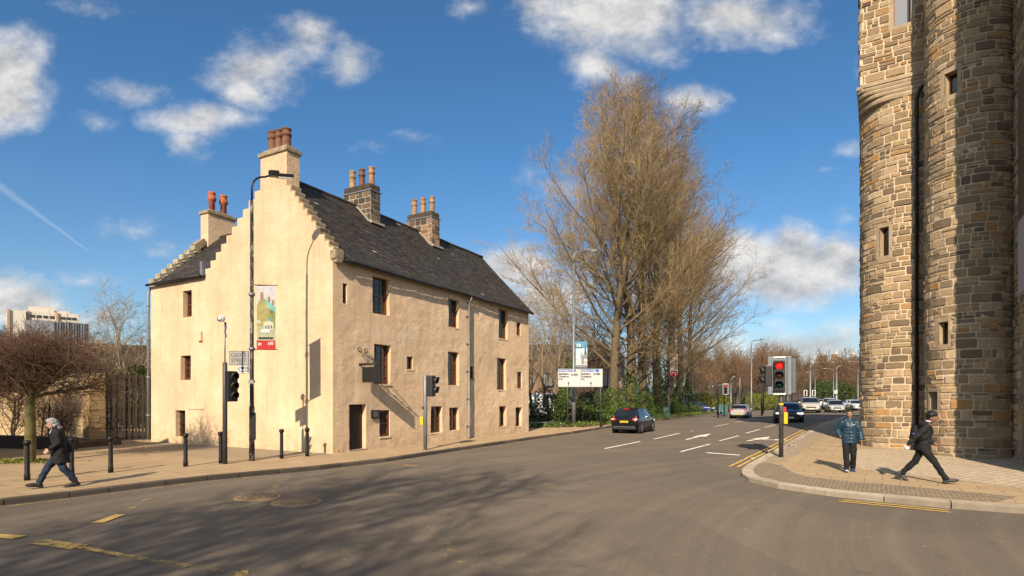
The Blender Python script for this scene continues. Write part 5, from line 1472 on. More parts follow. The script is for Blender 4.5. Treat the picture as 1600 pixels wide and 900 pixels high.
# gate of dark vertical boards
gA, gB = on(156, 25.9), on(237, 27.2); gd = (gB - gA); gL = gd.length; gd.normalize()
gate = thing('wooden_gate', 'tall dark gate of vertical wooden slats between wall pier and house', 'gate', gA, math.atan2(gd.y, gd.x))
r = random.Random(8); q = MB(); u = .12; n_s = 0
GH = 3.05
slats = []
while u < gL - .1:
    w = r.choice((.07, .09, .13)); slats.append((u, w, r.choice((0, .06, .12)))); u += w + r.uniform(.02, .055)
for u, w, dep in slats:
    q = MB(); q.box((u + w / 2, dep, .12 + GH / 2), (w, .05, GH - .04 + r.uniform(-.05, .03))); q.build('slat', 'slat_wood' if 'slat_wood' in MATS else mat('slat_wood', (.050, .032, .020), .7, var=.35, vscale=3), gate)
q = MB()
for z in (.22, 1.6, 2.95): q.box((gL / 2, .20, z), (gL, .06, .09))
for u in (.03, gL - .05): q.box((u, .2, 1.55), (.1, .1, 3.1))
q.build('frame', 'black_iron', gate)
q = MB(); q.box((gL / 2, .1, .02), (gL + .1, .5, .16)); q.build('threshold', 'dressed_stone', gate)
# stand-in block added off the left edge to cast shade on the square
ob_ = thing('shade_block', 'unseen stand-in block added outside the left edge to shade the square', 'building', (-21.55, 18.2, 0))
q = MB(); q.box((0, 0, 2.0), (7.0, 2.4, 4.0)); q.build('wall', 'dressed_stone', ob_)
q = MB(); q.prism([(-1.5, 0), (1.5, 0), (0, 1.0)], (-3.7, 0, 4.0), (0, 1, 0), (0, 0, 1), (1, 0, 0), 7.4); q.build('roof', 'skew_stone', ob_)
# tower block of flats, and glass-clad office in front of it
def block(name, label, cat, px0, px1, Y, ytop, m, zb=0.0, depth=22, rz=0.0):
    a, b = at(px0, ytop, Y), at(px1, ytop, Y); xm = (a.x + b.x) / 2; fc = math.atan2(-xm, Y); o = thing(name, label, cat, (xm, Y, zb), rz if rz else fc); return o, (b.x - a.x) * math.cos(fc), a.z - zb
fl, w, h = block('tower_block', 'distant cream tower block of flats above the bare street tree', 'building', 12, 124, 330, 487, None)
q = MB(); q.box((w * .12, 12, h / 2), (w * .76, 24, h)); q.box((-w * .37, 9, h / 2 - .3), (w * .26, 22, h - .6)); q.build('wall', mat('flat_cream', (.66, .60, .50), .85, var=.06), fl)
q = MB(); q.box((-w * .03, 10, h + 1.6), (w * .36, 10, 3.2)); q.box((w * .12, 10, h + .9), (w * .5, 8, 1.8)); q.build('roof_plant', mat('flat_pink', (.60, .53, .46), .85), fl)
q = MB()
for s_ in (-.47, -.215, .20): q.box((w * s_, -.3 if s_ > -.3 else -2.4, h / 2), (w * .035, 1.2, h - .4))
q.build('orange_panel', mat('flat_orange', (.42, .24, .15), .8), fl)
for j in range(6):
    z = h - 3.0 - j * 3.0
    for s_ in (-.15, -.06, .03, .12, .28, .36, .44):
        q = MB(); q.box((w * s_, -.06, z), (2.2, .3, 1.5)); q.build('window', 'window_glass', fl)
gl_, w, h = block('glass_office', 'pale glass clad office block with vertical fins in front of the tower block', 'building', 40, 141, 260, 503, None)
q = MB(); q.box((0, 10, h / 2), (w, 20, h)); q.build('wall', mat('office_glass', (.12, .15, .19), .5), gl_)
q = MB(); q.box((-w * .28, -.1, h / 2), (w * .44, .5, h - .2)); q.build('pale_panel', mat('office_pale', (.24, .28, .32), .6), gl_)
for i in range(14):
    q = MB(); q.box((-w * .05 + w * .54 * i / 13, -.3, h / 2), (.35, .5, h)); q.build('fin', 'office_pale' if i % 3 else mat('office_dark', (.10, .13, .16), .3), gl_)
# low dark-roofed building seen behind the gate
lb, w, h = block('low_building', 'low dark roofed building seen between the trees behind the gate', 'building', 130, 234, 95, 545, None)
q = MB(); q.box((0, 6, h / 2 - 1), (w, 12, h - 2)); q.build('wall', mat('dull_stone', (.12, .11, .10), .9, var=.3, vscale=.3), lb)
q = MB(); q.prism([(-1, 0), (13, 0), (6, 3.4)], (-w / 2, 0, h - 2.2), (0, 1, 0), (0, 0, 1), (1, 0, 0), w); q.build('roof', 'roof_slate', lb, tints=True)
# brick building behind the trees
BM = paving('red_brick', (.44, .165, .07), (.50, .20, .09), (.33, .24, .17), .225, .075, .01, 0, bump=.2, warp=.0, var=(.25, (.34, .12, .05)))
bb, w, h = block('brick_building', 'red brick building with dark roof behind the trees right of the house', 'building', 812, 962, 66, 562, None)
bb.rotation_euler.z = R(4)
q = MB(); q.box((0, 5, h / 2), (w, 10, h)); q.build('wall', BM, bb)
q = MB(); q.prism([(-.5, 0), (10.5, 0), (5, 2.2)], (-w / 2 - .4, 0, h + .004), (0, 1, 0), (0, 0, 1), (1, 0, 0), w + .8); q.build('roof', mat('dark_tile', (.075, .06, .052), .85, var=.3), bb)
for j, z in enumerate((1.45, 4.1)):
    for i in range(5):
        x = -w * .42 + w * .84 * i / 4
        q = MB(); q.box((x, -.05, z), (1.15, .2, 1.6)); wd_ = q.build('window', 'black_plastic', bb)
        q = MB(); q.box((x - .27, -.16, z), (.42, .06, 1.3)); q.box((x + .27, -.16, z), (.42, .06, 1.3)); q.build('pane', 'window_bright', wd_)
q = MB(); q.box((-1.7, -.14, 1.1), (1.2, .22, 2.2)); q.build('door', mat('door_red', (.30, .02, .015), .5), bb)
# pale slab-like block behind the second trunk
pp, w, h = block('pale_block', 'pinkish concrete slab wall behind the trunks right of the direction sign', 'building', 946, 976, 70, 556, None)
for x0, x1 in ((-.5, -.06), (.03, .5)):
    q = MB(); q.box((w * (x0 + x1) / 2, 2, h / 2), (w * (x1 - x0), 4, h)); q.build('slab', mat('pink_slab', (.50, .40, .37), .85, var=.08), pp)
# low white tent-like roof and sheds behind the trees
tn = thing('white_canopy', 'white pitched canopy roof half hidden behind the tree trunks', 'canopy', on(1020, 92))
q = MB(); q.prism([(-3.0, 2.5), (3.0, 2.5), (0, 4.2)], (0, 0, 0), (1, 0, 0), (0, 0, 1), (0, 1, 0), 6); q.build('roof', 'white_paint', tn)
q = MB()
for x in (-2.8, 2.8): q.box((x, .2, 1.25), (.15, .15, 2.5)); q.box((x, 5.8, 1.25), (.15, .15, 2.5))
q.build('post', 'galvanised', tn)
# old brick hospital on the rise, right
hb, w, h = block('brick_hospital', 'distant brown brick hospital with pyramid roofs and white cupolas', 'building', 1262, 1352, 300, 566, None, depth=20)
HB = mat('hospital_brick', (.20, .12, .08), .9, var=.15, vscale=.3)
q = MB(); q.box((0, 12, h / 2), (w, 24, h)); q.build('wall', HB, hb)
def pyr(cx, hw, z, hh, m, nm, par, flat=.1):
    q = MB(); q.add([(cx - hw, 0, z), (cx + hw, 0, z), (cx + hw, 16, z), (cx - hw, 16, z), (cx - flat, 8, z + hh), (cx + flat, 8, z + hh)], [(0, 1, 5, 4), (1, 2, 5), (2, 3, 4, 5), (3, 0, 4), (3, 2, 1, 0)]); return q.build(nm, m, par)
SLT = mat('far_slate', (.10, .085, .08), .8)
for cx, hw, hh in ((w * .02, w * .19, 3.6), (w * .32, w * .20, 3.8), (-w * .32, w * .10, 1.6)):
    rf = pyr(cx, hw, h + .05, hh, SLT, 'roof', hb)
    q = MB(); q.box((cx, .0, h + .1), (2 * hw + .6, 1.0, .5)); q.build('eaves', 'white_paint', rf)
for cx in (w * .0, w * .28):
    q = MB(); q.box((cx, 14, h + 3.2), (2.2, 2.2, 3.0)); q.lathe((cx, 14, h + 4.7), [(1.9, 0), (1.2, .5), (.9, 1.1), (.3, 1.7), (.1, 2.8), (.04, 3.6)], 8); q.build('cupola', mat('cupola_white', (.62, .55, .45), .8), hb)
for cx in (-w * .30, -w * .22, -.04 * w):
    q = MB(); q.box((cx, 4, h + 2.0), (3.0, 2.0, 3.0)); 
    for k_ in (-1, 0, 1): q.lathe((cx + k_ * .9, 4, h + 3.5), [(.3, 0), (.26, 1.1)], 8)
    q.build('chimney', HB, hb)
for j in range(4):
    for i in range(9):
        q = MB(); q.box((-w * .44 + w * .88 * i / 8, -.1, h - 4 - j * 5), (1.9, .5, 2.9)); q.build('window', 'window_bright', hb)

# ------------------------------------------------------------------ street furniture
def bollard(px, py, label):
    p = G(px, py)
    o = thing('bollard', label, 'bollard', p, 0, 'black bollards along the kerb')
    q = MB(); q.lathe((0, 0, 0), [(.066, -.05), (.066, .14), (.058, .17), (.054, .78), (.052, .80)], 14); q.build('post', 'black_iron', o)
    q = MB(); q.lathe((0, 0, .80), [(.052, 0), (.06, .03), (.080, .06), (.086, .075), (.084, .115), (.05, .14)], 14); q.build('cap', 'black_iron', o)
    hgt = 1.02; s_ = hgt / .945; o.scale = (1, 1, s_)
    return o
for px, py, lab in ((42.5, 750.5, 'black bollard at the left edge in front of the street tree trunk'), (112, 742, 'black bollard directly behind the walking woman'), (173, 738.5, 'black bollard in front of the wooden gate, right of the walking woman'),
                    (290, 729, 'black bollard in front of the left windows of the gable'), (345, 724, 'black bollard just left of the left traffic signal pole'), (440, 716.5, 'black bollard right of the flaking lamp post'), (480, 713, 'black bollard nearest the house corner, with its shadow on the gable')):
    bollard(px, py, lab)
def lamp_post(name, label, base, top_z, arm, head_dir, mats, r0=.085, group=None, sleeve=1.9, head_len=.75, arm_style='bend'):
    """column, arm and lantern; arm = reach in metres, head_dir = world heading of the arm"""
    o = thing(name, label, 'lamp post', base, 0, group); hd = Vector((math.cos(head_dir), math.sin(head_dir), 0))
    H = top_z - base.z
    q = MB(); q.tube([(0, 0, -.1), (0, 0, sleeve), (0, 0, sleeve + .12), (0, 0, H - .9 if arm_style == 'bend' else H)], [r0 * 1.35, r0 * 1.3, r0, r0 * .82], n=14); q.build('column', mats[0], o)
    q = MB()
    pts = [(0, 0, H - .9)] + [tuple(hd * (.45 * (1 - math.cos(t))) + Vector((0, 0, H - .45 + .45 * math.sin(t)))) for t in np.linspace(0, math.pi / 2 * .93, 8)] + [tuple(hd * arm + Vector((0, 0, H + .12)))] if arm_style == 'bend' else [(0, 0, H), tuple(hd * arm + Vector((0, 0, H + .15)))]
    q.tube(pts, [r0 * .5] * (len(pts) - 1) + [r0 * .42], n=10); q.build('arm', mats[0] if arm_style != 'bend' else mats[1], o)
    m = Matrix.Rotation(head_dir, 3, 'Z') @ Matrix.Rotation(R(-9), 3, 'Y')
    c = hd * (arm + head_len * .42) + Vector((0, 0, H + .17))
    q = MB(); q.rbox(c, (head_len, .26, .10), .04, mtx=m); q.rbox(c - hd * head_len * .32 + Vector((0, 0, .05)), (head_len * .42, .22, .12), .05, mtx=m); hd_ = q.build('lantern', mats[1], o)
    q = MB(); q.rbox(c + Vector((0, 0, -.055)) + hd * .1, (head_len * .6, .2, .04), .015, mtx=m); q.build('lamp_glass', 'lamp_glass', hd_)
    return o
# the flaking lamp post by the gable
LB = G(393.5, 720); top = at(400, 272, LB.y).z
lp = lamp_post('lamp_post', 'tall black lamp post with flaking paint and banner in front of the gable', LB, top, .62, R(38), ('pole_flaking_paint', 'black_iron'), .066, sleeve=1.75, head_len=.78)
q = MB()
for zz in (at(393, 460, LB.y).z, at(393, 545, LB.y).z, at(393, 596, LB.y).z): q.tube([(0, 0, zz - LB.z - .05), (0, 0, zz - LB.z + .05)], .10, n=12)
q.build('clamp', 'galvanised', lp)
q = MB(); q.rbox((.08, -.07, 1.15), (.14, .10, .9), .02); q.build('service_door', 'black_iron', lp)
FACE = math.atan2(-LB.x, LB.y) if False else 0.0
def oriented(base, right):
    """matrix whose x axis is 'right' (horizontal), y is up, z faces the viewer side"""
    right = Vector(right).normalized(); upv = Vector((0, 0, 1)); n = right.cross(upv)
    m = Matrix((right, upv, n)).transposed().to_4x4(); m.translation = Vector(base); return m
def banner(label, base_pt, right, wid, hgt, parts, dx=.16, group=None, rods=True):
    """hanging banner; base_pt = pole axis at banner bottom; parts add artwork"""
    o = thing('banner', label, 'banner', base_pt, 0, group)
    m = oriented((0, 0, 0), right)
    nx, ny = 8, 14; q = MB(); vs = []
    bow = lambda u, v: .05 * math.sin(math.pi * v) * (u) + .02 * math.sin(5 * v + 2 * u)
    def bp(u, v, n=0.0): return m @ Vector((dx + wid * u, hgt * v, bow(u, v) + n))
    for s_ in (0, -.006):
        o_ = len(q.v); q.v += [tuple(bp(i / nx, j / ny, s_)) for j in range(ny + 1) for i in range(nx + 1)]
        for j in range(ny):
            for i in range(nx): q.f.append((o_ + j * (nx + 1) + i, o_ + j * (nx + 1) + i + 1, o_ + (j + 1) * (nx + 1) + i + 1, o_ + (j + 1) * (nx + 1) + i)); q.mi.append(0); q.t.append(0); q.sm.append(True)
    q.build('fabric', parts['ground'], o, fix=False)
    lift = .004
    for nm, m_, poly in parts['art']:
        q = MB(); k = 3
        # patch drawn as a fine strip so that it lies on the bowed cloth
        xs = [p[0] for p in poly]; ys = [p[1] for p in poly]
        if len(poly) == 2:
            (x0, y0), (x1, y1) = poly; N = 6
            for i in range(2):
                for j in range(N):
                    a, b = x0 + (x1 - x0) * i / 2, x0 + (x1 - x0) * (i + 1) / 2; c, d = y0 + (y1 - y0) * j / N, y0 + (y1 - y0) * (j + 1) / N
                    q.quad(bp(a, c, lift), bp(b, c, lift), bp(b, d, lift), bp(a, d, lift))
        else: q.add([bp(x, y, lift) for x, y in poly], [tuple(range(len(poly)))])
        q.build(nm, m_, o, fix=False); lift += .0012
    for (tx, size, x, y, m_, al) in parts.get('text', []):
        text_part('lettering', tx, size, m_, o, m @ Matrix.Translation((dx + wid * x, hgt * y, bow(x, y) + lift + .004)), al)
    q = MB()
    for v in (0, 1): q.tube([m @ Vector((0, hgt * v, 0)), m @ Vector((dx + wid + .06, hgt * v, 0))], .014, n=6)
    q.build('bracket', 'black_iron', o)
    return o
for nm, c in (('art_sky', (.46, .44, .455)), ('art_olive', (.30, .27, .09)), ('art_moss', (.20, .22, .07)), ('art_teal', (.16, .38, .34)), ('art_stone', (.26, .17, .09)), ('art_cream', (.50, .49, .38)), ('art_ground', (.34, .36, .22)), ('art_red', (.45, .02, .025)), ('art_white', (.58, .58, .57)), ('art_black', (.02, .02, .02)),
              ('art_blue', (.11, .30, .46)), ('art_pale_blue', (.45, .60, .68)), ('art_grey', (.24, .26, .28)), ('art_slate', (.09, .11, .14)), ('art_sand', (.55, .42, .31)), ('art_dusk', (.33, .25, .20))):
    mat(nm, c, .75, var=.18, vscale=6)
bz0, bz1 = at(400, 546, LB.y).z, at(400, 445, LB.y).z
BW = .60
banner('banner on the flaking lamp post: painting of an old crow stepped house, red foot', (LB.x, LB.y, bz0), (1, .12, 0), BW, bz1 - bz0, dict(ground='art_sky', art=[
    ('ground_patch', 'art_ground', ((0, .14), (1, .36))), ('gable_shape', 'art_olive', [(.0, .30), (.62, .30), (.62, .62), (.36, .80), (.20, .80), (.0, .68)]), ('chimney_shape', 'art_stone', ((.18, .76), (.34, .89))),
    ('side_wall', 'art_moss', [(.62, .30), (1.0, .34), (1.0, .60), (.62, .63)]), ('roof_shape', 'art_teal', [(.36, .80), (1.0, .66), (1.0, .58), (.64, .63)]), ('chimney_shape', 'art_stone', ((.58, .72), (.70, .82))), ('chimney_shape', 'art_stone', ((.80, .69), (.92, .77))),
    ('shop_front', 'art_cream', [(.36, .30), (.90, .30), (.90, .40), (.70, .45), (.38, .42)]), ('dark_window', 'art_slate', ((.46, .32), (.53, .37))), ('dark_window', 'art_slate', ((.60, .32), (.67, .37))), ('dark_window', 'art_slate', ((.76, .33), (.82, .38))), ('dark_window', 'art_slate', ((.76, .55), (.84, .62))), ('figure', 'art_blue', ((.70, .44), (.80, .49))),
    ('cart', 'art_white', ((.22, .26), (.72, .31))), ('caption_bar', 'art_black', ((.10, .165), (.88, .19))), ('red_foot', 'art_red', ((0, 0), (1, .14))), ('logo', 'art_white', ((.08, .06), (.15, .105))), ('logo', 'art_white', ((.17, .07), (.25, .10))), ('logo', 'art_white', ((.62, .07), (.68, .11))), ('logo', 'art_white', ((.74, .07), (.80, .12))), ('logo', 'art_sand', ((.83, .07), (.9, .12)))],
    text=[]))
# street name plate, cycle route plate, small clamp plate
sp = thing('street_name_sign', 'grey street name plate reading Castle Street on the flaking lamp post', 'sign', (LB.x, LB.y, 0))
m = oriented((0, 0, 0), (1, .10, 0))
def plate(o, name, x0, x1, z0, z1, mm, y=-.09, th=.018, r=.01):
    q = MB(); c = m @ Vector(((x0 + x1) / 2, (z0 + z1) / 2, -y)); q.rbox(c, (x1 - x0, th, z1 - z0), r, mtx=m.to_3x3() @ Matrix.Rotation(R(-90), 3, 'X') @ Matrix.Rotation(0, 3, 'X')); return q.build(name, mm, o)
def lx(px): return (px - 393.5) / FOC * LB.y
def lz(py): return EYE + (HOR - py) / FOC * LB.y
def flat_plate(o, name, x0, x1, z0, z1, mm, n, mtx):
    q = MB(); q.prism([(x0, z0), (x1, z0), (x1, z1), (x0, z1)], mtx @ Vector((0, 0, n)), mtx.to_3x3() @ Vector((1, 0, 0)), mtx.to_3x3() @ Vector((0, 1, 0)), mtx.to_3x3() @ Vector((0, 0, 1)), .012); return q.build(name, mm, o)
flat_plate(sp, 'border', lx(361), lx(390.5), lz(571), lz(549), 'black_iron', .078, m)
flat_plate(sp, 'plate', lx(361.6), lx(390), lz(570.3), lz(549.7), 'sign_grey', .092, m)
cxm = (lx(361) + lx(390)) / 2
for t_, zz, s_ in (('CASTLE', 558.2, .165), ('STREET', 566.0, .165)): text_part('lettering', t_, s_, 'sign_black', sp, m @ Matrix.Translation((cxm, lz(zz), .1055)), 'CENTER', .86)
q = MB(); q.box(m @ Vector((cxm, lz(568.2), .106)), (.32, .002, .012)); q.build('lettering', 'sign_black', sp)
cs = thing('cycle_route_sign', 'small white cycle route plate with arrow under the street name plate', 'sign', (LB.x, LB.y, 0))
flat_plate(cs, 'border', lx(373.5), lx(391), lz(583.5), lz(570.8), 'sign_black', .080, m)
flat_plate(cs, 'plate', lx(374), lx(390.4), lz(583), lz(571.3), 'sign_white', .094, m)
zz = (lz(583) + lz(571.3)) / 2
q = MB(); q.prism([(lx(375), zz), (lx(377.5), zz + .09), (lx(378.4), zz + .09), (lx(376.3), zz), (lx(378.4), zz - .09), (lx(377.5), zz - .09)], m @ Vector((0, 0, .1065)), m.to_3x3() @ Vector((1, 0, 0)), (0, 0, 1), m.to_3x3() @ Vector((0, 0, 1)), .003); q.build('arrow', 'sign_black', cs)
flat_plate(cs, 'pictogram', lx(379), lx(384), zz - .085, zz + .085, 'sign_black', .0945, m)
for k_ in (-.012, .035):
    q = MB(); q.lathe(m @ Vector((lx(381.5) + k_ * 1.3 - .015, zz - .03, .108)), [(.030, 0), (.030, .002)], 12, axis=m.to_3x3() @ Vector((0, 0, 1))); q.build('pictogram', 'sign_white', cs)
flat_plate(cs, 'pictogram', lx(385.4), lx(390), zz - .085, zz + .085, 'sign_black', .0945, m)
q = MB(); q.lathe(m @ Vector((lx(387.6), zz + .05, .108)), [(.022, 0), (.022, .002)], 10, axis=m.to_3x3() @ Vector((0, 0, 1))); q.box(m @ Vector((lx(387.4), zz - .02, .109)), (.05, .002, .08)); q.build('pictogram', 'sign_white', cs)
sm = thing('small_plate', 'tiny grey plate clamped low on the flaking lamp post', 'sign', (LB.x, LB.y, 0))
flat_plate(sm, 'plate', lx(390), lx(398.5), lz(599.5), lz(594.5), 'galvanised', .105, m)

# traffic signals
def signal_head(parent, c, yaw, n=3, lit=None, board=False, scale=1.0, name='signal_head', body='black_plastic'):
    """c: centre of head; yaw: heading the lenses face; lit index from top"""
    mz = Matrix.Rotation(yaw - R(0), 3, 'Z'); s = scale; pit = .30 * s; hh = pit * n
    P = lambda x, y, z: mz @ Vector((x, y, z)) + Vector(c)
    q = MB(); q.rbox(c, (.20 * s, .32 * s, hh + .06 * s), .03 * s, mtx=mz); hd = q.build(name, body, parent)
    cols = ['lens_dark', 'lens_dark', 'lens_dark'] if n == 3 else ['lens_dark'] * n
    cols = (['lens_dark', 'lens_amber', 'lens_green'] if n == 3 else ['lens_dark', 'lens_green'])
    for i in range(n):
        z = hh / 2 - pit * (i + .5)
        mm = cols[i]
        if lit is not None and i == lit: mm = 'red_glow'
        q = MB(); q.lathe(P(.095 * s, 0, z), [(.105 * s, 0), (.10 * s, .02 * s), (.05 * s, .035 * s), (.005, .04 * s)], 16, axis=mz @ Vector((1, 0, 0))); q.build('lens', mm, hd)
        q = MB(); N = 14; vs = []
        for j in range(N + 1):
            a = R(-35) + R(250) * j / N
            for (xx, rr_) in ((.09, .122), (.30 - .10 * abs(math.sin((j / N - .5) * math.pi)) , .130), (.30 - .10 * abs(math.sin((j / N - .5) * math.pi)), .120), (.09, .112)):
                vs.append(P(xx * s, math.cos(a) * rr_ * s, z + math.sin(a) * rr_ * s))
        fs = []
        for j in range(N):
            for k_ in range(4): fs.append((j * 4 + k_, j * 4 + (k_ + 1) % 4, (j + 1) * 4 + (k_ + 1) % 4, (j + 1) * 4 + k_))
        q.add(vs, fs, 0, 0, True); q.build('visor', 'black_plastic', hd)
    if board:
        q = MB(); q.rbox(P(-.06 * s, 0, 0), (.04 * s, .66 * s, hh + .30 * s), .04 * s, mtx=mz)
        bd = q.build('backing_board', board, hd)
        q = MB()
        for sy in (-1, 1): q.rbox(P(-.01 * s, sy * .275 * s, 0), (.10 * s, .11 * s, hh + .29 * s), .02 * s, mtx=mz)
        q.build('board_flange', board, bd)
        q = MB()
        for sz in (-1, 1): q.box(P(-.03 * s, 0, sz * (hh / 2 + .12 * s)), (.045 * s, .34 * s, .045 * s), mtx=mz)
        q.build('white_bar', 'white_paint', bd)
    return hd
def signal_pole(label, base, top, rad=.057, m='pipe_grey', group=None, name='traffic_signal'):
    o = thing(name, label, 'traffic signal', base, 0, group)
    q = MB(); q.tube([(0, 0, -.1), (0, 0, top - base.z - .02), (0, 0, top - base.z)], [rad, rad, rad * .7], n=12); q.build('pole', m, o); return o
# left signal with a small floodlight on a thin mast
p = G(351.5, 725); sc_ = p.y / FOC
o = signal_pole('traffic signal with thin mast and white floodlight in front of the gable', p, EYE + (HOR - 566) * sc_, .072, 'pole_dark' if 'pole_dark' in MATS else mat('pole_dark', (.07, .065, .062), .5, .2, var=.2))
ct = at(360, 603.5, p.y - .25) - p; signal_head(o, tuple(Vector((at(362, 603.5, p.y).x - p.x, -.02, ct.z))), R(-30), 3, None, False, 1.0)
q = MB(); q.tube([(0, 0, EYE + (HOR - 600) * sc_), (.06, 0, EYE + (HOR - 600) * sc_)], .05, n=8); q.tube([(0, 0, EYE + (HOR - 572) * sc_), (0, 0, EYE + (HOR - 503) * sc_)], .022, n=8); q.build('mast', 'galvanised', o)
zf = EYE + (HOR - 499) * sc_
q = MB(); q.lathe((-.04, -.10, zf), [(.05, -.08), (.09, -.03), (.115, .05), (.115, .08), (.10, .09)], 16, axis=(-.25, -.95, .1)); fl_ = q.build('floodlight', 'white_paint', o)
q = MB(); q.lathe((-.065, -.19, zf + .01), [(.10, 0), (.005, .02)], 16, axis=(-.25, -.95, .1)); q.build('lamp_glass', 'lamp_glass', fl_)
q = MB(); q.tube([(.02, 0, zf - .1), (.05, -.02, zf - .25), (.02, -.03, zf - .4), (.04, 0, zf - .52), (0, 0, zf - .6)], .022, n=6); q.build('cable', mat('blue_cable', (.03, .08, .25), .5), o)
# middle signal by the house front
p = G(664.5, 703); sc_ = p.y / FOC
o = signal_pole('two lens traffic signal on a grey pole before the house front', p, EYE + (HOR - 585) * sc_, .075)
signal_head(o, ((673.5 - 664.5) * sc_, 0, (EYE + (HOR - 603) * sc_)), R(-12), 2, None, False, 1.28)
q = MB(); q.tube([(0, 0, EYE + (HOR - 590) * sc_), (.12, 0, EYE + (HOR - 592) * sc_)], .035, n=8); q.build('bracket', 'black_plastic', o)
q = MB(); q.rbox(((659.5 - 664.5) * sc_, -.05, EYE + (HOR - 657.5) * sc_), (.13, .16, .32), .02); q.build('push_button_box', 'yellow_plastic', o)
q = MB(); q.rbox(((662.0 - 664.5) * sc_, 0, EYE + (HOR - 637) * sc_), (.1, .12, .14), .02); q.build('detector', 'black_plastic', o)
# right-hand signal, red lit, big backing board
p = G(1220.5, 714.5); sc_ = p.y / FOC
o = signal_pole('near traffic signal showing red with large grey backing board on the right corner', p, EYE + (HOR - 585) * sc_, .075, 'pole_worn' if 'pole_worn' in MATS else mat('pole_worn', (.085, .08, .075), .5, .3, var=.5, vscale=9))
yaw = math.atan2(-1, -.52)
signal_head(o, ((1215.0 - 1220.5) * sc_, -.14, EYE + (HOR - 587.5) * sc_), yaw, 3, 0, 'signal_grey', 1.12)
signal_head(o, ((1202.5 - 1220.5) * sc_, .12, EYE + (HOR - 587.5) * sc_), R(165), 2, None, False, 1.12)
q = MB(); q.rbox((.36, .12, EYE + (HOR - 587.5) * sc_), (.14, .42, 1.22), .05, rz=R(30)); q.build('rear_head', 'signal_grey', o)
q = MB(); q.tube([(-.3, 0, EYE + (HOR - 612) * sc_), (.3, .1, EYE + (HOR - 612) * sc_)], .03, n=8); q.build('bracket', 'black_plastic', o)
q = MB(); q.tube([(0, 0, EYE + (HOR - 634) * sc_), (0, 0, EYE + (HOR - 630.5) * sc_)], .080, n=12); q.build('band', 'yellow_plastic', o)
q = MB(); q.rbox((.095, -.06, EYE + (HOR - 641) * sc_), (.095, .03, .21), .008, rz=R(-12)); q.build('notice', 'red_plastic', o)
q = MB(); q.rbox((.125, -.03, EYE + (HOR - 653.5) * sc_), (.12, .20, .40), .02, rz=R(-12)); yb = q.build('push_button_box', 'yellow_plastic', o)
q = MB(); q.rbox((.20, -.02, EYE + (HOR - 652.5) * sc_), (.07, .2, .34), .02, rz=R(-12)); q.build('face_panel', 'black_plastic', yb)
# signals at the far junction
def far_signal(px, Y, ybase, label, yaw, yh, n=3, lit=None, board=False, scale=1.0, pole='black_iron', topy=None):
    p = on(px, Y); z = lambda py: EYE + (HOR - py) / FOC * Y - p.z
    o = signal_pole(label, p, z(topy or (yh - 5)) + p.z, .07, pole, 'traffic signals at the far junction')
    signal_head(o, (.12, -.12, z(yh)), yaw, n, lit, board, scale); return o
far_signal(1131.5, 66, 645, 'far signal showing red in a pale backing board left of the silver car', R(-105), 608, 3, 0, 'signal_grey', 1.08)
far_signal(1122, 62, 646, 'dark signal seen from behind at the left of the far red signal', R(75), 609, 3, None, False, 1.1)
far_signal(1145, 84, 640, 'dark far signal on its pole between the two red ones', R(160), 610, 3, None, False, 1.1)
far_signal(1156, 88, 640, 'thin far signal facing right beyond the silver car', R(-20), 610, 3, None, False, 1.1, 'galvanised', 590)
far_signal(1157.5, 100, 640, 'small far signal showing red over the silver car roof', R(-95), 610, 3, 0, False, 1.2)
far_signal(1163, 96, 640, 'far signal in profile right of the small red one', R(-10), 612, 3, None, False, 1.2)
far_signal(1193, 80, 640, 'dark far signal on the kerb left of the near red signal', R(170), 608, 3, None, False, 1.1)
far_signal(1257, 105, 640, 'far pale framed signal above the white four wheel drive', R(-100), 614, 3, None, 'white_paint', .9)
far_signal(1270, 105, 640, 'far signal with white top right of the white four wheel drive', R(-100), 614, 3, None, 'white_paint', .9)
far_signal(1318, 110, 640, 'far dark signal between the silver and white cars', R(-100), 618, 3, None, False, 1.2)
far_signal(1347, 60, 640, 'grey signal partly hidden by the stone tower', R(-150), 612, 3, None, 'signal_grey', 1.1)

# lamp columns further along
def far_lamp(px, Y, ytop, label, arm, hdg, m=('galvanised', 'galvanised'), r=.09, group='lamp posts beyond the junction', style='bend', head=.75, sleeve=1.6):
    p = on(px, Y); return lamp_post('lamp_post', label, p, EYE + (HOR - ytop) / FOC * Y, arm, hdg, m, r, group, sleeve, head, style)
sl2 = far_lamp(896.5, 42.5, 393, 'silver lamp post behind the white direction sign, in front of the tallest tree', 1.1, R(12), ('galvanised', 'galvanised'), .115, 'lamp posts along the left pavement', sleeve=2.4)
far_lamp(1045, 60.5, 545, 'dark flaking lamp post with banner in the row of trees', .5, R(10), ('pole_flaking_paint', 'black_iron'), .10, 'lamp posts along the left pavement')
far_lamp(1174, 88, 532, 'tall pale lamp post left of the near red signal', 1.6, R(8), r=.11)
far_lamp(1190.5, 66, 562, 'dark slim lamp post just left of the near red signal', .35, R(60), ('black_iron', 'black_iron'), .08)
far_lamp(1231, 150, 548, 'faint far lamp post right of the near red signal', 1.6, R(180), r=.12)
far_lamp(1266, 100, 570, 'stout pale post above the white four wheel drive', .3, R(10), r=.18, head=.4)
far_lamp(1273.5, 120, 583, 'lamp post with arm to the left just right of the stout pale post', 1.2, R(180), r=.09)
far_lamp(1302.5, 120, 577, 'lamp post with arm to the left above the silver oncoming car', 1.6, R(180), r=.10)
far_lamp(1307, 100, 573, 'stout grey post with small square sign above the silver car', .3, R(0), r=.17, head=.4)
far_lamp(1340.5, 100, 577, 'lamp post with arm to the right beside the stone tower', 1.0, R(0), r=.10)
far_lamp(1149, 130, 588, 'thin brown pole in front of the far woods', .3, R(0), ('bark_pale', 'bark_pale'), r=.12, head=.4)
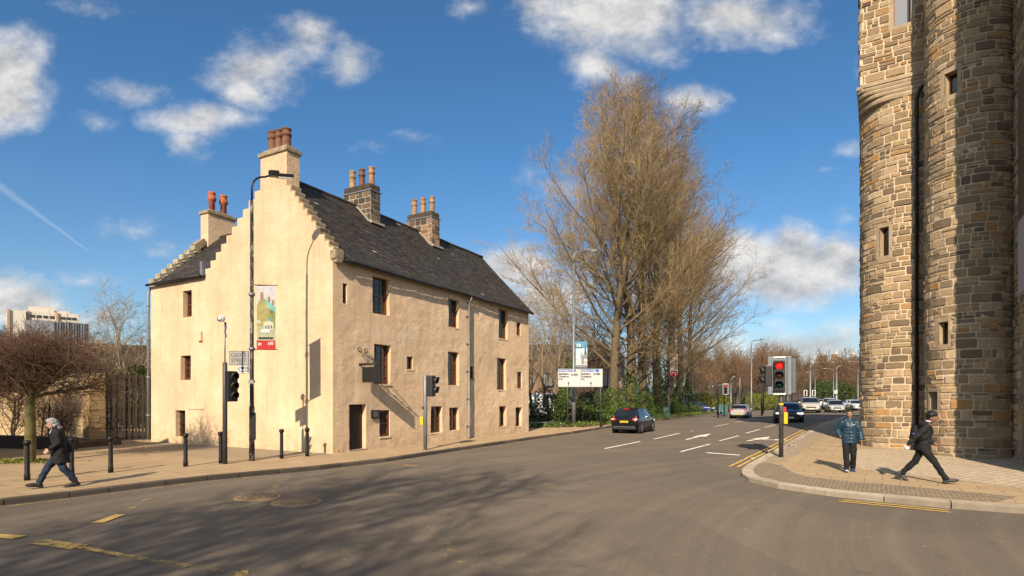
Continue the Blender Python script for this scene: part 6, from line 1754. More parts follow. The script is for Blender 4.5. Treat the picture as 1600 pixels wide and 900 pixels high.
far_lamp(1142, 90, 590, 'short pale camera pole beside the far signals', .25, R(0), r=.10, head=.4)
sgs = thing('square_sign', 'small pale square sign on the stout grey post above the silver car', 'sign', on(1306, 99.5))
q = MB(); q.rbox((0, 0, EYE + (HOR - 614) / FOC * 99.5 - gz(50, 99)), (.62, .05, .62), .02); q.build('plate', mat('plate_pale', (.5, .54, .52), .5), sgs)
q = MB(); q.tube([(0, .05, 0), (0, .05, 2.4)], .04, n=8); q.build('post', 'galvanised', sgs)
# banners further on
p = on(896.5, 42.5); z0, z1 = at(900, 576, 42.5).z, at(900, 533, 42.5).z
banner('blue and white city skyline banner reading MUNGO on the silver lamp post', (p.x, p.y, z0), (1, .0, 0), .86, z1 - z0, dict(ground='art_white', art=[
    ('sky_patch', 'art_blue', ((0, .72), (1, 1))), ('cloud_patch', 'art_pale_blue', ((0, .52), (1, .74))), ('cloud_patch', 'art_white', ((.1, .80), (.45, .90))), ('hill_patch', 'art_slate', ((0, .74), (.6, .78))), ('spire', 'art_slate', [(.72, .44), (.96, .44), (.90, .70), (.83, .99), (.78, .70)]), ('church_mass', 'art_grey', [(.5, .36), (1, .36), (1, .52), (.5, .48)]), ('spire', 'art_grey', [(.42, .36), (.58, .36), (.54, .5), (.5, .62), (.46, .5)]),
    ('roof_patch', 'art_pale_blue', ((0, .34), (.5, .42))), ('street_patch', 'art_grey', ((.5, .16), (.72, .36))), ('roof_patch', 'art_sand', ((.75, .2), (1, .28))), ('dark_foot', 'art_slate', ((0, 0), (1, .13)))],
    text=[('MUNGO', .235, .5, .055, 'art_white', 'CENTER')]), dx=.14)
p = on(1045, 60.5); z0, z1 = at(1050, 588, 60.5).z, at(1050, 551.5, 60.5).z
banner('sand coloured banner with dark print and red foot on the far flaking lamp post', (p.x, p.y, z0), (1, .0, 0), .80, z1 - z0, dict(ground='art_sand', art=[
    ('figure', 'art_dusk', ((.15, .55), (.30, .9))), ('figure', 'art_dusk', ((.42, .5), (.55, .85))), ('figure', 'art_dusk', ((.68, .58), (.8, .92))), ('print_patch', 'art_dusk', ((.1, .33), (.85, .5))), ('caption_bar', 'art_black', ((.12, .19), (.9, .24))), ('caption_bar', 'art_white', ((.2, .245), (.85, .29))), ('red_foot', 'art_red', ((0, 0), (1, .16))), ('logo', 'art_white', ((.12, .06), (.3, .10))), ('logo', 'art_white', ((.6, .06), (.75, .11)))]), dx=.14)
# direction sign
Y = 40.5; SL, SR = at(871.5, 605, Y), at(942, 605, Y); zt, zb = at(900, 576, Y).z, at(900, 605, Y).z
ds = thing('direction_sign', 'large white two panel motorway direction sign on grey posts by the pavement', 'road sign', (SL.x, Y, 0))
w = SR.x - SL.x; m = oriented((0, 0, 0), (1, .0, 0))
flat_plate(ds, 'border', 0, w, zb, zt, 'galvanised', .0, m); fp = flat_plate(ds, 'panel', .04, w - .04, zb + .04, zt - .04, 'sign_white', .008, m)
for k_ in range(7): flat_plate(ds, 'divider', w / 2 - .008, w / 2 + .008, zb + .06 + k_ * .18, zb + .16 + k_ * .18, 'sign_black', .0095, m)
h = zt - zb
for x0, x1 in ((.05, .05 + w * .385), (w * .515, w * .515 + w * .40)): flat_plate(ds, 'blue_panel', x0, x1, zt - .235, zt - .055, 'sign_blue', .0095, m)
T = lambda tx, s_, x, z, mm='sign_black', al='LEFT', sx=.92: text_part('lettering', tx, s_, mm, ds, m @ Matrix.Translation((x, z, .0245)), al, sx, .009)
T('(M 8 West, M 73)', .165, .09, zt - .20, 'sign_white'); T('(M 8 East, M 80)', .165, w * .525, zt - .20, 'sign_white')
T('Springburn', .17, .09, zt - .43); T('Townhead', .17, .09, zt - .62); T('A 8', .17, .09, zt - .80); T('(A 803)', .17, w * .29, zt - .49)
T('Springburn', .17, w * .515, zt - .43); T('(A 803)', .17, w * .79, zt - .43); T('Dennistoun', .17, w * .515, zt - .62); T('A 8', .17, w * .515, zt - .80)
for x in (w * .24, w * .735):
    q = MB(); q.prism([(x - .022, zb + .07), (x + .022, zb + .07), (x + .022, zb + .26), (x + .085, zb + .24), (x, zb + .40), (x - .085, zb + .24), (x - .022, zb + .26)], (0, -.0205, 0), (1, 0, 0), (0, 0, 1), (0, -1, 0), .003); q.build('arrow', 'sign_black', ds)
for px in (886.8, 938.5):
    x = at(px, 600, Y).x - SL.x; q = MB(); q.tube([(x, .07, -.1), (x, .07, zt - .05)], .06, n=10); q.build('post', 'pole_dark', ds)
# rails, cabinets, shelter
def rail(label, pts, h, m='galvanised', posts=None, name='guard_rail', rails=(1.0,), r=.03):
    o = thing(name, label, 'railing', pts[0]); b = pts[0]; q = MB()
    for f in rails: q.tube([p - b + Vector((0, 0, h * f)) for p in pts], r, n=8)
    q.build('rail', m, o)
    for p in pts: 
        q = MB(); q.tube([p - b + Vector((0, 0, -.05)), p - b + Vector((0, 0, h))], r, n=8); q.build('post', m, o)
    return o
rail('low grey rail at the foot of the house end by the hedge', [on(828, 39.3), on(852, 39.8), on(876, 40.8)], .36, r=.045)
rail('black handrail sloping down behind the right post of the direction sign', [on(910, 43), on(922, 43.5), on(946, 44.5)], .95, 'black_iron')
rail('far railings by the junction in front of the yellow green shrubs', [on(1170, 92), on(1186, 95), on(1202, 99)], 1.0, rails=(1.0, .55))
rail('railings on the far pavement beside the red signal', [on(1124, 60.5), on(1129, 62), on(1136, 65), on(1141, 67)], 1.05, 'pipe_grey', rails=(1.0, .2))
def cabinet(px, Y, w, h, d, label, m):
    o = thing('street_cabinet', label, 'cabinet', on(px, Y), R(-12)); q = MB(); q.rbox((0, 0, h / 2), (w, d, h), .02); q.rbox((0, 0, h), (w + .06, d + .06, .06), .02); q.build('body', m, o)
    for s_ in (-.24, .24):
        q = MB(); q.rbox((s_ * w, -d / 2 - .008, h * .5), (w * .44, .02, h * .82), .005); q.build('door', m, o)
mat('cab_green', (.03, .085, .06), .6, var=.2); mat('cab_teal', (.02, .14, .12), .5)
cabinet(1041.5, 57.5, .62, 1.1, .42, 'green street cabinet at the foot of the trees', 'cab_green')
cabinet(1128, 72, 1.2, 1.2, .5, 'teal green cabinet behind the far railings', 'cab_teal')
bs = thing('bus_shelter', 'small dark bus shelter at the end of the tree row', 'bus shelter', on(1078, 76), R(60))
q = MB(); q.rbox((0, 0, 2.5), (3.6, 1.4, .14), .04); q.build('roof', 'cab_green', bs)
for x in (-1.6, 0, 1.6):
    q = MB(); q.tube([(x, .6, 0), (x, .6, 2.45)], .05, n=8); q.build('post', 'black_iron', bs)
q = MB(); q.box((0, .64, 1.3), (3.3, .02, 1.7)); q.build('glass_panel', mat('shelter_glass', (.10, .12, .13), .1), bs)
# manhole covers and litter
for px, py, w_, lab in ((403, 777, .50, 'round rusty manhole cover on the road, the left of two'), (464, 784.5, .52, 'round rusty manhole cover on the road, the right of two'), (646, 726, .3, 'small iron cover on the road near the middle signal')):
    p = G(px, py, ROAD); o = thing('manhole_cover', lab, 'manhole cover', p)
    q = MB(); q.lathe((0, 0, 0), [(w_ * .99, -.01), (w_, .006), (w_ * .9, .007)], 28); q.build('frame', mat('rust_pale', (.33, .215, .11), .85, var=.3, vscale=8), o)
    q = MB(); q.lathe((0, 0, .006), [(w_ * .84, 0), (w_ * .84, .006)], 28)
    for a in range(3):
        for k_ in range(5): q.box((w_ * (.5 - .25 * k_), w_ * (.4 - .4 * a), .013), (.05, .14, .006))
    q.build('lid', mat('rust_dark', (.25, .165, .09), .8, .2, var=.4, vscale=9, bump=.3, bscale=40), o)
def litter(px, py, s_, label, seed):
    r = random.Random(seed); p = G(px, py); o = MB(); n = 5
    vs = [(p.x + (i / n - .5) * s_, p.y + (j / n - .5) * s_ * .7, p.z + .012 + abs(r.gauss(0, .03)) * s_ * 2) for j in range(n + 1) for i in range(n + 1)]
    o.add(vs, [(j * (n + 1) + i, j * (n + 1) + i + 1, (j + 1) * (n + 1) + i + 1, (j + 1) * (n + 1) + i) for j in range(n) for i in range(n)])
    t_ = o.build('litter', 'white_paint', fix=False); tag(t_, label, 'litter')
litter(1236, 696.5, .34, 'crumpled white paper on the setts right of the near red signal', 1)
litter(1176, 716.5, .13, 'small scrap of white paper in the gutter left of the near red signal', 2)
litter(1309, 695.5, .12, 'small white scrap on the pavement beside the man in the blue jacket', 3)

# ------------------------------------------------------------------ vehicles
def carpaint(n, c, metal=.0, rough=.25): return mat(n, c, rough, metal, coat=.4, spec=.5)
carpaint('paint_black', (.006, .006, .007)); carpaint('paint_navy', (.008, .010, .014)); carpaint('paint_silver', (.50, .49, .48), .2, .35); carpaint('paint_white', (.72, .71, .69)); carpaint('paint_pearl', (.62, .57, .50), .2); carpaint('paint_blue', (.01, .045, .19)); carpaint('paint_grey', (.12, .12, .13), .3)
mat('car_glass', (.010, .013, .016), .04, spec=1.0); mat('tyre', (.014, .014, .014), .8); mat('rim', (.42, .42, .43), .3, .8); mat('trim_black', (.02, .02, .02), .6); mat('lamp_clear', (.72, .74, .76), .08, .1, spec=1.0); mat('lamp_on', (1, .97, .9), .2, emit=.9); mat('tail_red', (.55, .012, .012), .15, spec=.8); mat('tail_lit', (.75, .015, .012), .2, emit=.25); mat('plate_yellow', (.80, .55, .02), .5); mat('plate_white', (.78, .78, .74), .5); mat('chrome', (.6, .6, .6), .12, 1.0); mat('under', (.008, .008, .008), .9)
PROF = {   # x from the rear (0) to the nose (1): half-width, bottom, waist, top (fractions of width/2 and height), cabin flag
 'suv': [(0, .80, .24, .50, .52, 0), (.015, .90, .20, .57, .59, 0), (.05, .97, .17, .62, .64, 0), (.06, .97, .17, .63, .67, 1), (.125, .985, .16, .64, .93, 2), (.17, .99, .16, .64, .975, 3), (.30, 1, .15, .635, 1.0, 3), (.44, 1, .15, .63, 1.0, 4), (.465, 1, .15, .63, .997, 3), (.56, 1, .15, .625, .975, 3), (.61, 1, .15, .62, .945, 1), (.765, .985, .16, .61, .66, 0), (.86, .97, .16, .59, .62, 0), (.94, .93, .17, .53, .56, 0), (.98, .86, .20, .46, .48, 0), (1, .72, .25, .38, .40, 0)],
 'hatch': [(0, .80, .26, .52, .54, 0), (.02, .93, .20, .60, .62, 0), (.05, .97, .16, .63, .66, 1), (.135, .98, .15, .64, .95, 2), (.18, .99, .14, .64, .975, 3), (.32, 1, .14, .63, 1.0, 3), (.45, 1, .14, .62, 1.0, 4), (.475, 1, .14, .62, .995, 3), (.57, 1, .14, .61, .96, 3), (.61, 1, .14, .605, .93, 1), (.80, .98, .15, .58, .62, 0), (.89, .95, .15, .53, .56, 0), (.96, .90, .17, .46, .49, 0), (1, .74, .24, .36, .38, 0)],
 'saloon': [(0, .80, .28, .58, .60, 0), (.02, .92, .22, .66, .68, 0), (.07, .96, .17, .67, .70, 0), (.10, .97, .16, .66, .72, 1), (.24, .98, .15, .65, .95, 2), (.29, .99, .14, .65, .98, 3), (.38, 1, .14, .64, 1.0, 3), (.47, 1, .14, .64, 1.0, 4), (.49, 1, .14, .63, .995, 3), (.58, 1, .14, .63, .96, 3), (.62, 1, .14, .62, .93, 1), (.76, .98, .14, .61, .66, 0), (.88, .95, .15, .57, .60, 0), (.96, .89, .17, .48, .51, 0), (1, .74, .24, .38, .40, 0)],
 'van': [(0, .90, .16, .50, .94, 0), (.01, .96, .14, .50, .97, 0), (.03, .98, .13, .5, 1.0, 0), (.30, 1, .12, .5, 1.0, 0), (.62, 1, .12, .5, 1.0, 0), (.66, 1, .12, .5, .995, 3), (.76, 1, .12, .49, .97, 3), (.79, 1, .12, .48, .94, 1), (.90, .98, .13, .46, .52, 0), (.96, .94, .15, .40, .44, 0), (1, .8, .2, .30, .32, 0)]}
def car(name, label, cat, loc, heading, L, Wd, H, kind, paint, wheel_r=.33, rear_plate='plate_yellow', lit_front=False, lit_tail=False, group=None, detail=True, cladding=False, high_tail=False):
    o = thing(name, label, cat, loc, heading, group)
    st = PROF[kind]; hw = Wd / 2
    secs = []
    for (fx, w, zb, belt, top, cab) in st:
        x = -L / 2 + L * fx; w *= hw
        wr = w * (.74 if cab and top > .85 else .86 if cab else .9)
        if kind == 'van': wr = w * (.9 if top > .8 else .88)
        half = [(0, zb), (w * .84, zb), (w * .97, zb + .07), (w, zb + (belt - zb) * .45), (w * .985, belt - .05), (w * .95, belt), (wr, max(belt + .005, top - .035)), (wr * .82, top), (0, top + .006)]
        secs.append((x, half, cab))
    n = len(secs[0][1]); full = 2 * n - 2
    def pts(x, half): return [(x, y, z * H) for y, z in half] + [(x, -y, z * H) for y, z in half[-2:0:-1]]
    body, side, scr, rws = MB(), MB(), MB(), MB()
    allp = [pts(x, h) for x, h, c in secs]
    for i in range(len(secs) - 1):
        ca, cb = secs[i][2], secs[i + 1][2]
        for j in range(full):
            k = (j + 1) % full; f = [allp[i][j], allp[i + 1][j], allp[i + 1][k], allp[i][k]]
            sidew = j in (5, full - 6); topw = j in (6, 7, full - 7, full - 8)
            pair = (ca, cb); g = None
            if sidew and pair in ((3, 3), (2, 3), (3, 1)): g = side
            if sidew and kind == 'van' and pair == (3, 3): g = side
            if topw and pair == (1, 2): g = rws
            if topw and pair == (1, 0): g = scr
            (g or body).add(f, [(0, 1, 2, 3)], 0, 0, g is None)
    body.add(allp[0], [tuple(range(full))]); body.add(allp[-1], [tuple(range(full))])
    bm_ = body.build('body', paint, o, fix=True)
    # merge loose corners so that the shell shades as one surface
    bmx = bmesh.new(); bmx.from_mesh(bm_.data); bmesh.ops.remove_doubles(bmx, verts=bmx.verts, dist=.0005); bmesh.ops.recalc_face_normals(bmx, faces=bmx.faces); bmx.to_mesh(bm_.data); bmx.free()
    side.build('side_window', 'car_glass', o); scr.build('windscreen', 'car_glass', o)
    if rws.f: rws.build('rear_window', 'car_glass', o)
    fx = lambda f: -L / 2 + L * f
    # wheels in dark arches
    for wx in (fx(.185 if kind != 'van' else .2), fx(.815 if kind != 'van' else .84)):
        for sy in (-1, 1):
            q = MB(); q.lathe((wx, sy * (hw - .10), wheel_r + .01), [(wheel_r * 1.17, -.115), (wheel_r * 1.17, .108)], 24, axis=(0, sy, 0)); q.build('wheel_arch', 'trim_black' if cladding else 'under', o)
            q = MB(); q.lathe((wx, sy * (hw - .10), wheel_r), [(wheel_r * .6, -.10), (wheel_r * .94, -.10), (wheel_r, -.06), (wheel_r, .10), (wheel_r * .95, .125), (wheel_r * .7, .13)], 24, axis=(0, sy, 0)); wh = q.build('wheel', 'tyre', o)
            q = MB(); q.lathe((wx, sy * (hw + .018), wheel_r), [(wheel_r * .70, -.01), (wheel_r * .70, .015), (wheel_r * .62, .016), (wheel_r * .60, -.004)], 20, axis=(0, sy, 0))
            for k_ in range(5):
                a = k_ * 2 * math.pi / 5 + .3; c = Vector((wx + math.cos(a) * wheel_r * .34, sy * (hw + .028), wheel_r + math.sin(a) * wheel_r * .34))
                q.box(c, (wheel_r * .62, .02, wheel_r * .17), mtx=Matrix.Rotation(-a, 3, 'Y'))
            q.build('rim', 'rim', wh)
    # lower skirts
    q = MB(); q.rbox((0, 0, .10 * H + .05), (L * .60, Wd * .95, .12), .03); q.build('sill', 'trim_black', o)
    xr, xf = -L / 2, L / 2
    if detail:
        zl = .56 * H if kind != 'saloon' else .60 * H
        if kind == 'van': zl = .42 * H
        for sy in (-1, 1):
            q = MB(); q.rbox((xr + .11, sy * hw * .74, zl), (.20, hw * .34, .13 if not high_tail else .15), .03, rz=sy * R(-16)); t_ = q.build('tail_light', 'tail_lit' if lit_tail else 'tail_red', o)
            q = MB(); q.rbox((xf - .19, sy * hw * .74, .475 * H if kind != 'van' else .36 * H), (.34, hw * .36, .12), .04, rz=sy * R(-26)); q.build('headlight', 'lamp_on' if lit_front else 'lamp_clear', o)
            q = MB(); q.rbox((fx(.645 if kind != 'van' else .80), sy * (hw + .10), .665 * H if kind != 'van' else .5 * H), (.12, .20, .14), .04); q.build('mirror', paint, o)
            q = MB(); q.rbox((xr + .045, sy * hw * .66, .27 * H), (.06, .16, .06), .01); q.build('reflector', 'tail_red', o)
            for dx_ in (.36, .60):
                if kind == 'van': break
                q = MB(); q.rbox((fx(dx_ - .02), sy * (hw * .985 + .012), .565 * H), (.18, .03, .03), .01); q.build('door_handle', paint, o)
        q = MB(); q.rbox((xr + .015, 0, .47 * H if kind == 'suv' else (.33 * H if kind == 'saloon' else .46 * H)), (.05, .52, .12), .005); pl_ = q.build('number_plate', rear_plate, o)
        q = MB()
        for k_ in range(6): q.box((xr - .0125, -.19 + .075 * k_ + (.02 if k_ > 3 else 0), .47 * H if kind == 'suv' else (.33 * H if kind == 'saloon' else .46 * H)), (.002, .035, .07))
        q.build('lettering', 'sign_black', pl_)
        q = MB(); q.rbox((xr + .06, 0, .22 * H), (.14, Wd * .82, .17), .04); q.build('bumper', 'trim_black', o)
        q = MB(); q.rbox((xf - .035, 0, .36 * H), (.09, Wd * .46, .17), .03); q.build('grille', 'trim_black', o)
        q = MB(); q.rbox((xf - .06, 0, .20 * H), (.12, Wd * .66, .10), .03); q.build('air_intake', 'trim_black', o)
        q = MB(); q.rbox((xf + .012, 0, .27 * H), (.03, .52, .11), .005); q.build('number_plate', 'plate_white', o)
        q = MB(); q.rbox((fx(.125), 0, .955 * H), (.10, .34, .035), .01); q.build('brake_light', 'tail_lit' if lit_tail else 'tail_red', o) if kind in ('suv', 'hatch') else None
        q = MB()
        for k_ in (-.35, .35): q.box((xr + L * .09, k_ * .6, .68 * H), (.03, .45, .015), mtx=Matrix.Rotation(R(-62), 3, 'Y') @ Matrix.Rotation(R(8), 3, 'X'))
        if kind in ('suv', 'hatch'): q.build('wiper', 'trim_black', o)
        # chrome strip and seats behind the glass
        for sy in (-1, 1):
            q = MB(); q.rbox((fx(.55), sy * hw * .42, .60 * H), (.14, .42, .42), .05); q.build('seat', 'trim_black', o)
    return o
SH = R(90 - 26.8)          # heading of the street
def road_at(px, Y): return on(px, Y, ROAD)
j = car('parked_car', 'x', 'car', road_at(990.5, 36.6), SH - R(2), 4.14, 1.77, 1.57, 'suv', 'paint_black', .35, lit_tail=True, cladding=True); j.name = 'car'
j['label'] = 'black crossover with yellow rear plate driving away past the direction sign'
# the tall boomerang tail lamps of the crossover
for sy in (-1, 1):
    q = MB(); q.rbox((-1.90, sy * .70, 1.00), (.05, .05, .18), .02, mtx=Matrix.Rotation(R(18), 3, 'Y') @ Matrix.Rotation(sy * R(14), 3, 'X')); q.build('tail_light', 'tail_lit', j)
    q = MB(); q.rbox((-1.99, sy * .70, .895), (.14, .20, .085), .02, rz=sy * R(-18)); q.build('lamp_cover', 'lamp_clear', j)
q = MB(); q.rbox((-2.04, 0, .435), (.10, 1.35, .05), .02); q.build('bumper_strip', mat('trim_grey', (.16, .16, .165), .35, .4), j)
s_ = car('car', 'silver hatchback saloon with yellow plate waiting at the far red signal', 'car', road_at(1157.5, 61.5), SH - R(1), 4.47, 1.82, 1.45, 'saloon', 'paint_silver', .33, lit_tail=True)
q = MB(); q.rbox((-2.13, 0, .98), (.12, 1.62, .05), .02); q.build('spoiler', 'trim_black', s_)
car('car', 'dark saloon with lit headlights driving towards the near red signal', 'car', road_at(1231, 42.5), SH + R(180) + R(4), 4.68, 1.83, 1.45, 'saloon', 'paint_navy', .34, lit_front=True)
rv = car('car', 'large pale four wheel drive coming on behind the dark saloon', 'car', road_at(1265, 67), SH + R(180) + R(3), 4.95, 2.0, 1.83, 'suv', 'paint_pearl', .40)
q = MB()
for z in (.66, .80): q.rbox((2.40, 0, z), (.16, 1.2, .07), .02)
q.build('grille', 'trim_black', rv)
car('car', 'silver hatchback coming on, nearest the far right kerb', 'car', road_at(1304, 67.5), SH + R(180) + R(6), 3.95, 1.70, 1.50, 'hatch', 'paint_silver', .31)
car('car', 'white sport utility car half hidden behind the silver hatchback', 'car', road_at(1296, 84), SH + R(180), 4.4, 1.85, 1.68, 'suv', 'paint_white', .35)
car('car', 'white saloon turning towards us beside the stone tower', 'car', road_at(1334, 78), SH + R(180) + R(18), 4.7, 1.85, 1.46, 'saloon', 'paint_white', .34)
car('car', 'dark car mostly hidden behind the stone tower edge', 'car', road_at(1352, 86), SH + R(180) + R(20), 4.4, 1.8, 1.46, 'hatch', 'paint_grey', .33)
car('car', 'small pale car with red tail lamps far beyond the four wheel drive', 'car', road_at(1283.5, 100), SH + R(8), 4.2, 1.75, 1.46, 'hatch', 'paint_silver', .32, lit_tail=True)
car('car', 'blue hatchback nosing out of the side road by the bus shelter', 'car', road_at(1093, 82), R(-22), 4.1, 1.75, 1.5, 'hatch', 'paint_blue', .32)
car('car', 'dark car beyond the yellow green hedge above the silver car', 'car', on(1177, 108, .3), R(10), 4.3, 1.8, 1.5, 'hatch', 'paint_grey', .33)
vn = car('van', 'white van parked behind the hedge at the end of the house', 'van', on(846, 55), R(-40), 5.4, 2.0, 2.5, 'van', 'paint_white', .36)
q = MB(); q.box((-.6, -1.003, 1.15), (1.6, .012, .28)); q.build('green_stripe', mat('stripe_green', (.05, .30, .12), .5), vn)
car('car', 'red car parked behind the ivy between the tree trunks', 'car', on(972, 66), R(5), 4.2, 1.75, 1.5, 'hatch', carpaint('paint_red', (.30, .02, .02)) and 'paint_red', .32)
car('car', 'dark blue car parked behind the ivy further right between trunks', 'car', on(1003, 72), R(5), 4.3, 1.78, 1.5, 'hatch', carpaint('paint_dark_blue', (.02, .06, .16)) and 'paint_dark_blue', .32)

# ------------------------------------------------------------------ people
mat('skin_fair', (.52, .30, .215), .55, var=.06); mat('skin_tan', (.38, .195, .12), .55, var=.06); mat('skin_brown', (.21, .10, .055), .55, var=.06)
mat('puffer_blue', (.014, .045, .078), .45, var=.15, vscale=12); mat('cloth_black', (.0065, .006, .006), .85, var=.3, vscale=30); mat('cloth_charcoal', (.0095, .0105, .0115), .8, var=.25, vscale=20); mat('denim', (.012, .021, .05), .85, var=.35, vscale=9); mat('hair_black', (.009, .007, .006), .6); mat('hair_grey', (.30, .28, .265), .6, var=.35, vscale=20)
mat('shoe_black', (.012, .011, .011), .6); mat('shoe_grey', (.06, .062, .065), .6, var=.3, vscale=25); mat('shoe_navy', (.03, .05, .13), .6); mat('sole_white', (.7, .7, .68), .6); mat('eye_white', (.6, .58, .55), .3); mat('eye_dark', (.01, .008, .006), .2); mat('brow_dark', (.012, .009, .007), .8); mat('lip', (.28, .10, .075), .5); mat('zip_dark', (.015, .02, .025), .5); mat('strap_tan', (.30, .19, .10), .7); mat('paper_white', (.75, .75, .73), .6); mat('collar_white', (.7, .68, .66), .8)
FOLD = bpy.data.textures.new('cloth_folds', 'CLOUDS'); FOLD.noise_scale = .11; FOLD.noise_depth = 3
def organic(name, q, m, parent, voxel=.008, smooth=3, fold=0.0):
    """fuses overlapping closed shapes into one continuous skin"""
    me = bpy.data.meshes.new(name); me.from_pydata(q.v, [], q.f)
    bm = bmesh.new(); bm.from_mesh(me); bmesh.ops.recalc_face_normals(bm, faces=bm.faces); bm.to_mesh(me); bm.free()
    t = bpy.data.objects.new('tmp', me); COL.objects.link(t)
    rm = t.modifiers.new('r', 'REMESH'); rm.mode = 'VOXEL'; rm.voxel_size = voxel; rm.use_smooth_shade = True
    sm = t.modifiers.new('s', 'SMOOTH'); sm.factor = .5; sm.iterations = smooth
    if fold:
        dm = t.modifiers.new('d', 'DISPLACE'); dm.texture = FOLD; dm.strength = fold; dm.mid_level = .5; dm.texture_coords = 'LOCAL'
    bpy.context.view_layer.update()
    me2 = bpy.data.meshes.new_from_object(t.evaluated_get(bpy.context.evaluated_depsgraph_get()))
    bpy.data.objects.remove(t); me2.name = name
    me2.materials.clear(); me2.materials.append(M(m))
    me2.polygons.foreach_set('use_smooth', [True] * len(me2.polygons)); me2.update()
    return link(name, me2, parent)
def limb(q, pts, radii, n=12, ell=1.0, side=None):
    q.tube(pts, radii, n=n, ell=ell, side=side)
    q.ball(pts[0], radii[0], 10); q.ball(pts[-1], radii[-1], 10)
def head_shape(q, c, fwd, s=1.0):
    """skull, jaw, nose, ears, neck root; c = centre of head, fwd = facing"""
    f = Vector(fwd).normalized(); l = Vector((0, 0, 1)).cross(f).normalized(); u = f.cross(l)
    m = Matrix((f, l, u)).transposed(); P = lambda x, y, z: m @ (Vector((x, y, z)) * s) + Vector(c)
    q.ball(P(-.012, 0, .025), (.098 * s, .076 * s, .098 * s), 18, mtx=m)
    q.ball(P(.022, 0, -.035), (.068 * s, .060 * s, .080 * s), 16, mtx=m)
    q.ball(P(.048, 0, -.085), (.036 * s, .036 * s, .032 * s), 12, mtx=m)          # chin
    q.tube([P(.082, 0, .022), P(.100, 0, -.008), P(.110, 0, -.024), P(.086, 0, -.036)], [.010 * s, .013 * s, .017 * s, .014 * s], n=8)
    for sy in (-1, 1):
        q.ball(P(-.004, sy * .076, -.004), (.020 * s, .009 * s, .033 * s), 10, mtx=m)
        q.ball(P(.058, sy * .036, -.022), (.024 * s, .022 * s, .024 * s), 10, mtx=m)  # cheek
        q.ball(P(.072, sy * .030, .028), (.016 * s, .026 * s, .010 * s), 8, mtx=m)   # brow ridge
    q.ball(P(.083, 0, -.062), (.013 * s, .026 * s, .012 * s), 8, mtx=m)
    return P, m
def face_parts(parent, P, m, s, brow='brow_dark', lip='lip'):
    for sy in (-1, 1):
        q = MB(); q.ball(P(.078, sy * .031, .006), .0115 * s, 10); e = q.build('eye', 'eye_white', parent)
        q = MB(); q.ball(P(.087, sy * .031, .006), .006 * s, 8); q.build('iris', 'eye_dark', e)
        q = MB(); q.tube([P(.084, sy * .014, .030), P(.088, sy * .030, .036), P(.078, sy * .050, .030)], [.005 * s, .006 * s, .004 * s], n=6); q.build('eyebrow', brow, parent)
    q = MB(); q.tube([P(.086, -.024, -.062), P(.097, 0, -.060), P(.086, .024, -.062)], [.004 * s, .0075 * s, .004 * s], n=6); q.build('lips', lip, parent)
def hand(q, wrist, d, palm_n, curl=.5, s=1.0, thumb_side=1):
    """palm, four fingers of their own lengths curling towards palm_n, thumb from the side"""
    d = Vector(d).normalized(); pn = Vector(palm_n); pn = (pn - d * pn.dot(d)).normalized(); w = d.cross(pn)
    W_ = Vector(wrist)
    m = Matrix((d, w, pn)).transposed()
    q.ball(W_ + d * .048 * s, (.052 * s, .042 * s, .017 * s), 12, mtx=m)
    q.tube([W_ - d * .03 * s, W_ + d * .03 * s], [.027 * s, .026 * s], n=10, ell=.75, side=w)
    for k_, (off, ln) in enumerate(((-.030, .068), (-.010, .078), (.010, .074), (.029, .058))):
        p = W_ + d * .086 * s + w * off * s; v = d.copy(); pts = [p - d * .025 * s]; 
        for seg, fr in enumerate((.42, .32, .26)):
            a = curl * (.45 + .45 * seg); v = (d * math.cos(a) + pn * math.sin(a)).normalized(); pts.append(p); p = p + v * ln * fr * s
        pts.append(p); q.tube(pts, [.0105 * s, .0105 * s, .0098 * s, .0088 * s, .0075 * s], n=8); q.ball(p, .0075 * s, 6)
    tb = W_ + d * .022 * s + w * (-.032) * thumb_side * s
    pts = [tb, tb + (d * .5 - w * thumb_side * .75 + pn * .25).normalized() * .034 * s]; pts.append(pts[-1] + (d * .85 - w * thumb_side * .25 + pn * .4).normalized() * .030 * s); pts.append(pts[-1] + (d * .9 + pn * .45).normalized() * .024 * s)
    q.tube(pts, [.014 * s, .0125 * s, .011 * s, .009 * s], n=8); q.ball(pts[-1], .009 * s, 6)
def shoe(parent, ankle, fwd, pitch, m, sole='shoe_black', L=.285, boot=0.0, knee=None):
    """shoe with toe, heel and sole; ankle joint position; pitch lifts the toe"""
    f = Vector(fwd).normalized(); l = Vector((0, 0, 1)).cross(f).normalized(); u = Vector((0, 0, 1))
    rot = Matrix.Rotation(-pitch, 3, l); f2, u2 = rot @ f, rot @ u
    A = Vector(ankle); P = lambda x, z, y=0: A + f2 * x + u2 * z + l * y
    q = MB(); limb(q, [P(-.045, -.048), P(.03, -.040), P(.10, -.055), P(.165, -.066), P(.195, -.070)], [.046, .052, .055, .050, .036], ell=.9, side=l)
    q.tube([P(-.02, -.06), P(-.012, .0), A + ((Vector(knee) - A).normalized() if knee is not None else u) * (.045 + boot * 1.1)], [.054, .055, .058 + boot * .08], n=12); 
    o = organic('shoe', q, m, parent, .007, 2)
    q = MB(); pl = [(-.098, 0), (-.08, .040), (.02, .042), (.11, .054), (.19, .046), (.235, .014)]
    poly = pl + [(x, -y) for x, y in pl[::-1][:-1]]
    n = len(poly); vs = [P(x, -.090, y) for x, y in poly] + [P(x, -.060, y * .98) for x, y in poly]
    q.add(vs, [tuple(range(n)), tuple(range(2 * n - 1, n - 1, -1))] + [(i, (i + 1) % n, (i + 1) % n + n, i + n) for i in range(n)]); q.build('sole', sole, o)
    return o
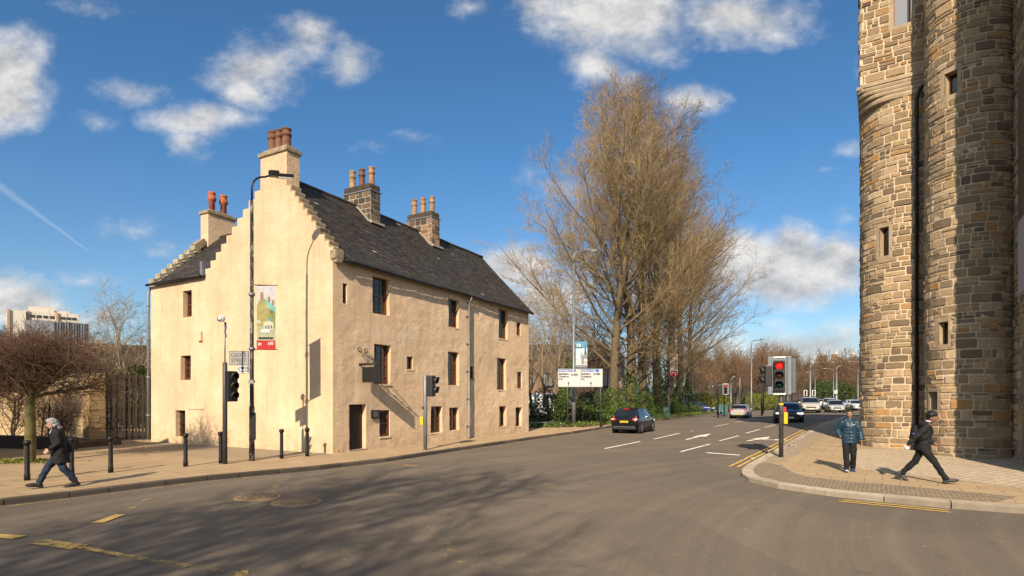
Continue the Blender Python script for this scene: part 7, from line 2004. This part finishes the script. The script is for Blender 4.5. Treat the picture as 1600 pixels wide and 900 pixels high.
def body_mesh(o, J, skin, s=1.0, hands=None, face=(1, 0, 0), female=False):
    """J: joints. One continuous figure: head, neck, trunk, arms with hands, legs with feet"""
    q = MB(); 
    P, m = head_shape(q, J['head'], face, s)
    q.tube([J['neck'] + Vector((0, 0, -.06)), J['neck'], Vector(J['head']) + Vector((-.01, 0, -.06))], [.068 * s, .056 * s, .054 * s], n=12)
    lat = J['lat']
    q.tube([J['hip'] + Vector((0, 0, -.08)), J['hip'], J['waist'], J['chest'], J['neck'] + Vector((0, 0, -.05)), J['neck']], [.13 * s, .165 * s, .135 * s, .165 * s, .13 * s, .06 * s], n=18, ell=[.75, .68, .68, .66, .6, .8], side=lat)
    for sd in ('l', 'r'):
        limb(q, [J['sh' + sd], J['el' + sd], J['wr' + sd]], [.052 * s, .040 * s, .027 * s])
        limb(q, [J['hp' + sd], J['kn' + sd], J['an' + sd]], [.085 * s, .055 * s, .036 * s])
        limb(q, [J['an' + sd], J['an' + sd] + J['ft' + sd] * .02 + Vector((0, 0, -.035))], [.034 * s, .030 * s])
        h = hands[sd]
        if h: hand(q, J['wr' + sd], h[0], h[1], h[2], s, h[3])
    b = organic('body', q, skin, o, .0065, 2)
    face_parts(b, P, m, s)
    return b, P, m
V = Vector
def hair_shell(q, P, m, s, pts, r):
    for x, y, z, rr in pts: q.ball(P(x, y, z), rr * s, 10)
# --- man in the blue padded jacket, walking towards the viewer
p = G(1327, 737.0); mA = thing('person', 'man in blue padded jacket and black trousers walking towards us, hand in pocket', 'person', p, math.atan2(-p.y, -p.x) + R(6))
J = dict(lat=V((0, 1, 0)), head=V((.05, .0, 1.635)), neck=V((.015, 0, 1.50)), chest=V((0, 0, 1.30)), waist=V((0, 0, 1.08)), hip=V((0, 0, .93)),
         shl=V((0, .175, 1.40)), ell=V((-.02, .265, 1.13)), wrl=V((.05, .285, .89)), shr=V((0, -.175, 1.40)), elr=V((-.07, -.30, 1.15)), wrr=V((.06, -.225, .99)),
         hpl=V((0, .085, .90)), knl=V((.06, .095, .50)), anl=V((-.10, .09, .10)), hpr=V((0, -.085, .90)), knr=V((.10, -.085, .50)), anr=V((.15, -.075, .105)), ftl=V((1, .1, 0)), ftr=V((1, -.1, 0)))
b, P, m = body_mesh(mA, J, 'skin_tan', 1.0, dict(l=(V((.15, .02, -1)), V((.3, -1, 0)), .7, 1), r=None), (1, -.05, -.10))
q = MB(); 
for x, y, z, r in [(-.02, 0, .062, .088), (-.045, 0, .03, .088), (.02, 0, .078, .058), (.045, .02, .088, .028), (.045, -.02, .088, .028), (-.06, 0, -.02, .068), (-.02, .05, .04, .046), (-.02, -.05, .04, .046)]: q.ball(P(x, y, z), r, 12)
organic('hair', q, 'hair_black', b, .007, 1)
q = MB()
zs = np.linspace(.80, 1.44, 34)
rad = [(.190 if z < 1.3 else .190 - .5 * (z - 1.3) ** 1.4 * 2) * (1 + .055 * abs(math.sin((z - .80) * math.pi / .088)) - .03) for z in zs]
q.tube([V((.01 * math.sin(z), 0, z)) for z in zs], rad, n=26, ell=[.72] * 34, side=(0, 1, 0))
q.ball((0, 0, 1.39), (.125, .18, .10), 16)
for sd in ('l', 'r'):
    A_, B_, C_ = J['sh' + sd] + V((0, 0, -.01)), J['el' + sd], J['wr' + sd]
    pts = [A_.lerp(B_, t) for t in np.linspace(0, 1, 14)] + [B_.lerp(C_, t) for t in np.linspace(0, .93, 12)[1:]]
    q.tube(pts, [(.084 - .014 * i / 24) * (1 + .07 * abs(math.sin(i * math.pi / 4.2)) - .04) for i in range(len(pts))], n=14); q.ball(A_, .084, 12); q.ball(B_, .076, 12)
q.tube([V((-.02, 0, 1.42)), V((-.01, 0, 1.50)), V((-.005, 0, 1.535))], [.125, .10, .085], n=18, ell=.9, side=(0, 1, 0))
q.tube([V((-.09, -.13, 1.47)), V((-.13, 0, 1.50)), V((-.09, .13, 1.47))], [.05, .07, .05], n=10)
jk = organic('padded_jacket', q, 'puffer_blue', mA, .009, 2, .03)
q = MB(); q.tube([(.158 - .03 * max(0, z - 1.25) * 3 , 0.0, z) for z in np.linspace(.80, 1.44, 12)], .009, n=6); q.build('zip', 'zip_dark', jk)
q = MB(); 
for k_ in range(3): q.box((.138, .082 + .018 * k_, 1.335 + .006 * k_), (.012, .012, .028 - .006 * k_), mtx=Matrix.Rotation(R(25), 3, 'Z'))
q.build('chest_logo', 'paper_white', jk)
q = MB()
for sd in ('l', 'r'): limb(q, [J['hp' + sd], J['kn' + sd], J['an' + sd] + V((0, 0, .0))], [.106, .078, .070])
q.tube([V((0, 0, .80)), V((0, 0, .95))], [.15, .16], n=16, ell=.75, side=(0, 1, 0))
organic('trousers', q, 'cloth_black', mA, .009, 3, .045)
for sd, pt in (('l', R(-14)), ('r', R(10))): shoe(mA, J['an' + sd] + V((0, 0, .012 if sd == 'l' else 0)), J['ft' + sd], pt, 'shoe_navy', 'sole_white')
# --- man in black striding to the right with a rucksack
p = G(1443, 753.5); mB = thing('person', 'man in charcoal hooded jacket with black rucksack striding to the right', 'person', p, math.atan2(-p.x, p.y) * 1.0 + R(2))
J = dict(lat=V((0, 1, 0)), head=V((.165, -.005, 1.605)), neck=V((.10, 0, 1.475)), chest=V((.055, 0, 1.28)), waist=V((.01, 0, 1.06)), hip=V((-.02, 0, .90)),
         shl=V((.07, .19, 1.395)), ell=V((.06, .25, 1.12)), wrl=V((.20, .16, .98)), shr=V((.05, -.19, 1.395)), elr=V((-.15, -.235, 1.145)), wrr=V((-.31, -.215, .945)),
         hpl=V((-.02, .085, .87)), knl=V((-.17, .09, .49)), anl=V((-.45, .09, .185)), hpr=V((-.02, -.085, .87)), knr=V((.22, -.09, .50)), anr=V((.44, -.09, .125)), ftl=V((1, 0, 0)), ftr=V((1, 0, 0)))
b, P, m = body_mesh(mB, J, 'skin_brown', 1.0, dict(l=(V((.8, 0, -.6)), V((0, -1, 0)), .7, 1), r=(V((-.45, -.05, -.9)), V((.2, 1, 0)), .9, -1)), (1, -.06, -.06))
q = MB()
for x, y, z, r in [(-.02, 0, .066, .098), (-.05, 0, .045, .09), (.035, 0, .088, .072), (.065, .03, .072, .042), (.065, -.03, .072, .042), (.07, 0, .075, .042), (-.06, 0, .0, .070), (-.02, .055, .05, .05), (-.02, -.055, .05, .05)]: q.ball(P(x, y, z), r, 12)
r = random.Random(4)
for _ in range(60):
    d = V((r.gauss(-.1, 1), r.gauss(0, 1), abs(r.gauss(.5, .7)))).normalized(); q.ball(P(-.01 + d.x * .098, d.y * .09, .055 + d.z * .098), r.uniform(.016, .028), 8)
organic('hair', q, 'hair_black', b, .007, 1)
q = MB(); q.ball(P(-.004, -.083, -.015), .009, 8); q.build('earbud', 'paper_white', b)
q = MB()
q.tube([V((-.02, 0, .80)), V((-.01, 0, .92)), V((.015, 0, 1.08)), V((.055, 0, 1.28)), V((.07, 0, 1.40)), V((.085, 0, 1.46))], [.185, .19, .185, .205, .165, .09], n=22, ell=[.76, .74, .72, .70, .68, .8], side=(0, 1, 0))
for sd in ('l', 'r'):
    limb(q, [J['sh' + sd] + V((0, 0, -.01)), J['el' + sd], J['el' + sd].lerp(J['wr' + sd], .93)], [.083, .066, .052])
q.tube([V((.0, -.11, 1.42)), V((-.05, 0, 1.47)), V((.0, .11, 1.42))], [.05, .07, .05], n=10); q.tube([V((.07, 0, 1.42)), V((.085, 0, 1.50))], [.10, .085], n=16)
jk = organic('hooded_jacket', q, 'cloth_charcoal', mB, .009, 3, .05)
q = MB(); q.tube([V((.095, 0, 1.475)), V((.11, 0, 1.525))], [.066, .066], n=14); q.build('collar', 'collar_white', jk)
q = MB(); limb(q, [J['hpl'], J['knl'], J['anl']], [.108, .076, .066]); limb(q, [J['hpr'], J['knr'], J['anr']], [.108, .076, .066]); q.tube([V((-.02, 0, .78)), V((-.02, 0, .94))], [.155, .165], n=16, ell=.78, side=(0, 1, 0))
organic('trousers', q, 'cloth_black', mB, .009, 3, .045)
shoe(mB, J['anl'] + V((0, 0, .0)), J['ftl'], R(-38), 'shoe_grey'); shoe(mB, J['anr'] + V((0, 0, 0)), J['ftr'], R(17), 'shoe_grey')
rk = thing('rucksack', 'black rucksack on the back of the striding man', 'bag', p, mB.rotation_euler.z)
q = MB(); q.ball((-.17, 0, 1.20), (.11, .15, .22), 16); q.ball((-.20, 0, 1.10), (.10, .14, .14), 14); organic('bag_body', q, 'cloth_black', rk, .01, 2)
for sy in (-1, 1):
    q = MB(); q.tube([(-.10, sy * .11, 1.36), (.02, sy * .13, 1.475), (.15, sy * .135, 1.38), (.17, sy * .15, 1.25), (.06, sy * .215, 1.10), (-.10, sy * .17, 1.04)], .016, n=8, ell=1.6); q.build('strap', 'cloth_black', rk)
q = MB(); q.rbox((-.20, -.142, 1.20), (.05, .012, .04), .005); q.build('purple_tag', mat('tag_purple', (.16, .05, .40), .5), rk)
hp_ = thing('paper_cup_lid', 'crumpled white wrapper held in the striding man\'s right hand', 'wrapper', p, mB.rotation_euler.z); hp_.name = 'wrapper'
q = MB(); q.rbox((-.335, -.235, .855), (.09, .03, .06), .015, rz=R(20)); q.rbox((-.375, -.225, .885), (.05, .025, .05), .01, rz=R(-20)); q.build('paper', 'paper_white', hp_)
# --- woman walking to the left
p = G(92, 761.5); wo = thing('person', 'grey haired woman in black coat, jeans and black boots walking left', 'person', p, math.atan2(-(800 - 92) / FOC * -1, -1) if False else math.atan2(-.62, -.78))
J = dict(lat=V((0, 1, 0)), head=V((.13, .0, 1.49)), neck=V((.065, 0, 1.37)), chest=V((.03, 0, 1.20)), waist=V((.0, 0, 1.0)), hip=V((-.02, 0, .85)),
         shl=V((.02, .165, 1.30)), ell=V((.0, .225, 1.04)), wrl=V((.17, .19, .905)), shr=V((.03, -.165, 1.30)), elr=V((-.10, -.21, 1.06)), wrr=V((-.12, -.19, .86)),
         hpl=V((-.02, .08, .82)), knl=V((-.07, .085, .46)), anl=V((-.30, .085, .125)), hpr=V((-.02, -.08, .82)), knr=V((.20, -.085, .47)), anr=V((.36, -.085, .125)), ftl=V((1, 0, 0)), ftr=V((1, 0, 0)))
b, P, m = body_mesh(wo, J, 'skin_fair', .95, dict(l=(V((.75, -.1, -.62)), V((0, -1, -.3)), .8, 1), r=(V((.0, 0, -1)), V((0, 1, 0)), .6, -1)), (1, .05, -.22))
q = MB()
for x, y, z, r in [(-.02, 0, .058, .093), (-.05, 0, .03, .093), (.035, 0, .08, .066), (-.07, 0, -.03, .085), (-.085, 0, -.09, .075), (-.085, .04, -.13, .058), (-.085, -.04, -.13, .058), (-.02, .062, .02, .046), (-.02, -.062, .02, .046), (-.045, .066, -.05, .045), (-.045, -.066, -.05, .045), (-.12, 0, -.14, .06), (-.15, .02, -.155, .045)]: q.ball(P(x, y, z), r * .95, 12)
for k_ in range(26):
    a = rnd.uniform(-1, 1); q.tube([P(-.05, a * .07, .02), P(-.10, a * .08, -.09), P(-.14 + rnd.uniform(-.03, .02), a * .075, -.175 + rnd.uniform(-.03, .03))], [.016, .014, .006], n=6)
organic('hair', q, 'hair_grey', b, .007, 1)
q = MB()
for sy in (-1, 1):
    q.tube([P(.094, sy * .031 + .022 * math.cos(t), .004 + .017 * math.sin(t)) for t in np.linspace(0, 6.28, 13)], .0022, n=5); q.tube([P(.09, sy * .053, .008), P(.0, sy * .074, .010)], .002, n=5)
q.build('glasses', 'chrome', b)
q = MB()
q.tube([V((-.03, 0, .57)), V((-.03, 0, .75)), V((-.02, 0, .88)), V((.0, 0, 1.02)), V((.03, 0, 1.2)), V((.04, 0, 1.31)), V((.055, 0, 1.385))], [.215, .21, .20, .178, .185, .15, .092], n=22, ell=[.86, .84, .80, .76, .76, .74, .9], side=(0, 1, 0))
for sd in ('l', 'r'): limb(q, [J['sh' + sd] + V((0, 0, -.01)), J['el' + sd], J['el' + sd].lerp(J['wr' + sd], .92)], [.078, .066, .052])
q.tube([V((.05, 0, 1.34)), V((.06, 0, 1.42))], [.10, .085], n=16); q.tube([V((-.03, -.10, 1.34)), V((-.075, 0, 1.36)), V((-.03, .10, 1.34))], [.045, .065, .045], n=10)
ct_ = organic('coat', q, 'cloth_black', wo, .009, 3, .045)
q = MB(); q.tube([V((.085, 0, 1.395)), V((.105, 0, 1.35)), V((.17, .0, 1.26))], [.05, .045, .012], n=10, ell=.6); q.build('scarf', 'collar_white', ct_)
q = MB(); q.rbox((.135, .105, .70), (.014, .012, .05), .003, rz=R(40)); q.build('zip_pull', 'chrome', ct_)
q = MB(); limb(q, [J['hpl'], J['knl'], J['anl'] + V((.01, 0, .05))], [.105, .082, .062]); limb(q, [J['hpr'], J['knr'], J['anr'] + V((-.01, 0, .05))], [.105, .082, .062]); q.tube([V((-.02, 0, .74)), V((-.02, 0, .88))], [.15, .155], n=16, ell=.8, side=(0, 1, 0))
organic('jeans', q, 'denim', wo, .009, 3, .045)
shoe(wo, J['anl'] + V((0, 0, -.02)), J['ftl'], R(-8), 'shoe_black', boot=.10, knee=J['knl']); shoe(wo, J['anr'] + V((0, 0, -.005)), J['ftr'], R(12), 'shoe_black', boot=.10, knee=J['knr'])
bg = thing('shoulder_bag', 'dark shoulder bag with tan strap behind the walking woman', 'bag', p, wo.rotation_euler.z)
q = MB(); q.ball((-.20, -.06, .90), (.07, .12, .12), 14); organic('bag_body', q, 'cloth_charcoal', bg, .01, 2)
q = MB(); q.tube([(-.20, -.04, 1.0), (-.215, .0, 1.12), (-.12, .06, 1.30), (.0, .09, 1.385)], .012, n=6); q.build('strap', 'strap_tan', bg)
